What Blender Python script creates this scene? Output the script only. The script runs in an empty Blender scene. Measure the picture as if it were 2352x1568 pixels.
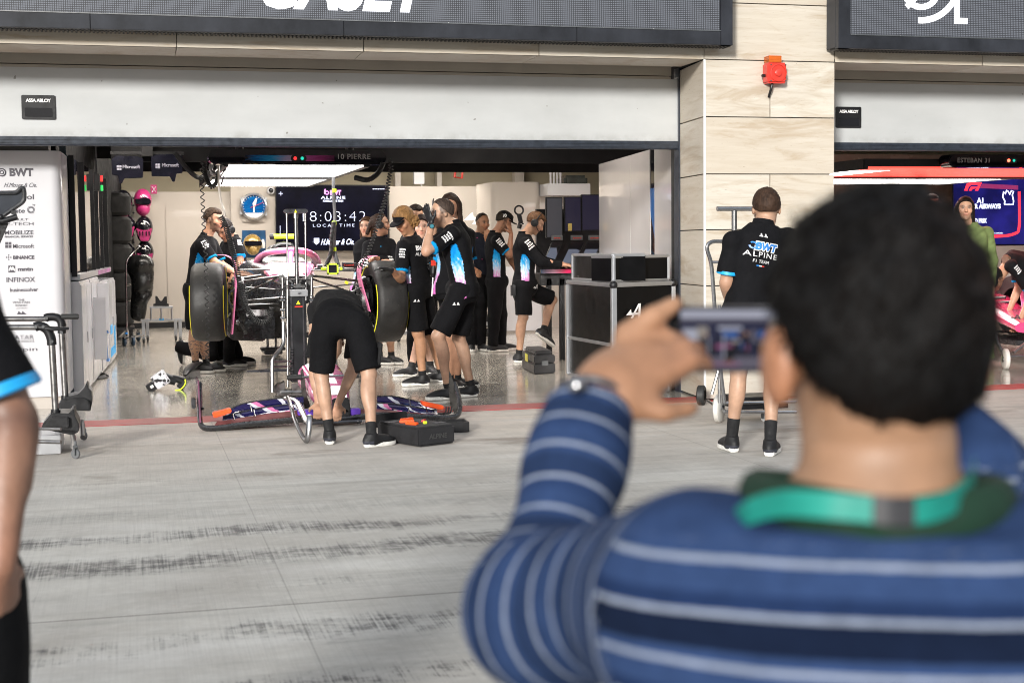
import bpy, math, random
import numpy as np
from mathutils import Vector, Matrix, noise as mnoise
from mathutils.bvhtree import BVHTree
random.seed(7)
R_ = math.radians
scene = bpy.context.scene
COL = scene.collection
# ------------------------------------------------------------------ survey of the place
# The photograph was surveyed once: camera height 1.34 m, 51 mm lens.  px() / gp() turn a
# sighting (x, y in a 2352x1568 sheet) into a real point at a known distance or on the ground.
CAMC = Vector((0, -11.7, 1.34)); FPX = 51/36*2352
def _basis():
    yaw, pit, rol = R_(14.6), R_(3.87), R_(0.62)
    f = Vector((math.sin(yaw)*math.cos(pit), math.cos(yaw)*math.cos(pit), -math.sin(pit)))
    r = Vector((math.cos(yaw), -math.sin(yaw), 0)); u = r.cross(f)
    c, s = math.cos(rol), math.sin(rol)
    return r*c-u*s, r*s+u*c, f
CR, CU, CF = _basis()
def ray(x, y): return CF + CR*((x-1176)/FPX) + CU*((784-y)/FPX)
def gp(x, y, z=0.0):
    d = ray(x, y); return CAMC + d*((z-CAMC.z)/d.z)
def px(x, y, Y):
    d = ray(x, y); return CAMC + d*((Y-CAMC.y)/d.y)
def pxx(x, y, X):
    d = ray(x, y); return CAMC + d*((X-CAMC.x)/d.x)
def pd(x, y, dist): return CAMC + ray(x, y)*dist      # dist along the optical axis
# ------------------------------------------------------------------ materials
def _nodes(name):
    m = bpy.data.materials.new(name); m.use_nodes = True
    nt = m.node_tree; return m, nt, nt.nodes, nt.links, nt.nodes['Principled BSDF']
def lin(c):
    return tuple(((v/12.92) if v <= .04045 else ((v+.055)/1.055)**2.4) for v in c)
_mc = {}
def mat(name, col, rough=.5, metal=0., var=.12, scale=8., bump=.0, bscale=60., coat=0., emit=None, estr=0., spec=.5, rvar=.1, alpha=None, trans=0., sheen=0.):
    if name in _mc: return _mc[name]
    m, nt, N, L, B = _nodes(name)
    tc = N.new('ShaderNodeTexCoord')
    nz = N.new('ShaderNodeTexNoise'); nz.inputs['Scale'].default_value = scale; nz.inputs['Detail'].default_value = 6
    L.new(tc.outputs['Object'], nz.inputs['Vector'])
    rp = N.new('ShaderNodeMapRange'); rp.inputs['From Min'].default_value = .3; rp.inputs['From Max'].default_value = .7
    rp.inputs['To Min'].default_value = 1-var; rp.inputs['To Max'].default_value = 1+var
    L.new(nz.outputs['Fac'], rp.inputs['Value'])
    mx = N.new('ShaderNodeMix'); mx.data_type = 'RGBA'; mx.blend_type = 'MULTIPLY'; mx.inputs['Factor'].default_value = 1
    mx.inputs['A'].default_value = (*col, 1); L.new(rp.outputs['Result'], mx.inputs['B'])
    L.new(mx.outputs['Result'], B.inputs['Base Color'])
    rr = N.new('ShaderNodeMapRange'); rr.inputs['From Min'].default_value = .3; rr.inputs['From Max'].default_value = .7
    rr.inputs['To Min'].default_value = max(.02, rough*(1-rvar*2)); rr.inputs['To Max'].default_value = min(1, rough*(1+rvar*2))
    L.new(nz.outputs['Fac'], rr.inputs['Value']); L.new(rr.outputs['Result'], B.inputs['Roughness'])
    B.inputs['Metallic'].default_value = metal; B.inputs['Coat Weight'].default_value = coat
    B.inputs['Specular IOR Level'].default_value = spec; B.inputs['Transmission Weight'].default_value = trans
    if sheen: B.inputs['Sheen Weight'].default_value = sheen
    if emit: B.inputs['Emission Color'].default_value = (*emit, 1); B.inputs['Emission Strength'].default_value = estr
    if alpha is not None: B.inputs['Alpha'].default_value = alpha
    if bump:
        n2 = N.new('ShaderNodeTexNoise'); n2.inputs['Scale'].default_value = bscale; n2.inputs['Detail'].default_value = 5
        L.new(tc.outputs['Object'], n2.inputs['Vector'])
        bp = N.new('ShaderNodeBump'); bp.inputs['Strength'].default_value = bump; bp.inputs['Distance'].default_value = .01
        L.new(n2.outputs['Fac'], bp.inputs['Height']); L.new(bp.outputs['Normal'], B.inputs['Normal'])
    _mc[name] = m; return m
def graph(name, fn):
    if name in _mc: return _mc[name]
    m, nt, N, L, B = _nodes(name); fn(nt, N, L, B); _mc[name] = m; return m
class G_:            # tiny helper for shader maths
    def __init__(s, nt): s.N, s.L = nt.nodes, nt.links
    def _in(s, n, i, v):
        if v is None: return
        if hasattr(v, 'is_linked') or hasattr(v, 'links'): s.L.new(v, n.inputs[i])
        else: n.inputs[i].default_value = v
    def m(s, op, a, b=None, c=None, clamp=False):
        n = s.N.new('ShaderNodeMath'); n.operation = op; n.use_clamp = clamp
        s._in(n, 0, a); s._in(n, 1, b); s._in(n, 2, c); return n.outputs[0]
    def coord(s, kind='Object'): return s.N.new('ShaderNodeTexCoord').outputs[kind]
    def pos(s): return s.N.new('ShaderNodeNewGeometry').outputs['Position']
    def mp(s, v, sc=(1, 1, 1), loc=(0, 0, 0), rot=(0, 0, 0)):
        n = s.N.new('ShaderNodeMapping'); s.L.new(v, n.inputs[0]); n.inputs['Scale'].default_value = sc
        n.inputs['Location'].default_value = loc; n.inputs['Rotation'].default_value = rot; return n.outputs[0]
    def noise(s, v, scale, detail=5, rough=.55, dist=0):
        n = s.N.new('ShaderNodeTexNoise'); s.L.new(v, n.inputs['Vector']); n.inputs['Scale'].default_value = scale
        n.inputs['Detail'].default_value = detail; n.inputs['Roughness'].default_value = rough; n.inputs['Distortion'].default_value = dist
        return n.outputs['Fac']
    def mr(s, v, a, b, c=0., d=1.):
        n = s.N.new('ShaderNodeMapRange'); s.L.new(v, n.inputs[0])
        for i, q in enumerate((a, b, c, d)): n.inputs[i+1].default_value = q
        return n.outputs[0]
    def mix(s, f, a, b, mode='MIX'):
        n = s.N.new('ShaderNodeMix'); n.data_type = 'RGBA'; n.blend_type = mode
        for k, v in (('Factor', f), ('A', a), ('B', b)):
            if hasattr(v, 'links'): s.L.new(v, n.inputs[k])
            elif k == 'Factor': n.inputs[k].default_value = v
            else: n.inputs[k].default_value = (*v, 1) if len(v) == 3 else v
        return n.outputs['Result']
    def sep(s, v):
        n = s.N.new('ShaderNodeSeparateXYZ'); s.L.new(v, n.inputs[0]); return n.outputs
    def bump(s, h, B, st=.3, d=.01):
        n = s.N.new('ShaderNodeBump'); n.inputs['Strength'].default_value = st; n.inputs['Distance'].default_value = d
        s.L.new(h, n.inputs['Height']); s.L.new(n.outputs[0], B.inputs['Normal'])
    def attr(s, name):
        n = s.N.new('ShaderNodeAttribute'); n.attribute_name = name; return n
# ------------------------------------------------------------------ objects
ORG = {}
def props(o, label=None, cat=None, group=None, kind=None):
    for k, v in (('label', label), ('category', cat), ('group', group), ('kind', kind)):
        if v: o[k] = v
    return o
def thing(name, label, cat, loc=(0, 0, 0), group=None):
    o = bpy.data.objects.new(name, None); COL.objects.link(o); o.location = loc; o.empty_display_size = .1
    ORG[o.name] = Vector(loc); return props(o, label, cat, group)
def link(name, me, m, parent=None, org=None):
    """mesh data given in world coordinates -> object with its origin at org / at the parent's origin"""
    if parent is not None: base = ORG[parent.name]
    else: base = Vector(org) if org is not None else Vector((0, 0, 0))
    if base.length: me.transform(Matrix.Translation(-base))
    o = bpy.data.objects.new(name, me); COL.objects.link(o)
    if m is not None and len(me.materials) == 0: me.materials.append(m)
    if parent is not None: o.parent = parent
    else: o.location = base
    ORG[o.name] = base; return o
def orient(d, up=(0, 0, 1)):
    """matrix whose z column runs along d"""
    z = Vector(d).normalized(); up = Vector(up)
    if abs(z.dot(up)) > .98: up = Vector((0, 1, 0))
    x = up.cross(z).normalized(); y = z.cross(x)
    return Matrix((x, y, z)).transposed()
class MB:
    def __init__(s): s.v, s.f, s.mi, s.cm = [], [], [], 0
    def add(s, vs, fs):
        n = len(s.v); s.v += [Vector(v) for v in vs]; s.f += [tuple(n+i for i in f) for f in fs]; s.mi += [s.cm]*len(fs); return s
    def box(s, a, b, M=None, c=None):
        """axis box from corner a to corner b; M rotates about c (default centre)"""
        a, b = Vector(a), Vector(b)
        vs = [Vector((x, y, z)) for x in (a.x, b.x) for y in (a.y, b.y) for z in (a.z, b.z)]
        if M is not None:
            ce = Vector(c) if c is not None else (a+b)/2
            vs = [ce+M@(v-ce) for v in vs]
        return s.add(vs, [(0, 1, 3, 2), (4, 6, 7, 5), (0, 4, 5, 1), (2, 3, 7, 6), (0, 2, 6, 4), (1, 5, 7, 3)])
    def cbox(s, c, size, M=None):
        c, h = Vector(c), Vector(size)/2; return s.box(c-h, c+h, M, c)
    def tube(s, pts, r, n=10, cap=True, sq=None):
        pts = [Vector(p) for p in pts]; k = len(pts)
        rs = r if isinstance(r, (list, tuple)) else [r]*k
        vs, fs = [], []; up = None
        for i, p in enumerate(pts):
            t = (pts[min(i+1, k-1)]-pts[max(i-1, 0)])
            if t.length < 1e-9: t = Vector((0, 0, 1))
            t.normalize()
            if up is None: up = Vector((0, 0, 1)) if abs(t.z) < .9 else Vector((0, 1, 0))
            x = (up - t*up.dot(t))
            if x.length < 1e-6: x = t.orthogonal()
            x.normalize(); y = t.cross(x); up = x
            for j in range(n):
                a = 2*math.pi*(j+(.5 if n == 4 else 0))/n
                q = sq or (1, 1)
                vs.append(p+(x*math.cos(a)*q[0]+y*math.sin(a)*q[1])*rs[i])
        for i in range(k-1):
            for j in range(n):
                a, b = i*n+j, i*n+(j+1) % n; fs.append((a, b, b+n, a+n))
        if cap: fs.append(tuple(range(n-1, -1, -1))); fs.append(tuple(range((k-1)*n, k*n)))
        return s.add(vs, fs)
    def cyl(s, a, b, r, r2=None, n=16, cap=True): return s.tube([a, b], [r, r if r2 is None else r2], n, cap)
    def lathe(s, prof, c, axis=(0, 0, 1), n=24, cap=False):
        """prof: list of (radius, height along axis)"""
        M = orient(axis); c = Vector(c); vs, fs = [], []
        for r, h in prof:
            for j in range(n):
                a = 2*math.pi*j/n; vs.append(c+M@Vector((r*math.cos(a), r*math.sin(a), h)))
        for i in range(len(prof)-1):
            for j in range(n):
                a, b = i*n+j, i*n+(j+1) % n; fs.append((a, b, b+n, a+n))
        if cap: fs.append(tuple(range(n-1, -1, -1))); fs.append(tuple(range((len(prof)-1)*n, len(prof)*n)))
        return s.add(vs, fs)
    def prism(s, poly, o, u, v, depth):
        """polygon in the u,v plane at origin o, extruded by the vector depth"""
        o, u, v, d = Vector(o), Vector(u), Vector(v), Vector(depth); n = len(poly)
        a = [o+u*p+v*q for p, q in poly]; vs = a+[p+d for p in a]
        fs = [tuple(range(n-1, -1, -1)), tuple(range(n, 2*n))]+[(i, (i+1) % n, (i+1) % n+n, i+n) for i in range(n)]
        return s.add(vs, fs)
    def ball(s, c, r, n=14, M=None):
        c = Vector(c); r = Vector(r) if hasattr(r, '__len__') else Vector((r, r, r)); vs, fs = [], []
        m = n//2+1
        for i in range(m+1):
            th = math.pi*i/m
            for j in range(n):
                a = 2*math.pi*j/n; q = Vector((r.x*math.sin(th)*math.cos(a), r.y*math.sin(th)*math.sin(a), r.z*math.cos(th)))
                vs.append(c+(M@q if M is not None else q))
        for i in range(m):
            for j in range(n):
                a, b = i*n+j, i*n+(j+1) % n; fs.append((a, a+n, b+n, b))
        return s.add(vs, fs)
    def build(s, name, m, parent=None, smooth=True, bev=0, org=None, seg=2, ang=35, **kw):
        me = bpy.data.meshes.new(name); me.from_pydata([tuple(v) for v in s.v], [], s.f)
        ms = m if isinstance(m, (list, tuple)) else [m]
        for q in ms: me.materials.append(q)
        if len(ms) > 1: me.polygons.foreach_set('material_index', s.mi)
        me.validate(); 
        import bmesh as _b
        bm = _b.new(); bm.from_mesh(me); _b.ops.remove_doubles(bm, verts=bm.verts, dist=1e-5); _b.ops.recalc_face_normals(bm, faces=bm.faces)
        if bev: 
            es = [e for e in bm.edges if len(e.link_faces) == 2 and e.calc_face_angle(0) > R_(30)]
            _b.ops.bevel(bm, geom=es, offset=bev, segments=seg, affect='EDGES', clamp_overlap=True)
        bm.to_mesh(me); bm.free()
        if smooth:
            me.shade_smooth(); me.set_sharp_from_angle(angle=R_(ang))
        o = link(name, me, None, parent, org if org is not None else (None if parent is not None else None))
        if parent is None and org is None:
            c = sum((v.co for v in me.vertices), Vector())/max(1, len(me.vertices)); zmin = min(v.co.z for v in me.vertices)
            c.z = zmin; me.transform(Matrix.Translation(-c)); o.location = c; ORG[o.name] = c.copy()
        return props(o, **kw)
def struct(o): o['kind'] = 'structure'; return o
def text_mb(txt, size=.1, align='LEFT', bold=0., shear=0., spacing=1., extrude=.001, xs=1.):
    cu = bpy.data.curves.new('t', 'FONT'); cu.body = txt; cu.size = size; cu.align_x = align; cu.offset = bold; cu.shear = shear
    cu.space_character = spacing; cu.extrude = extrude; cu.resolution_u = 3
    o = bpy.data.objects.new('t', cu); COL.objects.link(o)
    me = bpy.data.meshes.new_from_object(o.evaluated_get(bpy.context.evaluated_depsgraph_get()))
    vs = [(v.co.x*xs, v.co.y, v.co.z) for v in me.vertices]; fs = [tuple(p.vertices) for p in me.polygons]
    bpy.data.objects.remove(o); bpy.data.curves.remove(cu); bpy.data.meshes.remove(me); return vs, fs
def text(mb, txt, o, u, v, size, **kw):
    """lettering laid on the plane o + u*x + v*y, standing 2 mm proud"""
    vs, fs = text_mb(txt, size, **kw); o, u, v = Vector(o), Vector(u).normalized(), Vector(v).normalized(); n = u.cross(v)
    mb.add([o+u*x+v*y+n*(z+.0015) for x, y, z in vs], fs); return mb
# the A shaped arrow emblem as polygons (unit height)
EMB = [[(0, .02), (.30, .30), (.36, .17), (1.15, .17), (.88, 1), (.72, 1), (.42, .40), (.27, .57)], ]
def emblem(mb, o, u, v, s):
    o, u, v = Vector(o), Vector(u).normalized(), Vector(v).normalized(); n = u.cross(v)
    for poly in ([(-.25, .22), (.22, .62), (.27, .36), (.55, .36), (.60, .22)], [(.20, 0), (.95, .98), (1.18, 1.0), (.98, .80), (.40, 0)],
                 [(.98, .80), (1.18, 1), (1.12, -.0), (.92, -.0)], [(.45, .22), (.55, .36), (.95, .36), (.95, .22)]):
        mb.prism([(a*s, b*s) for a, b in poly], o+n*.0005, u, v, n*.002)
    return mb
def copy_tree(o, parent=None, data=None):
    c = o.copy(); COL.objects.link(c); c.parent = parent
    if parent is not None: c.matrix_parent_inverse = o.matrix_parent_inverse.copy()
    ORG[c.name] = ORG.get(o.name, Vector())
    for ch in [q for q in bpy.data.objects if q.parent == o]: copy_tree(ch, c)
    return c
def arc(c, r, a0, a1, n, u=(1, 0, 0), v=(0, 0, 1)):
    c, u, v = Vector(c), Vector(u), Vector(v)
    return [c+u*(r*math.cos(R_(a0+(a1-a0)*i/n)))+v*(r*math.sin(R_(a0+(a1-a0)*i/n))) for i in range(n+1)]
def bez(pts, n=24):
    """Catmull-Rom through pts"""
    P = [Vector(p) for p in pts]; P = [P[0]*2-P[1]]+P+[P[-1]*2-P[-2]]; out = []
    k = max(2, n//(len(P)-3))
    for i in range(1, len(P)-2):
        for j in range(k):
            t = j/k; a, b, c, d = P[i-1], P[i], P[i+1], P[i+2]
            out.append(.5*((2*b)+(c-a)*t+(2*a-5*b+4*c-d)*t*t+(3*b-a-3*c+d)*t**3))
    out.append(P[-2]); return out
def rpoly(w, h, r, n=5):
    """rounded rectangle outline, centred"""
    out = []
    for cx, cy, a in ((w/2-r, h/2-r, 0), (-w/2+r, h/2-r, 90), (-w/2+r, -h/2+r, 180), (w/2-r, -h/2+r, 270)):
        for i in range(n+1):
            t = R_(a+90*i/n); out.append((cx+r*math.cos(t), cy+r*math.sin(t)))
    return out
def coil(path, r, turns, wire, n_wire=5, per=9):
    """helix of radius r around a smooth path"""
    P = bez(path, 60); L_ = [0]
    for a, b in zip(P, P[1:]): L_.append(L_[-1]+(b-a).length)
    tot = L_[-1]; out = []; N = int(turns*per); j = 0
    for i in range(N+1):
        s_ = tot*i/N
        while j < len(P)-2 and L_[j+1] < s_: j += 1
        t = (s_-L_[j])/max(1e-9, L_[j+1]-L_[j]); p = P[j].lerp(P[j+1], t); d = (P[j+1]-P[j]).normalized()
        x = d.cross(Vector((0, 1, 0)));
        if x.length < .1: x = d.cross(Vector((1, 0, 0)))
        x.normalize(); y = d.cross(x); a = 2*math.pi*i/per
        out.append(p+x*(r*math.cos(a))+y*(r*math.sin(a)))
    mb = MB(); mb.tube(out, wire, n_wire); return mb
# =================================================================== SETTING
# ---- camera
cam = bpy.data.cameras.new('camera'); camo = bpy.data.objects.new('camera', cam); COL.objects.link(camo)
cam.lens = 51; cam.sensor_width = 36; cam.clip_end = 500; cam.clip_start = .05
camo.matrix_world = Matrix.Translation(CAMC) @ Matrix((CR, CU, -CF)).transposed().to_4x4()
cam.dof.use_dof = True; cam.dof.focus_distance = 12.6; cam.dof.aperture_fstop = 4.4
scene.camera = camo
# ---- world and light
w = bpy.data.worlds.new('World'); scene.world = w; w.use_nodes = True
wn, wl = w.node_tree.nodes, w.node_tree.links
sky = wn.new('ShaderNodeTexSky'); sky.sky_type = 'NISHITA'; sky.sun_disc = False
SUN_EL, SUN_AZ = R_(13), R_(-150)      # azimuth of the light measured from +Y towards +X: behind the camera, to its left
sky.sun_elevation = SUN_EL; sky.sun_rotation = SUN_AZ
bg = wn['Background']; bg.inputs['Strength'].default_value = .13
sat = wn.new('ShaderNodeHueSaturation'); sat.inputs['Saturation'].default_value = .35   # dusk haze: an almost neutral sky
wl.new(sky.outputs[0], sat.inputs['Color'])
# the dusk sky is bright overhead and falls off to the dark stands round the horizon
wtc = wn.new('ShaderNodeTexCoord'); wsp = wn.new('ShaderNodeSeparateXYZ'); wmr = wn.new('ShaderNodeMapRange'); wmx = wn.new('ShaderNodeMix'); wmx.data_type = 'RGBA'; wmx.blend_type = 'MULTIPLY'; wmx.inputs['Factor'].default_value = 1
wmr.inputs['From Min'].default_value = .02; wmr.inputs['From Max'].default_value = .55; wmr.inputs['To Min'].default_value = .06; wmr.inputs['To Max'].default_value = 1.5
wl.new(wtc.outputs['Generated'], wsp.inputs[0]); wl.new(wsp.outputs['Z'], wmr.inputs['Value']); wl.new(sat.outputs[0], wmx.inputs['A']); wl.new(wmr.outputs['Result'], wmx.inputs['B']); wl.new(wmx.outputs['Result'], bg.inputs['Color'])
sd = bpy.data.lights.new('sun', 'SUN'); sd.energy = 2.7; sd.angle = R_(7); sd.color = (1, .97, .92)
so = bpy.data.objects.new('sun', sd); COL.objects.link(so)
dirv = Vector((math.sin(SUN_AZ)*math.cos(SUN_EL), math.cos(SUN_AZ)*math.cos(SUN_EL), math.sin(SUN_EL)))
so.rotation_euler = dirv.to_track_quat('Z', 'Y').to_euler()
scene.view_settings.view_transform = 'Standard'; scene.view_settings.look = 'None'; scene.view_settings.exposure = .72
scene.cycles.use_denoising = True; scene.cycles.filter_width = 1.0; scene.cycles.max_bounces = 7; scene.cycles.diffuse_bounces = 3; scene.cycles.glossy_bounces = 4
scene.cycles.transmission_bounces = 4; scene.cycles.transparent_max_bounces = 6; scene.cycles.sample_clamp_indirect = 6
scene.cycles.caustics_reflective = False; scene.cycles.caustics_refractive = False
try: scene.cycles.denoiser = 'OPENIMAGEDENOISE'
except Exception: pass
# ---- materials of the setting
def f_concrete(nt, N, L, B):
    g = G_(nt); p = g.pos(); X, Y, Z = g.sep(p)
    base = g.noise(g.mp(p, (.9, 1.3, 1)), 1.6, 8, .6)
    c = g.mix(g.mr(base, .3, .7), (.42, .41, .385), (.58, .57, .53))
    # warm dust near the garages
    warm = g.mr(Y, -3.6, -1.2); c = g.mix(g.m('MULTIPLY', warm, .75), c, (.61, .53, .455))
    # long soft streaks along the lane
    st = g.noise(g.mp(p, (.16, 3.2, 1)), 1.7, 6, .62)
    c = g.mix(g.mr(st, .52, .72, 0, .5), c, (.24, .235, .225))
    st2 = g.noise(g.mp(p, (.5, 9, 1), (3, 1, 0)), 2, 7, .7)
    c = g.mix(g.mr(st2, .52, .75, 0, .10), c, (.2, .2, .2)); bg_ = g.noise(g.mp(p, (.5, .8, 1), (9, 3, 0)), 1.6, 8, .68); c = g.mix(g.mr(bg_, .48, .70, 0, .52), c, (.30, .27, .235)); wh_ = g.noise(g.mp(p, (.35, 1.2, 1), (1, 8, 0)), 1.4, 8, .65); c = g.mix(g.mr(wh_, .52, .7, 0, .45), c, (.70, .70, .68))
    # brushed grooves across the lane
    gr = g.noise(g.mp(p, (55, .9, 1), rot=(0, 0, .05)), 1.5, 6, .7)
    gr2 = g.noise(g.mp(p, (150, 1.4, 1), rot=(0, 0, .03)), 1, 3, .6)
    c = g.mix(g.mr(gr, .45, .75, 0, .24), c, (.25, .25, .245))
    # black rubber lines left by tyres
    def band(y0, w, lo, hi, amt, fx=.7, sl=0.0):
        nonlocal c
        wob = g.m('MULTIPLY', g.m('SUBTRACT', g.noise(g.mp(p, (fx, .01, 1), (y0, 0, 0)), 1.2, 4), .5), w*1.4)
        yy = g.m('ADD', g.m('ADD', Y, wob), g.m('MULTIPLY', X, sl))
        d = g.m('DIVIDE', g.m('ABSOLUTE', g.m('SUBTRACT', yy, y0)), w)
        core = g.mr(d, 0.15, 1.0, 1, 0)
        tex = g.m('ADD', g.m('MULTIPLY', g.mr(gr, .3, .7), .34), g.m('MULTIPLY', g.mr(gr2, .3, .7), .28))
        pt = g.noise(g.mp(p, (1.5, 2.4, 1), (y0*3, 2, 0)), 5.5, 8, .78)
        k = g.m('MULTIPLY', g.m('MULTIPLY', core, g.mr(g.noise(g.mp(p, (1, .6, 1), (y0*7, 0, 0)), .75, 4, .6), .36, .58, .6, 1.0)), g.m('ADD', tex, g.m('MULTIPLY', g.mr(pt, .3, .7), .7)))
        f = g.m('MULTIPLY', g.mr(k, lo, hi), amt)
        c = g.mix(f, c, (.045, .045, .05))
    band(-4.86, .31, .36, .74, .86, sl=-.02); band(-5.44, .38, .38, .78, .88, sl=-.04); band(-4.30, .30, .30, 1.1, .42, sl=.02)
    band(-6.74, .44, .50, .82, .85, sl=-.12); band(-7.35, .38, .64, .92, .9, sl=-.05); band(-3.85, .18, .6, 1, .35); band(-8.0, .4, .6, .95, .8)
    band(-5.95, .3, .62, 1.05, .6); band(-3.2, .14, .5, 1, .3)
    bl = g.noise(g.mp(p, (.75, 1.9, 1), (4.4, 2.2, 0)), 1.5, 8, .72); far = g.mr(Y, -6.0, -6.6); c = g.mix(g.m('MULTIPLY', g.mr(bl, .56, .68), g.m('MULTIPLY', far, .62)), c, (.10, .10, .11))
    # speckle of rubber crumbs
    sp = g.noise(g.mp(p, (1, 1, 1)), 62, 3, .75); c = g.mix(g.mr(sp, .66, .74, 0, .5), c, (.12, .12, .12))
    # oil stains near the car
    oi = g.noise(g.mp(p, (.8, 1.6, 1), (1.3, .4, 0)), 1.15, 5, .6)
    near = g.mr(g.m('ABSOLUTE', g.m('ADD', Y, 2.5)), .4, 1.5, 1, 0)
    c = g.mix(g.m('MULTIPLY', g.mr(oi, .56, .66), g.m('MULTIPLY', near, .75)), c, (.21, .175, .145))
    fx_ = g.noise(g.mp(p, (2.5, 14, 1), (8, 0, 0)), 2, 6, .7)
    mo = g.noise(p, 4.5, 8, .72); c = g.mix(g.mr(mo, .45, .72, 0, .34), c, (.30, .285, .26)); mo2 = g.noise(p, 17, 5, .7); c = g.mix(g.mr(mo2, .5, .75, 0, .22), c, (.70, .69, .66)); c = g.mix(g.mr(fx_, .64, .8, 0, .22), c, (.3, .28, .25))
    # joints of the slabs
    def line(v, at, w_, amt):
        nonlocal c
        f = g.m('LESS_THAN', g.m('ABSOLUTE', g.m('SUBTRACT', v, at)), w_)
        c = g.mix(g.m('MULTIPLY', f, amt), c, (.09, .085, .08))
    for a, w_, k in ((-6.30, .006, .75), (-4.12, .004, .3), (-3.35, .004, .35), (-1.9, .003, .2)): line(Y, a, w_, k)
    line(X, .55, .003, .3); line(X, 3.6, .004, .3)
    # chalk flecks
    ch = g.noise(g.mp(p, (4, 12, 1), (5, 5, 0)), 5, 2, .5)
    c = g.mix(g.mr(ch, .76, .79, 0, .5), c, (.4, .12, .08))
    L.new(c, B.inputs['Base Color'])
    L.new(g.mr(base, .3, .7, .62, .85), B.inputs['Roughness']); B.inputs['Specular IOR Level'].default_value = .35
    h = g.m('ADD', g.m('MULTIPLY', gr2, .5), g.m('MULTIPLY', gr, .6)); g.bump(h, B, .35, .004)
M_conc = graph('lane concrete', f_concrete)
def f_floor(nt, N, L, B):
    g = G_(nt); p = g.pos()
    a = g.noise(p, .9, 6, .6); b = g.noise(p, 45, 3, .6)
    c = g.mix(g.mr(a, .3, .7), (.36, .335, .295), (.47, .44, .39))
    c = g.mix(g.mr(b, .55, .75, 0, .35), c, (.38, .35, .31))
    sm = g.noise(g.mp(p, (1.1, .5, 1), (2, 7, 0)), 1.3, 7, .65); c = g.mix(g.mr(sm, .55, .7, 0, .35), c, (.20, .18, .16))
    L.new(c, B.inputs['Base Color']); L.new(g.mr(g.noise(p, 3.5, 7, .65), .3, .7, .12, .28), B.inputs['Roughness'])
    B.inputs['Coat Weight'].default_value = .5; B.inputs['Coat Roughness'].default_value = .12; g.bump(g.noise(p, 9, 4), B, .10, .01)
M_floor = graph('garage floor resin', f_floor)
def f_red(nt, N, L, B):
    g = G_(nt); p = g.pos(); a = g.noise(g.mp(p, (1, 3, 1)), 5, 7, .7)
    c = g.mix(g.mr(a, .3, .75), (.42, .035, .035), (.27, .035, .035)); c = g.mix(g.mr(g.noise(p, 22, 5, .7), .6, .8, 0, .6), c, (.36, .25, .22))
    L.new(c, B.inputs['Base Color']); B.inputs['Roughness'].default_value = .42
M_red = graph('red line paint', f_red)
def f_trav(nt, N, L, B):
    g = G_(nt); o = g.coord(); i = g.N.new('ShaderNodeObjectInfo')
    geo = g.N.new('ShaderNodeNewGeometry'); rnd = geo.outputs['Random Per Island']
    off = g.N.new('ShaderNodeVectorMath'); off.operation = 'ADD'; L.new(o, off.inputs[0])
    cmb = g.N.new('ShaderNodeCombineXYZ'); L.new(g.m('MULTIPLY', rnd, 17), cmb.inputs[0]); L.new(g.m('MULTIPLY', rnd, 31), cmb.inputs[2]); L.new(cmb.outputs[0], off.inputs[1])
    v = off.outputs[0]
    a = g.noise(g.mp(v, (1.1, 1.1, 13)), 1.4, 8, .62, .5); b = g.noise(g.mp(v, (3, 3, 36)), 2.2, 6, .65, .6); d = g.noise(g.mp(v, (.8, .8, 3)), 1.5, 4)
    c = g.mix(g.mr(a, .3, .7), (.50, .45, .375), (.62, .585, .52)); c = g.mix(g.mr(b, .56, .72, 0, .65), c, (.40, .30, .19))
    c = g.mix(g.mr(d, .4, .7, 0, .3), c, (.62, .575, .48)); c = g.mix(g.mr(rnd, 0, 1, 0, .35), c, (.40, .31, .215)); big = g.noise(g.mp(v, (.9, .9, 5), (7, 7, 3)), 1.2, 6, .65, 1.2); c = g.mix(g.mr(big, .52, .66, 0, .55), c, (.36, .27, .175))
    pit = g.noise(g.mp(v, (14, 14, 70)), 1.5, 3, .6); c = g.mix(g.mr(pit, .69, .74, 0, .8), c, (.15, .10, .06))
    L.new(c, B.inputs['Base Color']); B.inputs['Roughness'].default_value = .5; g.bump(g.m('SUBTRACT', g.m('MULTIPLY', a, .3), g.mr(pit, .66, .74)), B, .3, .003)
M_trav = graph('travertine', f_trav)
def f_shut(nt, N, L, B):
    g = G_(nt); p = g.pos(); X, Y, Z = g.sep(p)
    a = g.noise(g.mp(p, (.8, 1, 2)), 1.5, 6, .6); c = g.mix(g.mr(a, .3, .7), (.43, .445, .45), (.51, .525, .53))
    s = g.noise(p, 17, 2, .5); c = g.mix(g.mr(s, .745, .76, 0, .85), c, (.18, .17, .16))
    run = g.noise(g.mp(p, (9, 1, .5)), 2, 5, .6); c = g.mix(g.mr(run, .6, .8, 0, .12), c, (.5, .48, .45))
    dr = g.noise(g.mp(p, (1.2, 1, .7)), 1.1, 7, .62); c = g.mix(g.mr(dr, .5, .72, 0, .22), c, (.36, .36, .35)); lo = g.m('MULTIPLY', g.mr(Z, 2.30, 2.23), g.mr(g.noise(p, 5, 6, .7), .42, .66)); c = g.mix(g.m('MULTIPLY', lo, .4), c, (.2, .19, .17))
    L.new(c, B.inputs['Base Color']); B.inputs['Roughness'].default_value = .38
M_shut = graph('shutter white', f_shut)
M_blackrail = mat('shutter rail rubber', (.022, .028, .04), .35, var=.35, scale=20, bump=.1)
M_beigebox = mat('roller housing paint', (.36, .33, .28), .6, var=.08, scale=3)
M_blackfab = mat('black ceiling cloth', (.003, .003, .004), .95, var=.3, scale=3)
M_darkgap = mat('dark recess', (.01, .01, .01), .9)
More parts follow.
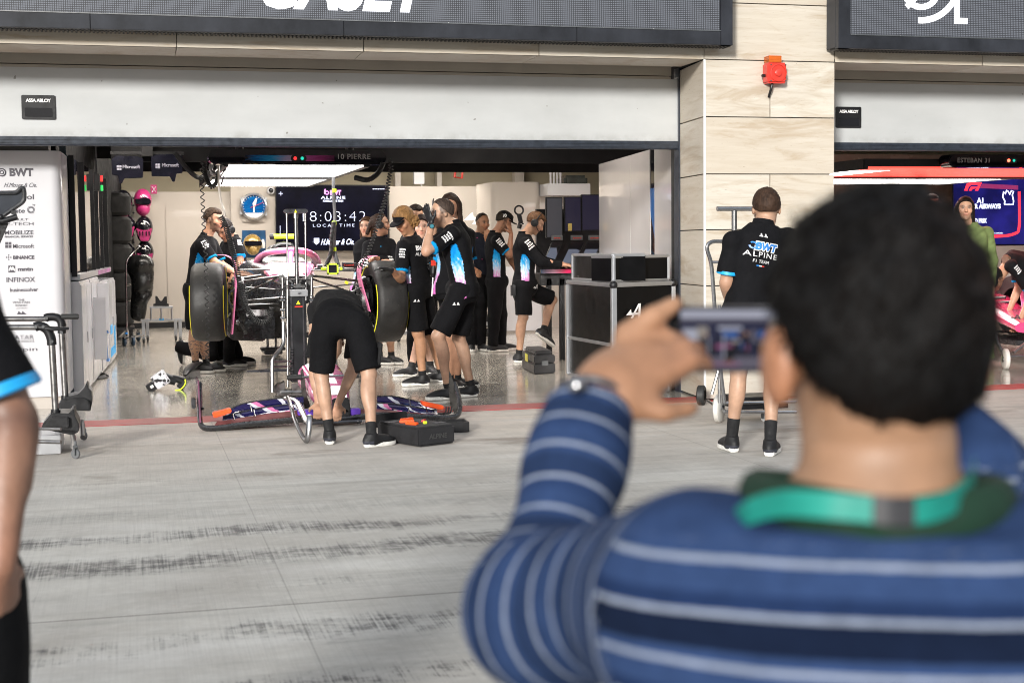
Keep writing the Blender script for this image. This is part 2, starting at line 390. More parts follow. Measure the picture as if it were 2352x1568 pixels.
def f_ledframe(nt, N, L, B):
    g = G_(nt); p = g.pos(); a = g.noise(g.mp(p, (1.5, 1, 1)), 2.2, 8, .68)
    c = g.mix(g.mr(a, .32, .7), (.010, .011, .014), (.032, .035, .044)); d = g.noise(p, 9, 6, .75); c = g.mix(g.mr(d, .66, .8, 0, .6), c, (.02, .02, .022))
    L.new(c, B.inputs['Base Color']); B.inputs['Roughness'].default_value = .4; B.inputs['Specular IOR Level'].default_value = .3
M_ledf = graph('display frame metal', f_ledframe)
def f_led(nt, N, L, B):
    g = G_(nt); p = g.pos(); X, Y, Z = g.sep(p); pt = .0155
    fx = g.m('ABSOLUTE', g.m('SUBTRACT', g.m('FRACT', g.m('DIVIDE', X, pt)), .5)); fz = g.m('ABSOLUTE', g.m('SUBTRACT', g.m('FRACT', g.m('DIVIDE', Z, pt)), .5))
    dot = g.m('LESS_THAN', g.m('MAXIMUM', fx, fz), .34); c = g.mix(dot, (.012, .013, .016), (.10, .108, .128))
    L.new(c, B.inputs['Base Color']); B.inputs['Roughness'].default_value = .55
    L.new(c, B.inputs['Emission Color']); B.inputs['Emission Strength'].default_value = .35
M_led = graph('led matrix', f_led)
def f_ledw(nt, N, L, B):
    g = G_(nt); p = g.pos(); X, Y, Z = g.sep(p); pt = .0155
    fx = g.m('ABSOLUTE', g.m('SUBTRACT', g.m('FRACT', g.m('DIVIDE', X, pt)), .5)); fz = g.m('ABSOLUTE', g.m('SUBTRACT', g.m('FRACT', g.m('DIVIDE', Z, pt)), .5))
    dot = g.m('LESS_THAN', g.m('MAXIMUM', fx, fz), .42); c = g.mix(dot, (.55, .56, .7), (1, 1, 1))
    L.new(c, B.inputs['Emission Color']); B.inputs['Emission Strength'].default_value = 1.0; B.inputs['Base Color'].default_value = (.3, .3, .3, 1)
M_ledw = graph('led lit white', f_ledw)
M_white = mat('white laminate', (.62, .62, .645), .22, var=.04, scale=2, coat=.3)
M_beige = mat('booth wall laminate', (.50, .455, .41), .22, var=.04, scale=1.5, coat=.35)
M_beige2 = mat('plaster wall', (.42, .37, .27), .8, var=.08, scale=2, bump=.1)
M_chrome = mat('polished steel', (.40, .40, .41), .22, 1., var=.08, scale=30, rvar=.05)
M_steel = mat('brushed steel', (.30, .29, .285), .32, 1., var=.18, scale=25)
M_alu = mat('anodised aluminium', (.50, .51, .53), .36, .85, var=.03, scale=12, rvar=.03)
M_dsteel = mat('dark steel', (.12, .12, .13), .32, .9, var=.2, scale=20)
M_black = mat('black plastic', (.006, .006, .0075), .42, var=.25, scale=20, bump=.08)
M_gloss = mat('black gloss', (.008, .008, .012), .06, var=.2, scale=3, coat=.6)
M_rub = mat('rubber', (.018, .018, .018), .6, var=.25, scale=15, bump=.1)
M_grey = mat('grey plastic', (.12, .125, .13), .45, var=.15)
M_ink = mat('dark ink', (.05, .05, .06), .5)
M_whitep = mat('white print', (.78, .78, .78), .5, var=.03)
M_pink = mat('pink car paint', (.86, .22, .50), .22, var=.07, scale=5, coat=.9)
M_pinkl = mat('light pink car paint', (.74, .20, .38), .30, var=.08, scale=5, coat=.35)
M_blue = mat('blue print', (.02, .20, .62), .35, var=.15)
M_navy = mat('navy print', (.012, .016, .14), .2, var=.2, coat=.5)
M_yel = mat('yellow plastic', (.85, .78, .03), .35, var=.06)
M_neon = mat('neon yellow', (.72, .95, .05), .4, var=.05)
M_redp = mat('red plastic', (.62, .04, .025), .38, var=.12, coat=.2)
M_org = mat('orange plastic', (.95, .11, .02), .4, var=.08)
M_carb = mat('carbon fibre', (.022, .022, .024), .28, var=.4, scale=40, coat=.5)
M_cyanp = mat('cyan print', (.01, .35, .75), .45, var=.08)
def emitm(name, c, s, base=(.1, .1, .1)): return mat(name, base, .4, emit=c, estr=s)
M_lamp = emitm('lamp diffuser', (1, .965, .92), 5, (.8, .8, .8))
M_screenw = emitm('screen white', (.85, .88, 1), 1.5)
# ---- ground
g_ = MB(); g_.add([(-60, -60, 0), (60, -60, 0), (60, -.40, 0), (-60, -.40, 0)], [(0, 1, 2, 3)])
struct(g_.build('pit_lane', M_conc, org=(0, 0, 0), smooth=False))
g_ = MB(); g_.add([(-60, -.40, .0), (60, -.40, .0), (60, 40, .0), (-60, 40, .0)], [(0, 1, 2, 3)])
struct(g_.build('garage_floor', M_floor, org=(0, 0, 0), smooth=False))
g_ = MB(); g_.box((-30, -.415, -.02), (30, -.045, .004))
struct(g_.build('painted_line', M_red, org=(0, 0, 0), smooth=False))
# ---- pit building: stone pillar
XL, XR, YF, YD = 4.627, 5.814, -.35, .42     # pillar edges, face plane, shutter plane
zj = [.012, .495, .965, 1.434, 1.897, 2.371, 2.842, 3.31, 3.78, 4.25]
def slab_wall(mb, x0, x1, z0, z1, y, d=.03, gap=.005):
    mb.box((x0+gap, y, z0+gap), (x1-gap, y+d, z1-gap))
mb = MB()
for i in range(len(zj)-1):
    if i in (1, 3, 5):
        xm = XL+(XR-XL)*.5; slab_wall(mb, XL, xm, zj[i], zj[i+1], YF, .03, .004); slab_wall(mb, xm, XR, zj[i], zj[i+1], YF, .03, .004)
    else: slab_wall(mb, XL, XR, zj[i], zj[i+1], YF, .03, .004)
    if i < 6:   # splayed reveal towards the shutter, both sides
        for (xa, xb) in ((XL, XL+.075), (XR, XR-.075)):
            s = 1 if xb > xa else -1
            mb.prism([(0, zj[i]+.004), (1, zj[i]+.004), (1, zj[i+1]-.004), (0, zj[i+1]-.004)], (xa, YF+.002, 0), (xb-xa, YD-YF-.03, 0), (0, 0, 1), (s*.03, 0, 0))
pil = thing('stone_pillar', 'cream travertine clad pillar between the two garage openings', 'pillar', (5.2, YF, 0))
mb.build('stone_cladding', M_trav, pil, bev=.0012, seg=1)
mb = MB(); mb.box((XL+.115, YF+.035, 0), (XR-.115, YD+.3, 4.3)); mb.box((XL+.03, YF+.025, 0), (XR-.03, YF+.034, 4.3)); mb.box((XL+.03, YF+.034, 2.9), (XR-.03, YD+.3, 4.29)); mb.build('core', M_darkgap, pil, smooth=False)
mb = MB(); mb.box((XL-.004, YF-.004, .01), (XL+.012, YF+.012, 2.84)); mb.build('corner_trim', M_whitep, pil, smooth=False)
# lintels
def lintel(x0, x1, name_lbl):
    t = thing('stone_lintel', name_lbl, 'lintel', ((x0+x1)/2, YF, 2.84))
    mb = MB(); n = max(1, round((x1-x0)/1.42)); xs = [x0+(x1-x0)*i/n for i in range(n+1)]
    for a, b in zip(xs, xs[1:]):
        mb.box((a+.003, YF, 2.842), (b-.003, YF+.03, 3.36)); mb.box((a+.003, YF+.001, 2.842), (b-.003, .16, 2.869))
        mb.box((a+.003, YF, 3.365), (b-.003, YF+.03, 4.25))
    mb.build('stone_panel', M_trav, t, bev=.001, seg=1)
    mb = MB(); mb.box((x0, YF+.025, 2.875), (x1, .5, 4.3)); mb.build('core', M_darkgap, t, smooth=False)
    mb = MB(); mb.box((x0, YD-.012, 2.792), (x1, YD+.25, 2.874)); mb.box((x0, YD-.002, 2.762), (x1, YD+.25, 2.785)); mb.build('roller_housing', M_beigebox, t, smooth=False)
    mb = MB(); mb.box((x0, .155, 2.868), (x1, YD+.1, 2.8745)); mb.build('recess_ceiling', M_beigebox, t, smooth=False)
lintel(XL-1.42*13, XL, 'travertine lintel over the left garage opening')
lintel(XR, XR+1.42*11, 'travertine lintel over the right garage opening')
# shutters
def shutter(x0, x1, lbl, sx):
    t = thing('roller_shutter', lbl, 'shutter', ((x0+x1)/2, YD, 2.17))
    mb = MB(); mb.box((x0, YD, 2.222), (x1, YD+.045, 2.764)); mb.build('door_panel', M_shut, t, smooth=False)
    mb = MB(); mb.box((x0, YD-.012, 2.196), (x1, YD+.055, 2.222)); mb.box((x0, YD-.006, 2.170), (x1, YD+.05, 2.1955)); mb.cyl((x0, YD+.018, 2.166), (x1, YD+.018, 2.166), .018, n=10)
    mb.build('bottom_rail', M_blackrail, t)
    h = MB(); c = Vector((sx, YD, 2.449)); h.prism(rpoly(.255, .19, .012), c, (1, 0, 0), (0, 0, 1), (0, -.014, 0))
    hp = h.build('pull_handle', M_black, t, bev=.002)
    h = MB(); h.prism(rpoly(.205, .07, .006), c+Vector((0, -.014, -.04)), (1, 0, 0), (0, 0, 1), (0, -.004, 0)); h.build('grip', M_gloss, hp, bev=.0015)
    h = MB(); text(h, 'ASSA ABLOY', c+Vector((0, -.0145, .04)), (1, 0, 0), (0, 0, 1), .037, align='CENTER', bold=.0012, spacing=.86); h.build('lettering', M_whitep, hp, smooth=False)
    return t
shutter(XL-18, 4.70, 'white roller shutter half raised over the left garage', -.685)
shutter(XR-.08, 21, 'white roller shutter half raised over the right garage', 6.345)
for x, lb in ((4.69, 'black door guide rail at the left face of the pillar'), (5.735, 'black door guide rail at the right face of the pillar')):
    mb = MB(); mb.box((x, YD-.03, 0), (x+.035, YD+.09, 2.86)); mb.build('guide_rail', M_blackrail, smooth=False, label=lb, cat='guide rail')
# LED displays
LD = -.60
def display(x0, x1, lbl, fl, fr):
    D = LD; ZB, ZS = px(840, 83, D).z, px(840, 46, D).z; t = thing('led_display', lbl, 'display', ((x0+x1)/2, D, ZB))
    mb = MB(); mb.box((x0, D+.06, ZB+.012), (x1, YF-.03, 4.3)); mb.build('cabinet', M_ledf, t, bev=.003)
    mb = MB(); nx = int((x1-x0)/.0305)
    for i in range(nx):
        a = x0+.02+i*.0305; mb.box((a, D+.05, ZB-.004), (a+.014, YF-.06, ZB+.012))
    mb.build('vent_grille', M_black, t, smooth=False)
    mb = MB(); xs = [x0+fl+.0]; 
    while xs[-1] < x1-fr-1.9: xs.append(xs[-1]+1.85)
    xs.append(x1-fr); xs[0] = x0
    for a, b in zip(xs, xs[1:]+[x1]):
        if b-a > .01: mb.prism([(0, ZB), (b-a-.004, ZB), (b-a-.004, ZS-.012), (0, ZS-.012)], (a+.002, D, 0), (1, 0, 0), (0, 0, 1), (0, .062, 0))
    if fr: mb.box((x1-fr, D-.001, ZB), (x1, D+.06, 4.3))
    if fl: mb.box((x0, D-.001, ZB), (x0+fl, D+.06, 4.3))
    fo = mb.build('frame', M_ledf, t, bev=.003)
    mb = MB()
    for i in range(int((x1-x0)/.42)): mb.ball((x0+.15+i*.42, D-.002, ZS-.006), .004, 8)
    mb.build('rivet', M_chrome, fo)
    mb = MB(); mb.box((x0+fl, D-.004, ZS-.012), (x1-fr, D+.03, ZS-.004)); mb.build('trim', M_chrome, fo, smooth=False)
    mb = MB(); mb.box((x0+fl+.005, D+.012, ZS), (x1-fr-.005, D+.05, 4.3)); sc_ = mb.build('screen', M_led, t, smooth=False)
    return t, sc_
t1, s1 = display(-9.5, px(1683, 105, LD).x, 'grey led display above the left garage with white italic lettering', 0, .104)
mb = MB()
def letters(mb, x, s, size, z, **k): text(mb, s, (x, LD+.0115, z), (1, 0, 0), (0, 0, 1), size, **k)
lx = px(583, 12, LD).x; letters(mb, lx, 'GASLY', .51, px(760, 18, LD).z, bold=.018, shear=.28, spacing=.98, xs=.86); mb.build('lettering', M_ledw, s1, smooth=False)
t2_, s2_ = display(px(1926, 112, LD).x, 20, 'grey led display above the right garage with a round white logo', .11, 0)
mb = MB(); cx, cz = 6.435, 3.20
def ringseg(mb, c, r, w_, a0, a1, n=20):
    for i in range(n):
        A, Bq = R_(a0+(a1-a0)*i/n), R_(a0+(a1-a0)*(i+1)/n)
        q = [(math.cos(A)*(r-w_/2), math.sin(A)*(r-w_/2)), (math.cos(A)*(r+w_/2), math.sin(A)*(r+w_/2)), (math.cos(Bq)*(r+w_/2), math.sin(Bq)*(r+w_/2)), (math.cos(Bq)*(r-w_/2), math.sin(Bq)*(r-w_/2))]
        mb.prism(q, c, (1, 0, 0), (0, 0, 1), (0, -.002, 0))
ringseg(mb, px(2115, -30, LD+.011), .17, .05, -215, 30); ringseg(mb, px(2115, -55, LD+.011), .37, .052, -93, 10)
a = px(2192, 55, LD+.011); b = px(2222, 55, LD+.011); mb.box((a.x, LD+.0115, a.z), (a.x+.05, LD+.0095, a.z+.5)); mb.box((a.x, LD+.0114, a.z), (b.x, LD+.0096, a.z+.05))
a = px(2078, 12, LD+.011); mb.prism([(0, 0), (.035, -.035), (.13, .06), (.095, .095)], a, (1, 0, 0), (0, 0, 1), (0, -.002, 0))
mb.build('emblem', M_ledw, s2_, smooth=False)
mb = MB()
for i in range(22):
    for k in range(4): mb.box((-14+i*1.6+.003, -.34, 4.30+k*.9), (-14+(i+1)*1.6-.003, -.30, 5.195+k*.9))
uf = mb.build('upper_facade', M_trav, smooth=False, label='travertine upper facade of the pit building above the displays', cat='facade'); mb = MB(); mb.box((-14, -.29, 4.31), (21, 13.9, 7.9)); mb.build('core', M_darkgap, uf, smooth=False)
# siren
sr = thing('alarm_siren', 'red wall siren with an orange beacon high on the stone pillar', 'siren', px(1772, 195, YF)); c = px(1772, 171, YF)
mb = MB(); mb.box(c+Vector((-.085, -.115, -.085)), c+Vector((.085, -.002, .085))); bo = mb.build('housing', M_redp, sr, bev=.012)
f = c+Vector((.008, -.116, 0))
mb = MB(); mb.lathe([(.070, 0), (.074, .006), (.066, .008), (.05, -.03), (.028, -.03), (.030, .012), (.022, .016), (0.001, .016)], f, (0, -1, 0), 24); mb.build('horn', M_redp, sr)
mb = MB(); [mb.cyl(f+Vector((sx*.066, .004, sz*.066)), f+Vector((sx*.066, -.004, sz*.066)), .006, n=8) for sx in (-1, 1) for sz in (-1, 1)]; mb.build('screw', M_chrome, sr)
mb = MB(); b0 = c+Vector((-.022, -.06, .086)); mb.box(b0+Vector((-.05, -.05, 0)), b0+Vector((.062, .05, .055)))
for i in range(4): mb.box(b0+Vector((-.052, -.0525, .006+i*.013)), b0+Vector((.064, .0525, .011+i*.013)))
mb.build('beacon', mat('orange lens', (.75, .16, .02), .15, var=.2, trans=.25), sr, bev=.002)
mb = MB(); mb.tube(bez([c+Vector((-.02, -.06, -.085)), c+Vector((-.03, -.055, -.13)), c+Vector((-.034, -.02, -.19))], 10), [.010]*4+[.012]*3+[.009]*4 if False else .011, 8)
mb.cyl(c+Vector((-.085, -.06, -.02)), c+Vector((-.115, -.06, -.02)), .012, n=10); mb.build('cable', M_black, sr)
# =================================================================== LEFT GARAGE INTERIOR
def flat(mb, pts, Y, dY=.006):
    """polygon sighted on the wall plane Y, built with real thickness dY towards the camera"""
    q = [px(x, y, Y) for x, y in pts]; o = q[0]
    mb.prism([(p.x-o.x, p.z-o.z) for p in q], o, (1, 0, 0), (0, 0, 1), (0, -dY, 0))
def ttext(mb, s, x0, x1, yb, Y, hpx, dep=.004, **kw):
    """text between sightings x0..x1 with its baseline at yb on plane Y, letter height hpx"""
    a, b, t = px(x0, yb, Y), px(x1, yb, Y), px(x0, yb-hpx, Y); h = t.z-a.z
    vs, fs = text_mb(s, h/.70, **kw); w_ = max(v[0] for v in vs); w0 = min(v[0] for v in vs); k = (b.x-a.x)/max(1e-6, w_-w0)
    mb.add([Vector((a.x+(x-w0)*k, Y-dep-z, a.z+y)) for x, y, z in vs], [tuple(f) for f in fs])
# ---- dark ceiling and pelmet
mb = MB(); mb.box((-14, YD+.15, 3.0), (21, 13.4, 3.05)); struct(mb.build('ceiling', M_blackfab, org=(0, 0, 0), smooth=False))
pz = px(1375, 396, 7).z
mb = MB(); mb.box((-.2, 7, pz), (6.9, 7.06, 3.0)); mb.box((-.2, 5.2, pz+.02), (6.9, 5.26, 3.0)); mb.box((-.9, 7, pz+.16), (-.2, 7.06, 3.0))
mb.build('ceiling_pelmet', M_blackfab, smooth=False, label='black cloth pelmet hanging across the left garage ceiling', cat='pelmet')
# ---- building wall behind the booth panels
mb = MB(); mb.box((-14, 13.6, 0), (21, 13.8, 4.3)); mb.box((-14, 13.5, 2.62), (21, 13.6, 2.74)); mb.box((-14.1, YD+.15, 0), (-14, 13.8, 4.3)); mb.box((21, YD+.15, 0), (21.1, 13.8, 4.3))
mb.build('rear_wall', M_beige2, smooth=False, label='beige plaster wall of the building behind the booth panels', cat='wall')
for x, wd, lb in ((912, 14, 'left'), (1007, 12, 'middle'), (1190, 24, 'right')):
    a = px(x, 430, 13.4); mb = MB(); mb.box((a.x-wd*.0035, 13.3, 0), (a.x+wd*.0035, 13.5, 3.0)); 
    mb.build('steel_column', M_beige, smooth=False, label='pale column rising behind the booth wall, %s of three' % {'left': 'nearest the clock screen', 'middle': 'middle one', 'right': 'nearest the monitors, widest'}[lb], cat='column', group='columns behind the booth wall')
# hook and bracket seen above the wall
a = px(1048, 407, 13.1); mb = MB(); mb.tube([a+Vector((0, 0, .25)), a+Vector((-.03, 0, 0)), a+Vector((.10, 0, -.02)), a+Vector((.13, 0, .25))], .022, 8); mb.build('wall_hook', M_redp, label='red bent hook above the white booth wall', cat='hook')
a = px(963, 410, 13.1); mb = MB(); mb.box(a+Vector((-.10, -.05, -.10)), a+Vector((.08, .05, .12))); mb.tube([a+Vector((-.2, 0, .3)), a+Vector((-.05, 0, .1)), a+Vector((.05, 0, -.15))], .012, 6)
mb.build('junction_box', M_white, label='small white junction box with cable above the booth wall', cat='junction box', bev=.01)
# clear crate and tubes on the shelf board
YW = 9.2
a, b = px(1288, 429, 10.2), px(1342, 404, 10.2); mb = MB(); mb.box((a.x, 10.0, a.z), (b.x, 10.4, b.z)); mb.build('storage_box', mat('smoky plastic', (.05, .055, .05), .2, var=.3), label='smoky clear box standing on top of the white shelf board', cat='box', bev=.04)
mb = MB()
for i in range(4): p = px(1265+i*7.5, 429, 10.1); mb.cyl(p, p+Vector((0, 0, .19)), .016, n=8); mb.cyl(p+Vector((0, 0, .19)), p+Vector((0, 0, .22)), .024, .018, n=8)
mb.build('bottle_row', M_white, label='white bottles in a row on the shelf board beside the clear box', cat='bottles')
# ---- booth walls at the back
YB = 13.0
def board(name, x0, y0, x1, Y, th, m, lbl, cat='panel wall', base=0, bev=.006, **kw):
    a, b = px(x0, y0, Y), px(x1, y0, Y); mb = MB(); mb.box((a.x, Y, base), (b.x, Y+th, a.z)); return mb.build(name, m, bev=bev, label=lbl, cat=cat, **kw)
wl_ = board('booth_wall', 100, 441, 530, YB+.12, .1, M_beige, 'beige booth wall with a tall door panel behind the helmets')
mb = MB(); a, b = px(380, 472, YB+.12), px(520, 472, YB+.12); mb.box((a.x, YB+.105, .1), (b.x, YB+.12, a.z)); dp = mb.build('door_panel', M_beige, wl_, bev=.004)
mb = MB(); mb.box((px(300, 700, YB+.1).x, YB+.07, 0), (px(530, 700, YB+.1).x, YB+.11, .09)); mb.build('skirting', M_black, wl_, smooth=False)
cb = board('clock_column', 529, 424, 633, YB, .12, M_beige, 'beige column panel carrying the round clock and the helmet niche', 'panel')
wr_ = board('logo_wall', 893, 428, 1140, YB, .1, M_beige, 'beige booth wall with the white arrow emblem')
mb = MB(); a, b = px(1066, 515, YB), px(1111, 472, YB); emblem(mb, (a.x+.08, YB-.002, a.z), (1, 0, 0), (0, 0, 1), (b.z-a.z)); mb.build('emblem', emitm('lit emblem', (1, 1, 1), .9, (.8, .8, .8)), wr_, smooth=False)
board('lower_wall', 633, 575, 893, YB, .1, M_beige, 'beige panel below the big black time screen', 'panel')
# tall rounded booth box
a, b = px(1131, 418, 10.4), px(1243, 418, 10.4); mb = MB(); wd = b.x-a.x
mb.prism([(q[0], q[1]) for q in rpoly(wd, 1.2, .12)], (a.x+wd/2, 11.0, 0), (1, 0, 0), (0, 1, 0), (0, 0, a.z)); mb.build('booth_box', M_beige, label='tall beige round-cornered booth box behind the capped engineer', cat='booth')
a, b = px(1243, 451, 10.4), px(1359, 424, 10.4); mb = MB(); mb.box((a.x, 10.0, a.z), (b.x-.15, 10.5, b.z)); mb.build('shelf_board', M_white, label='white shelf board above the monitors', cat='shelf', bev=.005)
mb = MB(); mb.box((a.x, 10.5, 0), (b.x+1.2, 10.56, a.z+.02)); mb.build('booth_partition', M_beige, label='beige partition behind the monitor bank', cat='partition', smooth=False)
# desks behind the engineers: white fronts
a, b = px(1140, 765, 9.3), px(1245, 765, 9.3); mb = MB(); mb.box((a.x, 9.3, .03), (b.x, 9.36, .95)); mb.box((a.x, 9.3, .95), (b.x, 9.9, .99)); mb.build('counter', M_white, label='white counter front behind the two standing engineers', cat='counter', bev=.006)
# ---- big time screen
def f_scr(nt, N, L, B):
    g = G_(nt); p = g.pos(); a = g.noise(p, 2.5, 3); c = g.mix(g.mr(a, .4, .7), (.001, .001, .003), (.004, .004, .012))
    L.new(c, B.inputs['Emission Color']); B.inputs['Emission Strength'].default_value = 1; B.inputs['Base Color'].default_value = (.002, .002, .003, 1); B.inputs['Roughness'].default_value = .25; B.inputs['Specular IOR Level'].default_value = .12
M_scr = graph('screen black', f_scr)
M_lit = emitm('screen lettering', (.72, .76, 1), 1.6); M_litp = emitm('screen magenta', (.9, .25, .8), 1.5); M_litb = emitm('screen blue', (.12, .16, 1), 1.2)
YS = YB-.12
ts = thing('time_screen', 'big black wall screen showing the local time', 'screen', px(760, 575, YS))
mb = MB(); flat(mb, [(633, 576), (892, 576.5), (891, 425), (632, 424)], YS+.05, .045); mb.build('casing', M_black, ts, bev=.004)
mb = MB(); flat(mb, [(635, 574), (889.5, 574.5), (889, 427), (634.5, 426)], YS, .004); mb.build('display_panel', M_scr, ts, smooth=False)
mb = MB(); ttext(mb, '18:03:42', 696, 840, 509, YS, 24, spacing=1.16, bold=-.007); mb.build('clock_digits', M_lit, ts, smooth=False)
mb = MB(); ttext(mb, 'LOCAL TIME', 719, 814, 521.5, YS, 7, spacing=1.45, bold=-.0015); ttext(mb, 'ALPINE', 737, 793, 457, YS, 6.2, spacing=1.2, bold=.001); ttext(mb, 'FORMULA ONE TEAM', 742, 788, 464, YS, 4.5, bold=.001)
ttext(mb, 'H.Moser & Cie.', 737, 813, 562, YS, 13, shear=.45, bold=.002)
flat(mb, [(721, 547), (733, 547), (733, 557), (727, 562), (721, 557)], YS, .007)
for i in range(7): flat(mb, [(856+i*4, 435), (858.6+i*4, 435), (858.6+i*4, 433.4), (856+i*4, 433.4)], YS, .007)
flat(mb, [(640, 445), (650, 445), (650, 444.2), (640, 444.2)], YS, .007); flat(mb, [(644.6, 449.5), (645.4, 449.5), (645.4, 440), (644.6, 440)], YS, .0072)
flat(mb, [(643, 545), (643.8, 545), (643.8, 518), (643, 518)], YS, .007)
mb.build('lettering', M_lit, ts, smooth=False)
mb = MB(); ttext(mb, 'BWT', 758, 783.5, 447.5, YS, 10, bold=.006); mb.tube(arc(px(751, 443, YS-.008), .028, -200, 160, 14), .008, 6); flat(mb, [(744.5, 446), (748, 446), (748, 434), (744.5, 435)], YS, .008); mb.build('logo', M_litp, ts, smooth=False)
# ---- wall clock with blue dial
c = px(582.4, 474.6, YB-.03); r = 30.4*26/FPX*.955
ck = thing('wall_clock', 'round steel wall clock with a blue dial', 'clock', c+Vector((0, 0, -r)))
mb = MB(); mb.box(c+Vector((-r*.80, .0, -r*1.13)), c+Vector((r*.80, .025, r*1.02))); mb.build('backplate', M_beige, ck, bev=.004)
mb = MB(); mb.lathe([(r*1.0, 0), (r*1.02, .03), (r*.97, .07), (r*.86, .085), (r*.83, .07), (r*.83, .04)], c, (0, -1, 0), 40)
for a in (-32, 148, 205, 30): mb.cbox(c+Vector((math.cos(R_(a))*r*1.03, -.03, math.sin(R_(a))*r*1.03)), (.04, .05, .06))
mb.build('bezel', M_alu, ck)
def f_dial(nt, N, L, B):
    g = G_(nt); p = g.coord('Object'); a = g.noise(g.mp(p, (3, 3, 14)), 3, 3); c_ = g.mix(g.mr(a, .3, .7), (.0, .05, .22), (.0, .13, .40)); L.new(c_, B.inputs['Base Color']); B.inputs['Roughness'].default_value = .15
mb = MB(); mb.lathe([(0.0001, .045), (r*.83, .045)], c, (0, -1, 0), 36); mb.build('dial', graph('clock dial blue', f_dial), ck)
mb = MB(); q = [(math.cos(R_(a))*r*.82, math.sin(R_(a))*r*.82) for a in range(-145, -34, 10)]; mb.prism(q, c+Vector((0, -.046, 0)), (1, 0, 0), (0, 0, 1), (0, -.003, 0))
for k in range(24): a = R_(k*15); p_ = c+Vector((math.cos(a)*r*.76, -.047, math.sin(a)*r*.76)); mb.cbox(p_, (.012, .003, .012))
mb.build('dial_marking', M_whitep, ck, smooth=False)
mb = MB(); mb.prism([(-.01, 0), (-.02, .05), (.035, r*.62), (.06, r*.60), (.025, 0)], c+Vector((0, -.052, 0)), (1, 0, 0), (0, 0, 1), (0, -.004, 0)); mb.prism([(-.012, 0), (-.014, -r*.42), (.012, -r*.42), (.012, 0)], c+Vector((0, -.058, 0)), (1, 0, 0), (0, 0, 1), (0, -.003, 0)); mb.build('hand', M_whitep, ck, smooth=False)
mb = MB(); mb.cyl(c+Vector((-.06, -.064, -.02)), c+Vector((r*.72, -.064, r*.3)), .004, n=5); mb.build('second_hand', M_redp, ck)
# small dome camera
a = px(622, 438, YB-.05); mb = MB(); mb.ball(a, .07, 16); o_ = mb.build('security_camera', M_white, label='small white dome camera above the clock', cat='camera'); mb = MB(); mb.ball(a+Vector((0, -.045, .0)), .042, 12); mb.build('lens', M_gloss, o_)
# ---- helmet niche with the gold helmet
mb = MB(); flat(mb, [(556, 592), (610, 592), (610, 529), (556, 529)], YB-.004, .004); nb = mb.build('niche_backing', mat('niche blue', (.005, .06, .16), .4, var=.6, scale=4), smooth=False, label='dark blue niche panel under the clock', cat='panel')
c = px(580, 560, YB-.22)
hm = thing('racing_helmet', 'gold and black racing helmet displayed in the niche', 'helmet', c+Vector((0, 0, -.14)))
mb = MB(); mb.ball(c, (.155, .17, .165), 22); mb.ball(c+Vector((0, -.06, -.09)), (.11, .12, .10), 18); mb.build('shell', mat('gold helmet paint', (.42, .27, .08), .25, .3, var=.3, scale=18, coat=.8), hm)
mb = MB(); mb.prism([(-.14, -.035), (.14, -.035), (.145, .045), (-.145, .045)], c+Vector((0, -.15, 0)), (1, 0, 0), (0, 0, 1), (0, -.035, 0)); mb.build('visor', M_gloss, hm, bev=.012)
a = px(604, 562, YB-.16); mb = MB(); mb.lathe([(.03, 0), (.035, .08), (.02, .14), (.012, .15)], a+Vector((0, 0, -.06)), n=12, cap=True); mb.build('drink_bottle', M_whitep, label='small white bottle beside the gold helmet', cat='bottle')
# ---- left logo panel (front of the booth) and the side wall
PY = .98
lp = thing('sponsor_panel', 'white sponsor panel with grey logos at the left garage edge', 'panel', (-1.3, PY, 0)); PXR = px(150, 700, PY).x; PZT = px(80, 346, PY).z
mb = MB(); pr = [(-3.2, 0), (-3.2, 1.2)]+[(PXR-.085+.085*math.cos(R_(a)), .085-.085*math.sin(R_(a))) for a in range(0, 91, 15)][::1]
prof = [(-6.2, 0)]+[(PXR-.09+.09*math.sin(R_(a)), .09-.09*math.cos(R_(a))) for a in range(0, 91, 10)]+[(PXR+.02, .7), (-6.2, .7)]
mb.prism(prof, (0, PY, .10), (1, 0, 0), (0, 1, 0), (0, 0, PZT-.10)); mb.build('board', M_white, lp, bev=.004)
mb = MB(); mb.box((-6.2, PY+.03, 0), (PXR-.05, PY+.6, .1)); mb.build('plinth', M_beige, lp, smooth=False)
mb = MB(); mb.box((-6.2, PY+.12, PZT), (PXR-.1, PY+.5, 2.6)); mb.build('wall_header', mat('grey header', (.13, .12, .11), .7), lp, smooth=False)
mb = MB()
def lt(s, x0, x1, yb, h, **k): ttext(mb, s, x0, x1, yb, PY, h, dep=.0025, **k)
lt('BWT', 22, 77, 404, 17, bold=.004); lt('H.Moser & Cie.', 9, 84, 430, 10, shear=.5); lt('castrol', 16, 78, 458, 12, bold=.001); lt('ultimate', -5, 57, 489, 10, bold=.001, shear=.15); lt('bp', 75, 81, 472, 3.5)
lt('RENAULT', 8, 65, 507, 5); lt('E-TECH', 16, 77, 518, 7.5); lt('MOBILIZE', 11, 77, 539, 9.5, bold=.0008); lt('FINANCIAL SERVICES', 11, 76, 546, 4.2, bold=.0005)
lt('Microsoft', 30, 78.5, 570, 9.5, bold=.0005); lt('BINANCE', 30, 79, 595, 7.5, bold=.002); lt('mntn', 41, 76, 622, 8.5, bold=.002); lt('INFINOX', 15, 81, 648, 11, bold=.001)
lt('businessolver', 23, 88, 670, 9, bold=.0008); lt('THE', 42, 56, 691, 4.5); lt('VENETIAN', 29, 68, 697, 5); lt('RESORT', 36, 64, 704, 5); lt('LAS VEGAS', 37, 63, 709, 2)
lt('QATAR', 20, 78, 780, 10); lt('AIRWAYS', 30, 79, 787, 5.5); lt('airpin', 20, 86, 807, 9)
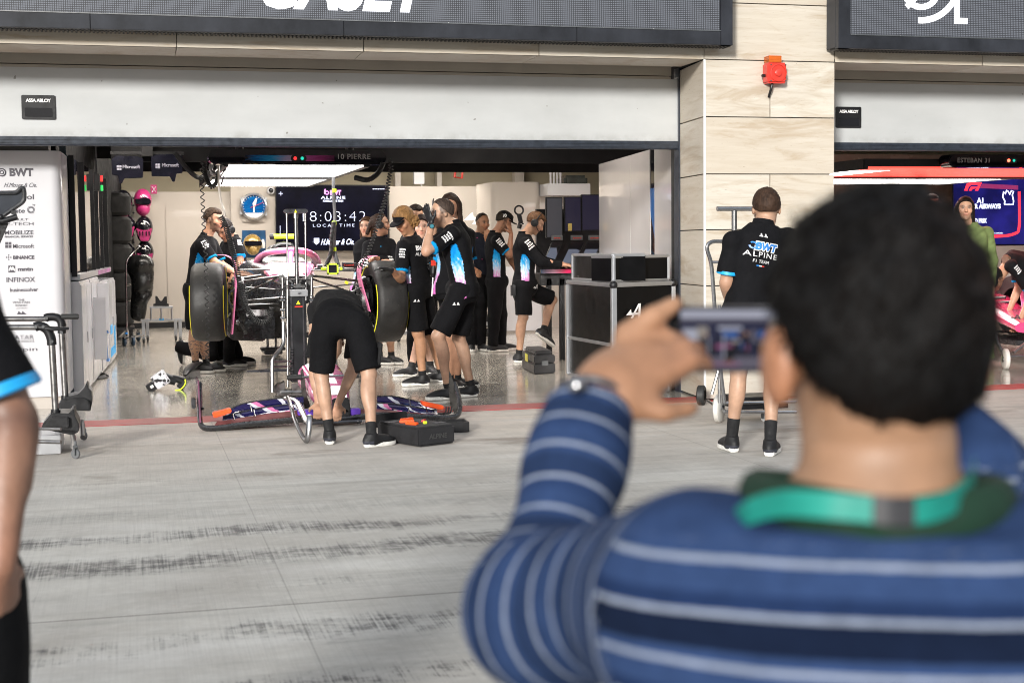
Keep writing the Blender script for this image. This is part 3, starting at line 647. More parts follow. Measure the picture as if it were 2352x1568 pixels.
mb.tube(arc(px(4, 396, PY-.003), .030, -150, 190, 20), .005, 5); mb.tube(arc(px(4, 396, PY-.003), .014, -150, 190, 16), .004, 5); flat(mb, [(-6, 402), (-3, 402), (-3, 380), (-6, 380)], PY, .003)
for i in range(20):
    a_ = R_(i*18); c = px(71, 482, PY-.002); mb.tube([c+Vector((math.cos(a_)*.016, 0, math.sin(a_)*.016)), c+Vector((math.cos(a_)*.031, 0, math.sin(a_)*.031))], .0028, 4)
for i in (0, 1):
    for j in (0, 1): flat(mb, [(12+i*7.6, 569.5-j*7.3), (18.5+i*7.6, 569.5-j*7.3), (18.5+i*7.6, 563-j*7.3), (12+i*7.6, 563-j*7.3)], PY, .003)
for dx, dy in ((0, -5), (5, 0), (0, 5), (-5, 0), (0, 0)): flat(mb, [(20+dx-2, 591+dy), (20+dx, 591+dy-2), (20+dx+2, 591+dy), (20+dx, 591+dy+2)], PY, .003)
flat(mb, [(19, 626), (35, 626), (35, 610), (19, 610)], PY, .003)
for dx in (0, 9): flat(mb, [(39+dx, 722), (43+dx, 714), (46+dx, 717), (52+dx, 722)], PY, .003); 
mb.build('lettering', mat('grey lettering', (.075, .07, .085), .5), lp, smooth=False)
mb = MB(); mb.prism([(-.03, .0), (-.012, .028), (0, .012), (.012, .028), (.03, 0), (.03, -.02), (.012, -.0), (0, -.012), (-.012, 0), (-.03, -.02)], px(27, 618.5, PY-.0035), (.8, 0, 0), (0, 0, .9), (0, -.001, 0)); mb.build('mark', M_whitep, lp, smooth=False)
# tall metal edge posts of the booth
mb = MB(); p = px(150, 500, 1.75); mb.box((p.x+.0, 1.72, 0), (p.x+.03, 1.76, 2.16)); mb.box((-.60, 1.80, 0), (-.545, 1.86, 2.5)); mb.build('wall_post', mat('dark blue-grey post', (.03, .045, .06), .3, .3), smooth=False, label='dark narrow post between sponsor panel and glass screens', cat='post')
# side wall of the garage: glass monitor wall above, white cabinets below
SX = -.555
def side(y, X=SX): return X+ (y-1.9)*.012
mb = MB(); mb.prism([(-.25, 0), (0, 0), (0, 0), (0.0, 0)], (0, 0, 0), (1, 0, 0), (0, 0, 1), (0, .001, 0)) if False else None
mb.box((SX-.35, 1.9, 0), (SX-.12, 12.9, 2.6)); mb.build('side_wall', mat('side wall dark', (.006, .006, .007), .8, spec=.1), smooth=False, label='dark side wall of the left garage behind the glass screens', cat='wall')
zt0, zt1 = 2.19, 2.13
gl = thing('glass_screen_wall', 'row of tall black glass screens along the left garage wall', 'screen wall', (SX, 1.95, .95))
ys = [1.95, 3.1, 4.35, 5.0, 5.7, 6.6]
for i, (a, b) in enumerate(zip(ys, ys[1:])):
    mb = MB(); mb.box((SX-.10, a+.012, 1.12), (SX-.004+.012*(i % 2), b-.012, 2.16-.0*i)); mb.build('glass_panel', mat('smoked glass', (.012, .010, .014), .05, var=.1, coat=1), gl, bev=.003)
mb = MB()
for y in ys: mb.box((SX-.02, y-.012, 1.08), (SX+.028, y+.012, 2.17))
mb.build('frame', M_black, gl, smooth=False)
mb = MB(); mb.box((SX-.1, 1.95, 1.05), (SX+.05, 6.6, 1.105)); led = mb.build('ledge', M_alu, gl, bev=.004)
mb = MB(); mb.box((SX+.052, 4.3, 1.055), (SX+.054, 6.4, 1.10)); mb.build('printed_strip', mat('pink blue strip', (.35, .12, .3), .3, var=.9, scale=1.2), gl, smooth=False)
# traffic light reflected in the glass
tl = thing('signal_light', 'small black signal box with red over green lamps by the glass screens', 'signal light', (SX+.12, 4.2, 1.75)); c = Vector((px(224, 410, 4.3).x, 4.3, px(224, 410, 4.3).z))
c.x = SX+.12
cc = px(222, 419, 4.6); hgt = .155
mb = MB(); mb.box(cc+Vector((-.06, -.04, -.09)), cc+Vector((.03, .04, .09))); mb.cyl(cc+Vector((0, 0, .09)), cc+Vector((0, 0, .40)), .010, n=8); mb.build('housing', M_black, tl, bev=.004)
mb = MB(); mb.cyl(cc+Vector((.052, 0, .01)), cc+Vector((.052, 0, .070)), .014, n=14); mb.build('red_lamp', emitm('lamp red', (1, .03, .03), 1.2, (.4, .02, .02)), tl)
mb = MB(); mb.cyl(cc+Vector((.052, 0, -.09)), cc+Vector((.052, 0, -.03)), .014, n=14); mb.build('green_lamp', emitm('lamp green', (.02, .6, .12), .7, (.02, .3, .05)), tl)
# white cabinets
def cab(y0, y1, x, zt, lbl, logo=0, open_=0):
    t = thing('wall_cabinet', lbl, 'cabinet', (x, y0, 0), 'white cabinets along the left garage wall'); mb = MB(); mb.box((x-.4, y0+.004, .02), (x, y1-.004, zt)); bd = mb.build('body', M_white, t, bev=.006)
    mb = MB(); n = 2
    for k in range(n):
        ya, yb = y0+(y1-y0)*k/n+.01, y0+(y1-y0)*(k+1)/n-.01; mb = MB(); mb.box((x, ya, .05), (x+.014, yb, zt-.03)); d = mb.build('door', M_white, t, bev=.004)
        mb = MB(); mb.box((x+.014, yb-.05, zt*.45), (x+.022, yb-.02, zt*.45+.10)); mb.build('handle', M_chrome, d, bev=.002)
    return t
c1 = cab(1.75, 2.9, SX+.06, 1.04, 'white cabinet nearest the garage door under the glass screens')
c2 = cab(2.9, 4.05, SX+.065, 1.04, 'second white cabinet from the garage door with a hinged flap')
c3 = cab(4.1, 5.2, SX+.075, .98, 'third white cabinet with a dark blue curved stripe')
c4 = cab(5.2, 6.5, SX+.085, .98, 'far white cabinet with a blue corner graphic')
mb = MB(); mb.box((SX+.067+.014, 3.02, .25), (SX+.20, 3.04, .86)); mb.box((SX+.08, 3.62, .5), (SX+.19, 3.64, .98)); mb.build('flap', M_white, c2, bev=.004)
mb = MB(); mb.tube([(SX+.093, 4.75+.30*math.cos(R_(a)), .48+.38*math.sin(R_(a))) for a in range(60, 300, 12)], .022, 6, sq=(.25, 1)); mb.tube([(SX+.094, 4.9+.22*math.cos(R_(a)), .62+.22*math.sin(R_(a))) for a in range(80, 290, 15)], .016, 6, sq=(.25, 1)); mb.build('stripe', M_blue, c3)
mb = MB(); mb.box((SX+.10, 5.3, .10), (SX+.103, 6.2, .20)); mb.box((SX+.10, 6.0, .10), (SX+.1035, 6.2, .42)); mb.box((SX+.10, 5.32, .36), (SX+.103, 5.65, .46)); mb.build('corner_graphic', M_cyanp, c4, smooth=False)
# the wall leans in slightly towards the back of the garage
_pv, _an = Vector((-.50, 1.0, 0)), R_(-2.55)
_tail = [_o for _o in bpy.data.objects if _o.parent is None and _o.name.split('.')[0] in ('glass_screen_wall', 'wall_cabinet', 'side_wall')]
for _o in _tail:
    _o.location = _pv+Matrix.Rotation(_an, 3, 'Z')@(_o.location-_pv); _o.rotation_euler.z = _an
# cable loop on the floor
mb = MB()
for k in range(3): mb.tube([(gp(222, 866).x+(.115-.012*k)*math.cos(R_(a)), gp(222, 866).y+(.30-.03*k)*math.sin(R_(a)), .01+.006*k) for a in range(0, 340+k*5, 12)], .008, 6)
mb.build('floor_cable', M_rub, label='looped black cable on the garage floor beside the white cabinets', cat='cable')
# ---- right partition of the left garage
P0_, Y1_ = Vector((4.765, YD+.08, 0)), 4.4; P1_ = px(1376, 500, Y1_); P1_.z = 0; zt = (px(1376, 368, Y1_).z+2.19)/2
du = (P1_-P0_).normalized(); dn = Vector((du.y, -du.x, 0)); Lp = (P1_-P0_).length
rp_ = thing('white_partition', 'glossy white partition at the right of the left garage with a black and blue stripe', 'partition', (P0_+P1_)/2)
def along(x):     # distance along the partition seen at sheet column x
    r = ray(x, 500); M = Matrix(((r.x, -du.x), (r.y, -du.y))); q = Vector((P0_.x-CAMC.x, P0_.y-CAMC.y)); return (M.inverted()@q)[1]
sj, s1_, s0_ = along(1448), along(1493), along(1503)
for a, b in ((.0, s0_), (s1_, sj), (sj, Lp)):
    mb = MB(); mb.prism([(a+.002, .02), (b-.002, .02), (b-.002, zt), (a+.002, zt)], P0_, du, (0, 0, 1), dn*.05); mb.build('wall_panel', mat('partition laminate', (.58, .555, .55), .12, var=.04, scale=1.5, coat=.5), rp_, bev=.002)
mb = MB(); mb.prism([(s0_, .02), (s1_, .02), (s1_, zt), (s0_, zt)], P0_+dn*.006, du, (0, 0, 1), dn*.04); mb.build('stripe', M_gloss, rp_, smooth=False)
z0 = 1.36; mb = MB(); mb.prism([(s0_+.002, z0), (s1_-.002, z0+.28), (s1_-.002, z0+.50), (s0_+.002, z0+.50)], P0_+dn*.005, du, (0, 0, 1), dn*-.002); mb.build('blue_stripe', mat('deep blue print', (.0, .07, .24), .35), rp_, smooth=False)
# ---- overhead gantry with the light panel
def gantry(x0, x1, z, y0, ylen, lbl, txt_, mirror=False, red=False, bar=(0, 0)):
    t = thing('light_gantry', lbl, 'gantry', ((x0+x1)/2, y0, z)); bx0, bx1 = bar; h = .135
    mb = MB(); prof = rpoly(bx1-bx0, h, h*.48, 8); mb.prism(prof, ((bx0+bx1)/2, y0, z+h/2+.004), (1, 0, 0), (0, 0, 1), (0, .22, 0)); mb.build('front_beam', M_gloss, t, bev=.012)
    mb = MB(); mb.box((x0-.05, y0+.2, z+.02), (x1+.05, y0+ylen, z+.10)); fr = mb.build('frame', M_black, t, bev=.01)
    for k, (a, b) in enumerate(((.24, ylen*.50), (ylen*.55, ylen-.03)) if not red else ((.24, .62), (.64, ylen*.5), (ylen*.55, ylen-.03))):
        for xa, xb, m_ in (((x0, x1, M_lamp),) if not red else ((x0, x0+.5, M_lamp if k else M_lampr), (x0+.5, x1, M_lampr if k < 2 else M_lamp))):
            mb = MB(); mb.box((xa, y0+a, z-.0), (xb, y0+b, z+.019)); mb.build('lamp_panel', m_, fr, smooth=False)
    mb = MB(); mb.box((x0-.02, y0+ylen*.49, z-.020), (x1+.02, y0+ylen*.49+.20, z+.03)); [mb.box((xx-.03, y0+.22, z-.008), (xx+.03, y0+ylen, z+.03)) for xx in (x0-.02, x1+.02)]; mb.build('divider', M_black, fr, smooth=False)
    yf = y0-.0025
    mb = MB(); text(mb, txt_[0], (txt_[1], yf, z+.052), (1, 0, 0), (0, 0, 1), .068, bold=.0008, spacing=1.1); mb.build('lettering', mat('silver lettering', (.5, .48, .47), .4), t, smooth=False)
    return t, yf
M_lampr = emitm('lamp red panel', (1, .07, .05), 1.5, (.5, .05, .05))
GY = 1.75; gz = px(680, 381, GY+.2).z; bx0, bx1 = px(479, 365, GY).x, px(888, 365, GY).x
tx = px(773, 369, GY).x
g1, yf = gantry(px(522, 381, GY+.24).x, px(837, 381, GY+.24).x, gz, GY, 4.9, 'black overhead gantry with two white light panels above the pink car', ('10 PIERRE', tx), bar=(bx0, bx1))
def f_stripe(nt, N, L, B):
    g = G_(nt); p = g.pos(); X, Y, Z = g.sep(p); n = g.noise(g.mp(p, (7, 1, 60)), 2, 5, .7); x0_, x1_ = px(565, 364, 1.75).x, px(775, 364, 1.75).x
    u = g.m('ADD', g.mr(X, x0_, x1_), g.m('MULTIPLY', g.m('SUBTRACT', n, .5), .35))
    r = N.new('ShaderNodeValToRGB'); e = r.color_ramp.elements; e[0].position = 0; e[0].color = (.005, .005, .01, 1); e[1].position = 1; e[1].color = (.005, .005, .01, 1)
    for ps, c in ((.12, (.0, .15, .45)), (.3, (.02, .35, .7)), (.5, (.55, .4, .6)), (.62, (.6, .12, .4)), (.8, (.35, .04, .2))): q = e.new(ps); q.color = (*c, 1)
    L.new(u, r.inputs[0]); L.new(r.outputs[0], B.inputs['Base Color']); B.inputs['Roughness'].default_value = .15
mb = MB(); a, b = px(563, 370, GY-.0015), px(738, 357, GY-.0015); mb.box((a.x, GY-.0025, a.z), (b.x+.12, GY-.001, b.z)); mb.build('colour_band', graph('gantry colour band', f_stripe), g1, smooth=False)
mb = MB(); c = px(686, 364, GY); mb.prism(rpoly(.145, .062, .03), c+Vector((0, -.0028, 0)), (1, 0, 0), (0, 0, 1), (0, -.004, 0)); lpq = mb.build('lamp_box', M_black, g1, bev=.0015)
for dx, m_, nm in ((-.032, 'lamp red', 'red_lamp'), (.032, 'lamp green', 'green_lamp')):
    mb = MB(); mb.cyl(c+Vector((dx, -.006, 0)), c+Vector((dx, -.010, 0)), .0155, n=14); mb.build(nm, _mc[m_] if dx < 0 else emitm('lamp teal', (.02, .55, .4), .8, (0, .3, .2)), lpq)
mb = MB(); mb.cyl((bx0+.3, GY+.3, gz+.1), (bx0+.3, GY+.3, 3.0), .04, n=10); mb.cyl((bx1-.3, GY+.3, gz+.1), (bx1-.3, GY+.3, 3.0), .04, n=10); mb.build('hanger', M_black, g1)
# bracket ironwork under the left end of the gantry
mb = MB(); p0 = px(480, 385, GY+.1); mb.tube(bez([px(486, 378, GY+.1), px(484, 392, GY+.1), px(496, 399, GY+.1), px(512, 380, GY+.1)], 12), .022, 8); mb.tube([px(508, 425, GY+.6), px(520, 385, GY+.6), px(492, 427, GY+.6)], .012, 6); mb.build('bracket', M_steel, g1)
# ---- coiled hoses and cables hanging from the gantry
def hose(name, lbl, path, r, turns, wire, m=M_rub, **k): return coil(path, r, turns, wire, **k).build(name, m, label=lbl, cat='hose')
Y1 = 1.45
hose('coiled_cable', 'thin coiled cable hanging from the left gantry end in front of the left tyre', [px(467, 368, Y1), px(463, 400, Y1), px(465, 450, Y1), px(468, 520, Y1), px(473, 600, Y1), px(475, 700, Y1), px(477, 790, Y1), px(476, 830, Y1)], .016, 30, .005)
hose('air_hose', 'thick black coiled air hose sweeping down from the gantry to the jack', [px(507, 497, Y1-.05), px(519, 520, Y1-.05), px(530, 560, Y1-.1), px(545, 620, Y1-.15), px(560, 690, Y1-.2), px(580, 727, Y1-.22), px(602, 742, Y1-.22), px(622, 728, Y1-.2), px(625, 705, Y1-.18)], .023, 72, .0055, per=10)
mb = MB(); mb.tube(bez([px(502, 380, Y1), px(503, 430, Y1), px(508, 465, Y1), px(516, 492, Y1), px(510, 500, Y1)], 24), .010, 8); mb.build('air_line', M_beige, label='pale straight air line feeding the thick coiled hose', cat='hose')
hose('coiled_cable', 'coiled cable looping below the left gantry end', [px(470, 372, Y1+.1), px(472, 400, Y1+.1), px(484, 428, Y1+.1), px(497, 420, Y1+.1), px(502, 395, Y1+.1)], .017, 26, .007)
hose('coiled_cable', 'thin coiled cable hanging from the right gantry end to the right tyre', [px(893, 368, Y1), px(898, 385, Y1), px(892, 420, Y1), px(888, 450, Y1), px(872, 500, Y1), px(853, 560, Y1), px(835, 600, Y1), px(822, 612, Y1)], .018, 36, .006)
hose('coiled_cable', 'dark coiled hose looping below the right gantry end', [px(880, 375, Y1+.1), px(868, 398, Y1+.1), px(845, 413, Y1+.1), px(815, 408, Y1+.2)], .018, 30, .008)
mb = MB(); mb.tube(bez([px(402, 352, 2.6), px(430, 388, 2.6), px(455, 408, 2.6), px(474, 404, 2.4), px(492, 385, 2.0)], 20), .022, 8); mb.build('power_cable', M_rub, label='thick black cable drooping between the hanging wings and the gantry', cat='cable')
cr = thing('hanging_cable_pole', 'grey cable drop with yellow bands hanging in front of the time screen', 'cable drop', px(768, 620, 2.3))
mb = MB(); mb.tube(bez([px(766, 408, 2.3), px(766, 440, 2.3), px(769, 500, 2.3), px(768, 560, 2.3), px(772, 590, 2.3), px(783, 622, 2.3)], 30), .016, 8); mb.tube(bez([px(768, 570, 2.3), px(766, 585, 2.3), px(780, 620, 2.3)], 12), .012, 8); mb.build('cable', M_grey, cr)
for y in (438, 512, 572):
    mb = MB(); p = px(767.5, y, 2.3); mb.cyl(p+Vector((0, 0, -.018)), p+Vector((0, 0, .018)), .022, n=12); mb.build('yellow_band', M_neon, cr)
hose('coiled_hose', 'short coiled hose beside the yellow banded cable', [px(767, 510, 2.25), px(762, 545, 2.25), px(760, 580, 2.25), px(748, 612, 2.25)], .016, 36, .007)
# ---- rear wings stored under the ceiling
for x0, lb in ((256, 'left of two black rear wings hanging from the ceiling'), (345, 'right of two black rear wings hanging from the ceiling')):
    Yw = 5.0; t = thing('rear_wing', lb, 'car wing', px(x0+40, 400, Yw), 'rear wings hanging from the ceiling'); d = (0, 0) if x0 == 256 else (0, -4)
    Q = [(x0+0, 366+d[1]), (x0+1, 402+d[1]), (x0+15, 404+d[1]), (x0+19, 422+d[1]), (x0+24, 422+d[1]), (x0+30, 410+d[1]), (x0+72, 409+d[1]), (x0+73, 365+d[1]), (x0+60, 360+d[1]), (x0+10, 358+d[1])]
    if x0 == 345: Q = [(2*x0+75-a, b) for a, b in Q][::-1]
    mb = MB(); flat(mb, Q, Yw, .03); bd = mb.build('endplate', mat('dark blue wing paint', (.004, .0045, .014), .2, var=.3, coat=.3), t, bev=.004)
    mb = MB(); ttext(mb, 'Microsoft', x0+(26 if x0 == 256 else 27), x0+(66 if x0 == 256 else 66), 387+d[1], Yw-.03, 8, bold=.001)
    for i in (0, 1):
        for j in (0, 1): xx, yy = x0+12+i*6, 383+d[1]+j*6-.5; flat(mb, [(xx, yy+2.5), (xx+5, yy+2.5), (xx+5, yy-2.5), (xx, yy-2.5)], Yw-.03, .003)
    mb.build('lettering', mat('pale lettering', (.42, .42, .5), .4), bd, smooth=False)
mb = MB(); a = px(338, 353, 5.1); mb.box((a.x-.06, 5.0, a.z-.03), (a.x+.06, 5.2, 3.0)); mb.box((a.x-.4, 5.04, a.z-.01), (a.x+.4, 5.1, a.z+.02)); mb.build('hanging_bracket', M_black, label='black ceiling bracket between the two hanging rear wings', cat='bracket', smooth=False)
a = px(245, 387, 13.3); mb = MB(); mb.box(a+Vector((-.09, -.03, -.03)), a+Vector((.09, .02, .035))); ex = mb.build('exit_sign', emitm('exit green', (.02, .7, .25), .9, (0, .3, .1)), label='small green exit sign on the rear wall', cat='sign', bev=.004)
mb = MB(); text(mb, 'EXIT', (a.x-.07, a.y-.031, a.z-.02), (1, 0, 0), (0, 0, 1), .055, bold=.002); mb.build('lettering', M_whitep, ex, smooth=False)
# tyres in black blankets
tsx = thing('tyre_stack_trolley', 'low trolley under the stack of blanketed tyres', 'trolley', (-.30, 10.4, 0)); tc = Vector((-.36, 10.4, 0))
mb = MB(); mb.box(tc+Vector((-.36, -.3, .14)), tc+Vector((.36, .3, .18))); mb.build('deck', M_dsteel, tsx, bev=.005)
for k, (dx, dy) in enumerate(((-.3, -.28), (.32, -.28), (.3, .28), (-.3, .28))): mb = MB(); p = tc+Vector((dx, dy, .07)); mb.cyl(p+Vector((-.02, 0, 0)), p+Vector((.02, 0, 0)), .068, n=16); mb.build('wheel', M_rub, tsx, bev=.005)
M_blk = mat('tyre blanket', (.005, .0048, .005), .8, var=.3, scale=6, bump=.5, bscale=12)
zs_ = [.185, .555, .975, 1.39, 1.80]; zh = [.36, .41, .405, .40, .33]; lbn = ['lowest', 'second from the bottom', 'third from the bottom', 'fourth from the bottom', 'topmost']
for z, h, l in zip(zs_, zh, lbn):
    mb = MB(); mb.lathe([(.05, 0), (.30, .0), (.355, .05), (.365, h*.5), (.355, h-.05), (.31, h), (.05, h)], tc+Vector((0, 0, z)), n=32); mb.build('blanketed_tyre', M_blk, label='tyre in a black warming blanket, %s of the stack' % l, cat='tyre', group='blanketed tyres in a stack')
mb = MB(); mb.cyl(tc+Vector((.22, -.3, 2.135)), tc+Vector((-.3, -.3, 2.13)), .012, n=8); mb.build('blanket_bar', M_dsteel, label='thin dark bar lying on the blanketed tyre stack', cat='bar')
# helmets on the rack
def crew_helmet(x, y, s, pinkmode, lbl, Y=12.6):
    c = px(x, y, Y); t = thing('crew_helmet', lbl, 'helmet', c+Vector((0, 0, -.2*s)), 'pit crew helmets on the wall rack')
    mb = MB(); mb.ball(c+Vector((0, 0, .03)), (.142*s, .15*s, .185*s), 20); mb.ball(c+Vector((.0, -.03, -.10*s)), (.115*s, .12*s, .13*s), 16); b = mb.build('shell', M_pinkd if pinkmode else M_gloss, t)
    mb = MB()
    if pinkmode: mb.prism([(-.115, -.02), (.115, -.03), (.13, .05), (.03, .10), (-.06, .06), (-.12, .08)], c+Vector((0, -.10, -.02)), (s, 0, 0), (0, 0, s), (0, -.07, 0)); mb.build('visor', M_gloss, t, bev=.015)
    else:
        mb.prism([(-.13, .02), (-.10, -.09), (-.06, -.20), (.06, -.20), (.10, -.09), (.13, .02), (.05, -.02), (-.05, -.02)], c+Vector((0, -.10, 0)), (s, 0, 0), (0, 0, s), (0, -.07, 0)); v = mb.build('chin_guard', M_pinkd, t, bev=.012)
        mb = MB(); 
        for q in (-.07, -.025, .03, .075): mb.box(c+Vector((q*s-.008, -.185, -.11*s)), c+Vector((q*s+.010, -.165, -.04*s))); 
        mb.build('vent', M_gloss, v, smooth=False)
    mb = MB(); emblem(mb, c+Vector((-.04, -.152*s, .07*s)), (1, 0, 0), (0, .25, 1), .05); mb.build('mark', M_whitep, t, smooth=False)
M_pinkd = mat('deep pink paint', (.42, .03, .15), .3, var=.15, coat=.6)
crew_helmet(283, 468, 1.05, 0, 'black crew helmet with pink edge, top left on the rack'); crew_helmet(328, 464, 1.0, 1, 'pink crew helmet with black visor, top right on the rack')
crew_helmet(331, 526, 1.0, 0, 'black crew helmet with pink chin, middle of the right rack column'); crew_helmet(333, 583, 1.0, 0, 'black crew helmet with pink chin, lowest on the right rack column')
crew_helmet(291, 522, 1.0, 0, 'black crew helmet half hidden behind the tyre stack, middle row'); crew_helmet(291, 585, 1.0, 0, 'black crew helmet half hidden behind the tyre stack, lower row')
crew_helmet(247, 462, .95, 1, 'pink crew helmet at the far left above the tyre stack')
mb = MB(); a, b = px(305, 445, 13.0), px(347, 600, 13.0); mb.box((a.x, 12.9, b.z), (b.x, 13.06, a.z)); rk = mb.build('helmet_rack', M_beige, label='pale board holding the crew helmets', cat='rack', bev=.004)
mb = MB()
for k in range(9): p = px(307, 455+k*17, 12.9); mb.ball(p, .018, 8)
mb.build('peg', M_ink, rk)
a = px(353, 435, 12.9); mb = MB(); mb.box(a+Vector((-.05, 0, -.075)), a+Vector((.05, .012, .075))); ps = mb.build('warning_sign', M_pinkd, label='small pink warning sign beside the helmets', cat='sign', bev=.003); mb = MB(); mb.tube([a+Vector((-.03, -.004, -.05)), a+Vector((.03, -.004, .04))], .006, 4); mb.tube([a+Vector((.03, -.004, -.04)), a+Vector((-.03, -.004, .05))], .006, 4); mb.build('mark', M_whitep, ps)
# ---- lamps: unseen ceiling strips added to brighten the garage, the gantry panels
def area(name, loc, sx, sy, e, rot=(0, 0, 0), col=(1, .93, .84)):
    l = bpy.data.lights.new(name, 'AREA'); l.shape = 'RECTANGLE'; l.size = sx; l.size_y = sy; l.energy = e; l.color = col
    o = bpy.data.objects.new(name, l); COL.objects.link(o); o.location = loc; o.rotation_euler = rot; return o
def strip(x, y, z, sx, sy, e, lbl, col=(1, .93, .84), st=6):
    mb = MB(); mb.box((x-sx/2, y-sy/2, z), (x+sx/2, y+sy/2, z+.04)); mb.build('added_fill_lamp', M_lampw, smooth=False, label=lbl, cat='added fill lamp', group='unseen fill lamps added inside the garages')
    area('lamp', (x, y, z-.01), sx*.98, sy*.98, e, col=col)
M_lampw = emitm('warm fill lamp', (1, .9, .78), 5, (.8, .8, .8))
strip(1.5, 11.6, 2.9, 3.2, .3, 56.7, 'long unseen fill lamp added near the rear wall by the clock'); strip(4.9, 11.8, 2.9, 2.4, .3, 45.9, 'long unseen fill lamp added near the rear wall by the emblem')
strip(2.2, 8.4, 2.9, 4.5, .3, 51.3, 'long unseen fill lamp added just behind the black pelmet')
strip(5.6, 8.2, 2.9, 1.2, .6, 29.7, 'short unseen fill lamp added above the monitors'); strip(3.9, 3.2, 2.9, .4, 2.8, 27.0, 'unseen fill lamp added over the right of the garage'); strip(-.1, 3.6, 2.9, .4, 3.0, 21.6, 'unseen fill lamp added over the left of the garage')
cx_ = (px(522, 381, GY+.24).x+px(837, 381, GY+.24).x)/2
area('gantry lamp', (cx_, GY+2.5, gz-.02), 1.25, 4.4, 20, col=(1, .97, .93))
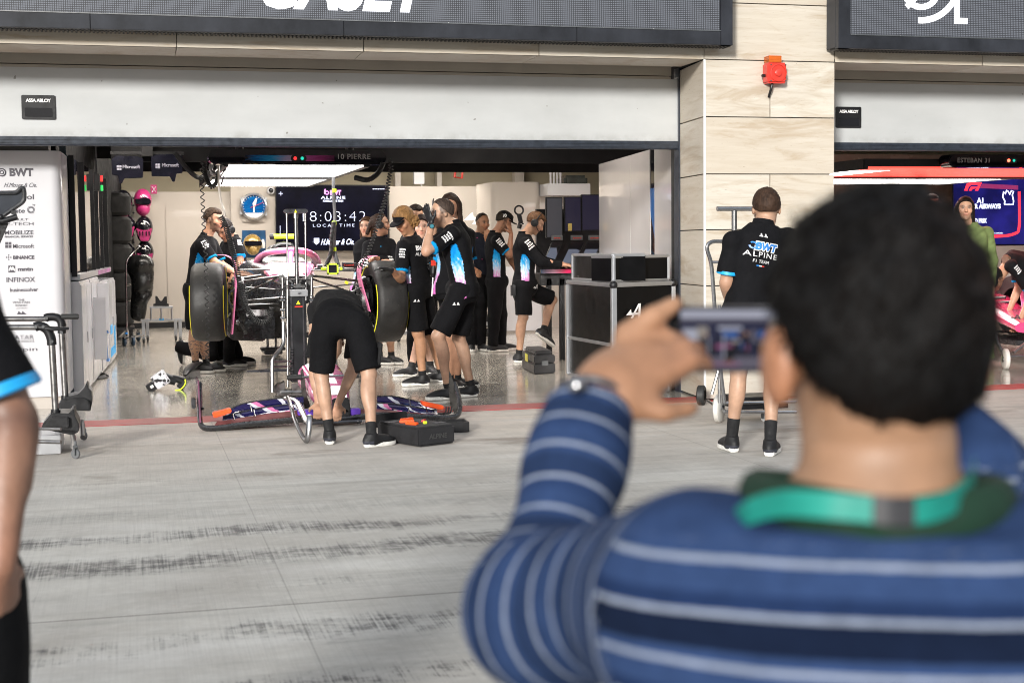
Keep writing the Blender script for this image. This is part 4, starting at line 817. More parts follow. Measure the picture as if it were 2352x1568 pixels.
# =================================================================== PEOPLE: signed-distance bodies
class Field:
    def __init__(s, lo, hi, h):
        s.h = h; s.lo = np.array(lo, float)-3*h; n = np.ceil((np.array(hi, float)+3*h-s.lo)/h).astype(int)+1; s.n = n
        s.v = np.full(n, .2, np.float32); s.ax = [s.lo[i]+h*np.arange(n[i]) for i in range(3)]
    def sub(s, lo, hi, m=.06):
        sl = []
        for i in range(3):
            a = int(max(0, math.floor((lo[i]-m-s.lo[i])/s.h))); b = int(min(s.n[i], math.ceil((hi[i]+m-s.lo[i])/s.h)+1)); sl.append(slice(a, max(a, b)))
        return tuple(sl)
    def pts(s, sl):
        X, Y, Z = np.meshgrid(s.ax[0][sl[0]], s.ax[1][sl[1]], s.ax[2][sl[2]], indexing='ij'); return np.stack((X, Y, Z), -1)
    def put(s, sl, d, k=.02, sub=False):
        a = s.v[sl]
        if a.size == 0: return
        if sub:
            d = -d
            if k: h = np.clip(.5-.5*(d-a)/(-k) if False else .5+.5*(d-a)/k, 0, 1); s.v[sl] = a*(1-h)+d*h+k*h*(1-h)
            else: s.v[sl] = np.maximum(a, d)
        else:
            h = np.clip(.5+.5*(a-d)/k, 0, 1) if k else (d < a); s.v[sl] = a*(1-h)+d*h-(k*h*(1-h) if k else 0)
    def cone(s, a, b, r1, r2, k=.02, flat=None, sq=1., sqd=None, amp=None, sub=False):
        a, b = np.array(a, float), np.array(b, float); r = max(r1, r2)*max(1, sq)
        sl = s.sub(np.minimum(a, b)-r, np.maximum(a, b)+r); P = s.pts(sl)
        if P.size == 0: return
        d = b-a; L = np.linalg.norm(d); t = ((P-a)@d)/(L*L); tc = np.clip(t, 0, 1)
        q = P-(a+tc[..., None]*d)
        if sqd is not None:
            sqd = np.array(sqd, float); sqd /= np.linalg.norm(sqd); q = q-(q@sqd)[..., None]*sqd*(1-1/sq)
        dist = np.sqrt((q*q).sum(-1))-(r1+(r2-r1)*tc)
        if amp is not None: dist = dist+amp(P)
        if flat is not None: dist = np.maximum(dist, (t-flat)*L)
        s.put(sl, dist, k, sub)
    def ell(s, c, r, M=None, k=.02, sub=False, cut=None, amp=None):
        c = np.array(c, float); r = np.array(r, float); R = r.max(); sl = s.sub(c-R, c+R); P = s.pts(sl)-c
        if P.size == 0: return
        Q = P@M if M is not None else P
        k0 = np.sqrt(((Q/r)**2).sum(-1)); k1 = np.sqrt(((Q/(r*r))**2).sum(-1)); dist = k0*(k0-1)/np.maximum(k1, 1e-6)
        if amp is not None: dist = dist+amp(P+c)
        if cut is not None: dist = np.maximum(dist, cut(Q))
        s.put(sl, dist, k, sub)
    def torso(s, fr, w, grow=0., k=.03, zlo=-.12, zhi=1.08, amp=None, cutlo=None, cuthi=None):
        o, X, Y, Z, L = fr; zs, ws, ds = w
        R = .26; e = o+Z*L; sl = s.sub(np.minimum(o-Z*.15, e)-R, np.maximum(o-Z*.15, e)+R); P = s.pts(sl)-o
        x, y, z = P@X, P@Y, (P@Z)/L
        W, D = np.interp(z, zs, ws)+grow, np.interp(z, zs, ds)+grow
        q = (np.abs(x/W)**2.3+np.abs(y/D)**2.3)**(1/2.3); dist = (q-1)*np.minimum(W, D)
        if amp is not None: dist = dist+amp(P+o)
        lo, hi = (zlo if cutlo is None else cutlo), (zhi if cuthi is None else cuthi)
        dist = np.maximum(dist, np.maximum((lo-z)*L, (z-hi)*L)); s.put(sl, dist, k)
    def mesh(s, name):
        v, h = s.v, s.h; ins = v < 0
        c = np.zeros(tuple(np.array(v.shape)-1), np.int8)
        for i in (0, 1):
            for j in (0, 1):
                for k in (0, 1): c += ins[i:v.shape[0]-1+i, j:v.shape[1]-1+j, k:v.shape[2]-1+k]
        act = (c > 0) & (c < 8); idx = np.argwhere(act); ids = np.full(act.shape, -1, np.int32); ids[act] = np.arange(len(idx))
        acc = np.zeros((len(idx), 3)); cnt = np.zeros(len(idx))
        co = np.array([[i, j, k] for i in (0, 1) for j in (0, 1) for k in (0, 1)])
        cv = np.stack([v[idx[:, 0]+a, idx[:, 1]+b, idx[:, 2]+d] for a, b, d in co], 1)
        for m in range(8):
            for n in range(m+1, 8):
                if np.abs(co[m]-co[n]).sum() != 1: continue
                A, B = cv[:, m], cv[:, n]; cr = (A < 0) != (B < 0); t = np.where(cr, A/np.where(cr, A-B, 1), 0)
                acc += np.where(cr[:, None], co[m]+t[:, None]*(co[n]-co[m]), 0); cnt += cr
        V = s.lo+(idx+acc/np.maximum(cnt, 1)[:, None])*h; F = []
        for ax in range(3):
            o1, o2 = [(1, 2), (2, 0), (0, 1)][ax]
            a = [slice(None)]*3; b = [slice(None)]*3; a[ax] = slice(0, -1); b[ax] = slice(1, None)
            A, B = ins[tuple(a)], ins[tuple(b)]; E = np.argwhere(A != B)
            E = E[(E[:, o1] > 0) & (E[:, o2] > 0) & (E[:, o1] < v.shape[o1]-1) & (E[:, o2] < v.shape[o2]-1)]
            if not len(E): continue
            d1, d2 = np.zeros(3, int), np.zeros(3, int); d1[o1] = 1; d2[o2] = 1
            q = [ids[tuple((E-x).T)] for x in (d1+d2, d2, 0*d1, d1)]; q = np.stack(q, 1); fl = A[tuple(E.T)]
            q[~fl] = q[~fl][:, ::-1]; F.append(q)
        F = np.concatenate(F); F = F[(F >= 0).all(1)]
        me = bpy.data.meshes.new(name); me.vertices.add(len(V)); me.vertices.foreach_set('co', V.ravel()); me.loops.add(F.size); me.loops.foreach_set('vertex_index', F.ravel().astype(np.int32))
        me.polygons.add(len(F)); me.polygons.foreach_set('loop_start', np.arange(0, F.size, 4, dtype=np.int32)); me.polygons.foreach_set('loop_total', np.full(len(F), 4, np.int32))
        me.update(calc_edges=True); me.validate(); me.shade_smooth(); return me, V
def setcol(me, C):
    a = me.color_attributes.new('Col', 'FLOAT_COLOR', 'POINT'); C4 = np.ones((len(C), 4), np.float32); C4[:, :3] = C; a.data.foreach_set('color', C4.ravel())
def f_vcol(rough, sheen=0., sss=0., bsc=0., bst=0., spec=.5):
    def f(nt, N, L, B):
        g = G_(nt); a = g.attr('Col'); p = g.coord(); n = g.noise(p, 22, 4, .6)
        c = g.mix(1.0, a.outputs['Color'], g.mix(g.mr(n, .3, .7), (.86, .86, .86), (1.12, 1.12, 1.12)), 'MULTIPLY'); L.new(c, B.inputs['Base Color'])
        B.inputs['Roughness'].default_value = rough; B.inputs['Sheen Weight'].default_value = sheen; B.inputs['Specular IOR Level'].default_value = spec
        if sheen: B.inputs['Sheen Roughness'].default_value = .5
        if sss: B.inputs['Subsurface Weight'].default_value = sss; B.inputs['Subsurface Scale'].default_value = .006; B.inputs['Subsurface Radius'].default_value = (1, .35, .2)
        if bst: g.bump(g.noise(p, bsc, 4, .65), B, bst, .01)
    return f
M_skin = graph('skin', f_vcol(.48, 0, 0, 90, .08)); M_cloth = graph('polo fabric', f_vcol(.85, .0, 0, 28, .6, spec=.15)); M_hair = graph('hair', f_vcol(.62, 0, 0, 120, .35, spec=.18))
M_knit = graph('knitwear', f_vcol(.9, .35, 0, 60, .3, spec=.15)); M_shoe = graph('shoe fabric', f_vcol(.6, 0, 0, 50, .3)); M_sole = mat('shoe sole', (.75, .74, .70), .55, var=.2, scale=30)
rngw = np.random.RandomState(5)
def folds(amp, f0=16, f1=42, n=7, seed=1, along=None):
    r = np.random.RandomState(seed); D = r.normal(size=(n, 3)); D /= np.linalg.norm(D, axis=1)[:, None]; F = r.uniform(f0, f1, n); ph = r.uniform(0, 6.28, n); wn_ = 1/np.sqrt(F/f0)
    def f(P): 
        o = 0
        for i in range(n): o = o+wn_[i]*np.sin((P@D[i])*F[i]+ph[i]+1.3*np.sin((P@D[(i+1) % n])*F[i]*.4))
        return (amp/math.sqrt(n))*o
    return f
def nrm(v): v = np.array(v, float); return v/np.linalg.norm(v)
def vnoise(P, f, seed=0, n=6):
    r = np.random.RandomState(seed); D = r.normal(size=(n, 3)); o = 0
    for i in range(n): o = o+np.sin((P@D[i])*f*(1+.25*i)+r.uniform(0, 6.28)+2*np.sin((P@D[(i+2) % n])*f*.6))
    return o/math.sqrt(n)
TORSO_M = (np.array([-.2, -.06, .05, .2, .4, .6, .75, .88, .97, 1.06]), np.array([.12, .158, .168, .150, .145, .160, .172, .160, .105, .06]), np.array([.08, .108, .118, .108, .105, .118, .120, .098, .075, .055]))
TORSO_F = (TORSO_M[0], np.array([.12, .165, .172, .132, .122, .138, .150, .138, .09, .05]), np.array([.08, .11, .12, .095, .09, .108, .115, .09, .07, .05]))
SKIN = (.44, .245, .155); SKIN_T = (.36, .19, .11); SKIN_P = (.43, .26, .175)
BLACK = np.array((.0055, .0055, .0068)); 
def person(lbl, J, face, fwd, skin=SKIN, hair=(.03, .018, .012), hairstyle='short', shirt='polo', bottom='shorts', shoes=(1, 1), beard=0., headset=False, s=1., h=.0085,
           female=False, legs=True, hands=None, seed=1, cap=None, gloves='', gl=(0, 0), parts=None, cloth_grow=0., extra=None, group=None, toes=None, headsize=1., eyes=True, up=None, head=True, cuff=False, panel=True, sockh=.0, lowcut=None, ext=None):
    """one crew member; J holds joint positions (pelvis, neck, head, sh/el/wr/hp/kn/an + L/R)"""
    J = {k: np.array(v, float) for k, v in J.items()}
    if legs:
        for S in 'LR':
            if not (toes and 'U'+S in toes): J['an'+S][2] = .088*s
    P0 = [v for v in J.values()]
    lo, hi = np.min(P0, 0)-.20, np.max(P0, 0)+.20
    if ext is not None: lo, hi = np.maximum(lo, ext[0]), np.minimum(hi, ext[1])
    base = J['pelvis'].copy(); base[2] = 0 if legs else max(0, lo[2]); base = Vector(base)
    fwd = nrm(fwd); face = nrm(face)
    Z = nrm(J['neck']-J['pelvis']); X = nrm(J['shR']-J['shL']); X = nrm(X-Z*(X@Z)); Y = np.cross(Z, X); Lt = np.linalg.norm(J['neck']-J['pelvis']); fr = (J['pelvis'], X, Y, Z, Lt)
    W = TORSO_F if female else TORSO_M; W = (W[0], W[1]*s, W[2]*s)
    hs = s*headsize
    # head frame
    Uh = nrm(np.array(up, float)) if up is not None else np.array([0, 0, 1.]); Fh = face; Uh = nrm(Uh-Fh*(Uh@Fh)); Rh = np.cross(Fh, Uh); HM = np.stack((Rh, Fh, Uh), 1); c = J.get('head')
    hp = lambda x, y, z: c+(Rh*x+Fh*y+Uh*z)*hs
    A = Field(lo, hi, h)
    A.torso(fr, W, grow=-.012)
    for S in 'LR': A.cone(J['neck']-Z*.045, J['sh'+S]-Z*.008, .040*s, .040*s, k=.03)
    for S in 'LR':
        sh, el, wr = J['sh'+S], J['el'+S], J['wr'+S]
        A.cone(sh, el, .049*s, .040*s, k=.035); A.cone(sh+(el-sh)*.25, sh+(el-sh)*.65, .046*s, .044*s, k=.02); A.cone(el, wr, .041*s, .026*s, k=.012); A.cone(el+(wr-el)*.12, el+(wr-el)*.42, .043*s, .038*s, k=.02)
        if legs:
            hpj, kn, an = J['hp'+S], J['kn'+S], J['an'+S]
            A.cone(hpj, kn, .088*s, .054*s, k=.03); A.cone(kn, an, .052*s, .034*s, k=.02)
            t = nrm(an-kn); bk = -np.array(toes[S] if toes else fwd, float); bk = nrm(bk-t*(bk@t)); Lk = np.linalg.norm(an-kn)
            A.ell(kn+t*Lk*.30+bk*.022*s, np.array((.046, .046, .115))*s, np.stack((np.cross(t, bk), bk, t), 1) if False else np.stack((nrm(np.cross(t, bk)), bk, t), 1), k=.03)
            A.ell(kn-bk*.022*s, (.040*s,)*3, k=.02)
    # hands
    fing = {}
    for S in 'LR':
        hd = (hands or {}).get(S)
        wr, el = J['wr'+S], J['el'+S]
        d = nrm(wr-el) if hd is None or hd[0] is None else nrm(hd[0])
        n = nrm(np.cross(d, X)) if hd is None or hd[1] is None else nrm(hd[1]); n = nrm(n-d*(n@d)); curl = .45 if hd is None else hd[2]
        sd = np.cross(d, n)*(1 if S == 'R' else -1)      # towards the thumb
        g = 1.0*s*(hd[3] if hd is not None and len(hd) > 3 else 1); pc = wr+d*.048*g
        A.ell(pc, np.array((.040, .016, .052))*g, np.stack((sd, n, d), 1), k=.015)
        spread = (hd[4] if hd is not None and len(hd) > 4 else .08)
        for q, (o, ln) in enumerate(((.030, .070), (.010, .078), (-.010, .072), (-.029, .058))):
            b0 = wr+d*(.088 if q else .084)*g+sd*o*g; a1 = curl*.9; dd = nrm(d*math.cos(a1)+n*math.sin(a1)+sd*o*spread*12); a2 = curl*2.0; d2 = nrm(d*math.cos(a2)+n*math.sin(a2)+sd*o*spread*12)
            a3 = curl*2.7; d3 = nrm(d*math.cos(a3)+n*math.sin(a3)); m1 = b0+dd*ln*.5*g; m2 = m1+d2*ln*.32*g; rr = .0095*g
            A.cone(b0-d*.012*g, m1, rr*1.05, rr*.98, k=.004); A.cone(m1, m2, rr*.98, rr*.9, k=.003); A.cone(m2, m2+d3*ln*.24*g, rr*.9, rr*.78, k=.003)
        t0 = wr+d*.022*g+sd*.030*g; t1 = t0+nrm(sd*.75+d*.6+n*.25)*.040*g; t2 = t1+nrm(sd*(.45-.5*curl)+d*.9+n*(.2+.6*curl))*.036*g
        A.cone(t0, t1, .014*g, .0115*g, k=.012); A.cone(t1, t2, .0112*g, .0085*g, k=.003)
    if head:
        A.cone(J['neck']+Z*-.02, hp(0, -.012, -.05), .060*s*(.85 if female else 1), .054*s*(.85 if female else 1), k=.03)
        A.ell(hp(0, -.008, .028), np.array((.0755, .096, .092))*hs, HM, k=.01); A.ell(hp(0, .022, -.045), np.array((.057, .068, .074))*hs, HM, k=.03); A.ell(hp(0, .070, -.098), np.array((.024, .020, .018))*hs, HM, k=.02)
        A.cone(hp(-.035, .074, .034), hp(.035, .074, .034), .014*hs, .014*hs, k=.012); A.cone(hp(0, .088, .018), hp(0, .106, -.020), .008*hs, .0135*hs, k=.010); A.ell(hp(0, .092, -.024), np.array((.018, .012, .010))*hs, HM, k=.008)
        for q in (-1, 1):
            A.ell(hp(q*.032, .094, .014), (.017*hs, .016*hs, .013*hs), HM, k=.010, sub=True); A.ell(hp(q*.031, .074, .013), (.013*hs,)*3, k=.003); A.ell(hp(q*.078, -.006, -.004), np.array((.009, .020, .031))*hs, HM, k=.006); A.ell(hp(q*.045, .060, -.020), np.array((.022, .020, .022))*hs, HM, k=.02)
        A.cone(hp(-.018, .086, -.052), hp(.018, .086, -.052), .0085*hs, .0085*hs, k=.006); A.cone(hp(-.014, .083, -.064), hp(.014, .083, -.064), .009*hs, .009*hs, k=.006)
    if extra: extra(A, 'body')
    me, V = A.mesh('person'); C = np.tile(np.array(skin), (len(V), 1)); C *= (1+.06*vnoise(V, 9, seed))[:, None]
    for S in 'LR':    # knees, elbows and hands a little redder
        for j, r in (('el', .06), ('wr', .10)): w_ = np.exp(-((V-J[j+S])**2).sum(1)/r**2)*.5; C = C*(1-w_[:, None])+C*np.array((1.08, .88, .82))*w_[:, None]
        if S in gloves:
            hd_ = (hands or {}).get(S); gd = nrm(J['wr'+S]-J['el'+S]) if hd_ is None or hd_[0] is None else nrm(hd_[0]); t_ = (V-J['wr'+S])@gd; rr_ = np.linalg.norm(V-J['wr'+S]-np.clip(t_, 0, .2)[:, None]*gd, axis=1)
            m = (t_ > -.015) & (rr_ < .085)
            if head: m &= ((((V-c)@HM/hs-np.array((0, 0, -.01)))/np.array((.082, .104, .125)))**2).sum(1) > 1
            C[m] = BLACK*1.3
    if head:
        Q = (V-c)@HM/hs; x, y, z = Q[:, 0], Q[:, 1], Q[:, 2]; fr_ = (y > .02) & (np.abs(x) < .09) & (z > -.13) & (z < .12)
        def blend(m, col, a): 
            m = np.clip(m, 0, 1)*a; C[:] = C*(1-m[:, None])+np.array(col)*m[:, None]
        blend(fr_*np.exp(-(x/.07)**2-((z+.03)/.05)**2), np.array(skin)*np.array((1.12, .86, .80)), .5)
        if beard:
            bl = fr_*(z < -.040+.25*np.clip(np.abs(x)-.028, 0, .05))*(y < .13)*1.0*(1-np.exp(-((z+.056)/.011)**2-(x/.02)**2))
            sd_ = ((y > .0) & (y <= .04) & (z < .01) & (z > -.10) & (np.abs(x) > .05))*1.0; blend(np.maximum(bl, sd_)*(z > -.125), np.array(hair)*1.2+.01, beard)
        if eyes:
            for q in (-1, 1):
                r2 = ((x-q*.031)/.015)**2+((z-.013)/.007)**2; blend(fr_*(y > .05)*np.exp(-r2*1.0), (.50, .44, .40), .5); r2 = ((x-q*.031)/.0105)**2+((z-.013)/.0078)**2; blend(fr_*(y > .05)*np.exp(-r2**1.5), (.015, .01, .008), 1)
                r2 = ((x-q*.031)/.020)**2+((z-.021)/.0050)**2; blend(fr_*(y > .05)*np.exp(-r2), (.03, .02, .015), .8)
                r2 = ((x-q*.034)/.022)**2+((z-.036-.1*(.03-np.abs(x-q*.0)))/.0065)**2; blend(fr_*(y > .04)*np.exp(-r2), np.array(hair)+.005, .9)
            r2 = (x/.024)**2+((z+.056)/.011)**2; blend(fr_*(y > .05)*np.exp(-r2**1.5), np.array(skin)*np.array((.95, .45, .42)), .75)
            r2 = (x/.022)**2+((z+.0575)/.0025)**2; blend(fr_*(y > .05)*np.exp(-r2), np.array(skin)*.22, .8)
            for q in (-1, 1): r2 = ((x-q*.008)/.005)**2+((z+.032)/.004)**2; blend(fr_*np.exp(-r2), np.array(skin)*.25, .7)
        if hairstyle in ('short', 'fade', 'buzz'): blend(((z > .0) & (y < .03)).astype(float)*(z > -.03), hair, .75 if hairstyle != 'buzz' else .5)
    if parts and 'paint' in parts: parts['paint'](V, C, J)
    setcol(me, np.clip(C, .003, 1)); body = link('person', me, M_skin, None, base); props(body, lbl, 'person', group)
    def child(F, name, m, colf):
        me, V = F.mesh(name); setcol(me, np.clip(colf(V), .002, 1)); return link(name, me, m, body)
    out = {'body': body}
    wr_f = folds((.008 if shirt != 'jumper' else .012)*s, 12 if shirt != 'jumper' else 9, 46 if shirt != 'jumper' else 30, 9, seed)
    # ---- upper garment
    if shirt:
        long = shirt in ('jacket', 'jumper', 'dress', 'suit'); F = Field(lo, hi, h); gr = .012+cloth_grow
        hem = -.10 if lowcut is None else lowcut
        Wc = (W[0], np.where(W[0] < .2, np.maximum(W[1], .168*s), W[1]), W[2])
        F.torso(fr, Wc, grow=gr, cutlo=hem, cuthi=1.02 if shirt != 'jumper' else .965, amp=wr_f, k=.03)
        for S in 'LR':
            sh, el, wr = J['sh'+S], J['el'+S], J['wr'+S]
            if long:
                F.cone(sh, el, .061*s+cloth_grow, .056*s+cloth_grow, k=.04, amp=wr_f); F.cone(el, wr, .055*s+(cloth_grow if shirt != 'jumper' else .006), .040*s+cloth_grow*.5, k=.02, flat=.97, amp=wr_f)
            else: F.cone(sh, sh+(el-sh)*.80, .0585*s, .066*s, k=.035, flat=1.0, amp=wr_f)
        for S in 'LR': F.cone(J['neck']-Z*(.048 if shirt != 'jumper' else .10), J['sh'+S]-Z*.004, .054*s+cloth_grow, .053*s+cloth_grow, k=.04, amp=wr_f)
        if shirt != 'jumper': F.cone(J['neck']-Z*.03, J['neck']+Z*.045*s, .073*s, .066*s, k=.012, flat=1.0)
        if extra: extra(F, 'shirt')
        def scol(V):
            C = np.tile(BLACK, (len(V), 1)); P = V-fr[0]; x, y, z = P@X, P@Y, (P@Z)/Lt
            if shirt in ('polo', 'jacket'):
                ang = np.abs(np.arctan2(np.abs(x)/.16, y/.115)*180/math.pi-82)        # 0 on the side seam
                wd = np.interp(z, [-.12, .1, .45, .80], [13, 20, 25, 7]); cen = np.interp(z, [-.1, .8], [6, 0])
                arm = np.zeros(len(V), bool)
                for S in 'LR':
                    sh, el = J['sh'+S], J['el'+S]; d = el-sh; t = ((V-sh)@d)/(d@d); dd = np.linalg.norm(V-(sh+np.clip(t, 0, 1)[:, None]*d), axis=1); arm |= (dd < .085*s) & (t > -.05)
                    if not long: # cuff
                        ac = (dd < .085*s) & (t > .73); C[ac & (t < .9)] = (.0, .27, .62) if not cuff else BLACK
                m = (ang-cen*0 < wd) & (z > hem+.01) & (z < .74) & ~arm & panel
                if long: m &= z < .62
                st = .10*vnoise(np.stack((x*3.2, y*3.2, z*.28), 1), 40, seed+3); u = np.clip((z-.02)/.62+st, 0, 1)
                ks = [0, .18, .34, .52, .75, 1]; cols = np.array([(.66, .16, .50), (.62, .24, .55), (.62, .55, .70), (.30, .55, .78), (.02, .34, .72), (.0, .22, .60)])
                G = np.stack([np.interp(u, ks, cols[:, i]) for i in range(3)], 1); wh = vnoise(np.stack((x*4, y*4, z*.4), 1), 46, seed+9) > .9; G[wh & (u < .8)] = (.62, .66, .75); C[m] = G[m]
            elif shirt == 'suit': C[:] = (.016, .018, .028)
            elif shirt == 'dress': C[:] = np.array((.17, .225, .085))*(1+.15*vnoise(V, 22, 2))[:, None]
            elif shirt == 'tee': C[:] = (.012, .012, .013)
            if parts and 'shirtcol' in parts: parts['shirtcol'](V, C, fr, J)
            return C
        sc_ = scol
        out['shirt'] = child(F, {'polo': 'polo_shirt', 'jacket': 'jacket', 'jumper': 'jumper', 'dress': 'dress', 'suit': 'jacket', 'tee': 'shirt'}[shirt], M_knit if shirt == 'jumper' else M_cloth, scol)
    if cuff:
        for S in 'LR':
            sh, el = J['sh'+S], J['el'+S]; d_ = nrm(el-sh); e_ = sh+(el-sh)*.80; mb = MB(); mb.tube([Vector(e_-d_*.020), Vector(e_-d_*.001), Vector(e_+d_*.003)], [.0685*s, .0715*s, .066*s], 28); mb.build('cuff', M_cyanp, out['shirt'])
    if bottom and legs:
        F = Field(lo, hi, h); wf2 = folds(.0095*s, 12, 40, 8, seed+20)
        F.torso(fr, W, grow=.014, cutlo=-.17, cuthi=.10, amp=wf2, k=.04)
        for S in 'LR':
            hpj, kn, an = J['hp'+S], J['kn'+S], J['an'+S]
            if bottom == 'shorts': F.cone(hpj, hpj+(kn-hpj)*.93, .106*s, .094*s, k=.035, flat=1.0, amp=wf2)
            else: F.cone(hpj, kn, .108*s, .078*s, k=.035, amp=wf2); F.cone(kn, an, .078*s, .066*s, k=.02, flat=1.02, amp=wf2)
        F.ell((J['hpL']+J['hpR'])/2+Z*.03, (.15*s, .13*s, .12*s), k=.03)
        bc = np.array((.0045, .0045, .0055)); out['bottom'] = child(F, 'shorts' if bottom == 'shorts' else 'trousers', M_cloth, lambda V: np.tile(bc, (len(V), 1)))
    # ---- hair / cap
    if head and hairstyle:
        F = Field(c-.36*hs, c+.36*hs, min(h, .0075)); nz = (lambda P: .0022*vnoise(P, 95, seed)+.0016*vnoise(P, 210, seed+1)); gth = {'short': .009, 'fade': .006, 'buzz': .003, 'long': .016, 'curly': .020, 'spiky': .014, 'big': .016, 'bun': .010}[hairstyle]*hs
        line = (lambda Q: np.interp(Q[..., 1]/hs, [-.11, -.05, -.015, .02, .055, .09], [-.078, -.060, -.026, .016, .072, .088] if hairstyle not in ('long', 'curly') else [-.12, -.11, -.09, -.05, .035, .062])*hs-Q[..., 2])
        F.ell(hp(0, -.010, .030), np.array((.0755, .097, .093))*hs+gth, HM, k=.01, cut=line, amp=nz)
        if hairstyle in ('short', 'spiky'): F.ell(hp(0, .02, .085), np.array((.060, .070, .036))*hs, HM, k=.02, amp=lambda P: .0035*vnoise(P, 110, seed+4))
        if hairstyle == 'long':
            for q in (-1, 1): F.cone(hp(q*.062, -.03, .02), hp(q*.075, -.045, -.13), .040*hs, .030*hs, k=.03, amp=nz)
            F.cone(hp(0, -.06, .0), hp(0, -.075, -.16), .065*hs, .05*hs, k=.03, amp=nz)
        if hairstyle == 'curly':
            nz2 = lambda P: .012*vnoise(P, 75, seed)
            for q in (-1, -.3, .4, 1): F.ell(hp(q*.06, -.05, -.04), (.052*hs, .05*hs, .062*hs), k=.02, amp=nz2)
        if hairstyle == 'bun': F.cone(hp(-.0, -.09, .06), hp(-.02, -.15, -.10), .032*hs, .024*hs, k=.02, amp=nz)
        if extra: extra(F, 'hair')
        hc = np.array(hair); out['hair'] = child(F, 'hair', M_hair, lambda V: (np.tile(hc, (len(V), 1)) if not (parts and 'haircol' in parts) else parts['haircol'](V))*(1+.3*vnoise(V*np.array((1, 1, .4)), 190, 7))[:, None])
    if cap:
        F = Field(c-.26*hs, c+.26*hs, .007); tl = lambda Q: (.028+(.02*(Q[..., 1] < 0)))*0*hs+.030*hs-Q[..., 2]-.15*Q[..., 1]
        F.ell(hp(0, -.006, .034), np.array((.088, .110, .098))*hs, HM, k=.005, cut=tl)
        br = lambda Q: np.abs(Q[..., 2]-.0*hs+.9*Q[..., 0]**2)-.006*hs
        F.ell(hp(0, .085, .040), np.array((.075, .085, .030))*hs, HM, k=.006, cut=br)
        out['cap'] = child(F, 'cap', M_cloth, lambda V: np.tile(BLACK*1.2, (len(V), 1)))
    if headset:
        mb = MB()
        for q in (-1, 1): p = Vector(hp(q*.074, -.004, -.005)); d = Vector(Rh*q); mb.lathe([(.001, 0), (.030*hs, 0), (.042*hs, .008), (.044*hs, .022), (.036*hs, .034), (.001, .038)], p, d, 18)
        mb.tube([Vector(hp(.092*math.cos(R_(a)), -.002, .01+.118*math.sin(R_(a)))) for a in range(0, 181, 12)], .008*hs, 6); mb.tube([Vector(hp(.10, .02, -.02)), Vector(hp(.085, .08, -.055)), Vector(hp(.04, .112, -.060))] if headset != 'nomic' else [Vector(hp(.1, 0, 0)), Vector(hp(.101, .01, 0))], .004, 5)
        out['headset'] = mb.build('headset', M_black, body)
    # ---- shoes and socks
    if legs and shoes:
        for i, S in enumerate('LR'):
            if not shoes[i]: continue
            an, kn = J['an'+S], J['kn'+S]; tw = np.array(toes[S] if toes else fwd, float); tw = nrm(tw); upv = nrm(toes['U'+S]) if toes and 'U'+S in toes else np.array((0, 0, 1.)); tw = nrm(tw-upv*(tw@upv)); sd = np.cross(tw, upv)
            sole = an-upv*.085*s; hl = sole-tw*.055*s
            FM = np.stack((sd, tw, upv), 1); F = Field(np.minimum(hl, hl+tw*.3)-.10, np.maximum(hl, hl+tw*.3)+.14, .0075)
            fp = lambda x, y, z: sole+(sd*x+tw*y+upv*z)*s
            cutz = lambda c0: (lambda Q: (.022*s-(Q[..., 2]+c0*s)))
            F.ell(fp(0, -.012, .045), np.array((.040, .062, .052))*s, FM, k=.02, cut=cutz(.045)); F.ell(fp(.0, .065, .042), np.array((.042, .100, .046))*s, FM, k=.03, cut=cutz(.040)); F.ell(fp(0, .135, .034), np.array((.043, .070, .034))*s, FM, k=.02, cut=cutz(.032)); F.cone(fp(0, 0, .05), fp(0, -.004, .098), .042*s, .042*s, k=.02, flat=1.0)
            me, V = F.mesh('shoe'); Cc = np.tile(np.array((.006, .006, .007)), (len(V), 1)); Qs = (V-sole)@FM; Cc[(Qs[:, 2] < .045) & (Qs[:, 1] < -.01)] = (.03, .032, .045); setcol(me, Cc); so_ = link('shoe', me, M_shoe, body)
            outl = [(.0, -.068), (.030, -.055), (.040, -.015), (.038, .05), (.048, .12), (.046, .175), (.025, .215), (0, .222), (-.028, .21), (-.046, .17), (-.046, .12), (-.036, .05), (-.038, -.015), (-.030, -.055)]
            mb = MB(); mb.prism([(a*s*.96, b*s*.95) for a, b in outl], Vector(sole), Vector(sd), Vector(tw), Vector(upv*.037*s)); sl_ = mb.build('sole', M_sole, so_, bev=.007*s)
            mb = MB(); Lz = Vector(fp(-.012, .16, .062)); 
            for t in (0, 1, 2, 3): a_, b_ = Vector(fp(-.018, .055+.022*t, .082-.006*t)), Vector(fp(.018, .060+.022*t, .082-.006*t)); mb.tube([a_, (a_+b_)/2+Vector(upv)*.006, b_], .0032, 4)
            mb.build('laces', M_ink, so_)
            if bottom != 'trousers':
                mb = MB(); d_ = nrm(kn-an); mb.tube([Vector(an-upv*.02*s), Vector(an+d_*.02), Vector(an+d_*(.06+sockh)*s)], [.043*s, .0375*s, .039*s+sockh*.04], 14); mb.build('sock', M_blkc, body)
    out['J'] = J; out['fr'] = fr; out['hp'] = hp; out['HM'] = HM; return out
M_blkc = mat('black cotton', (.006, .006, .007), .85, var=.3, scale=30)
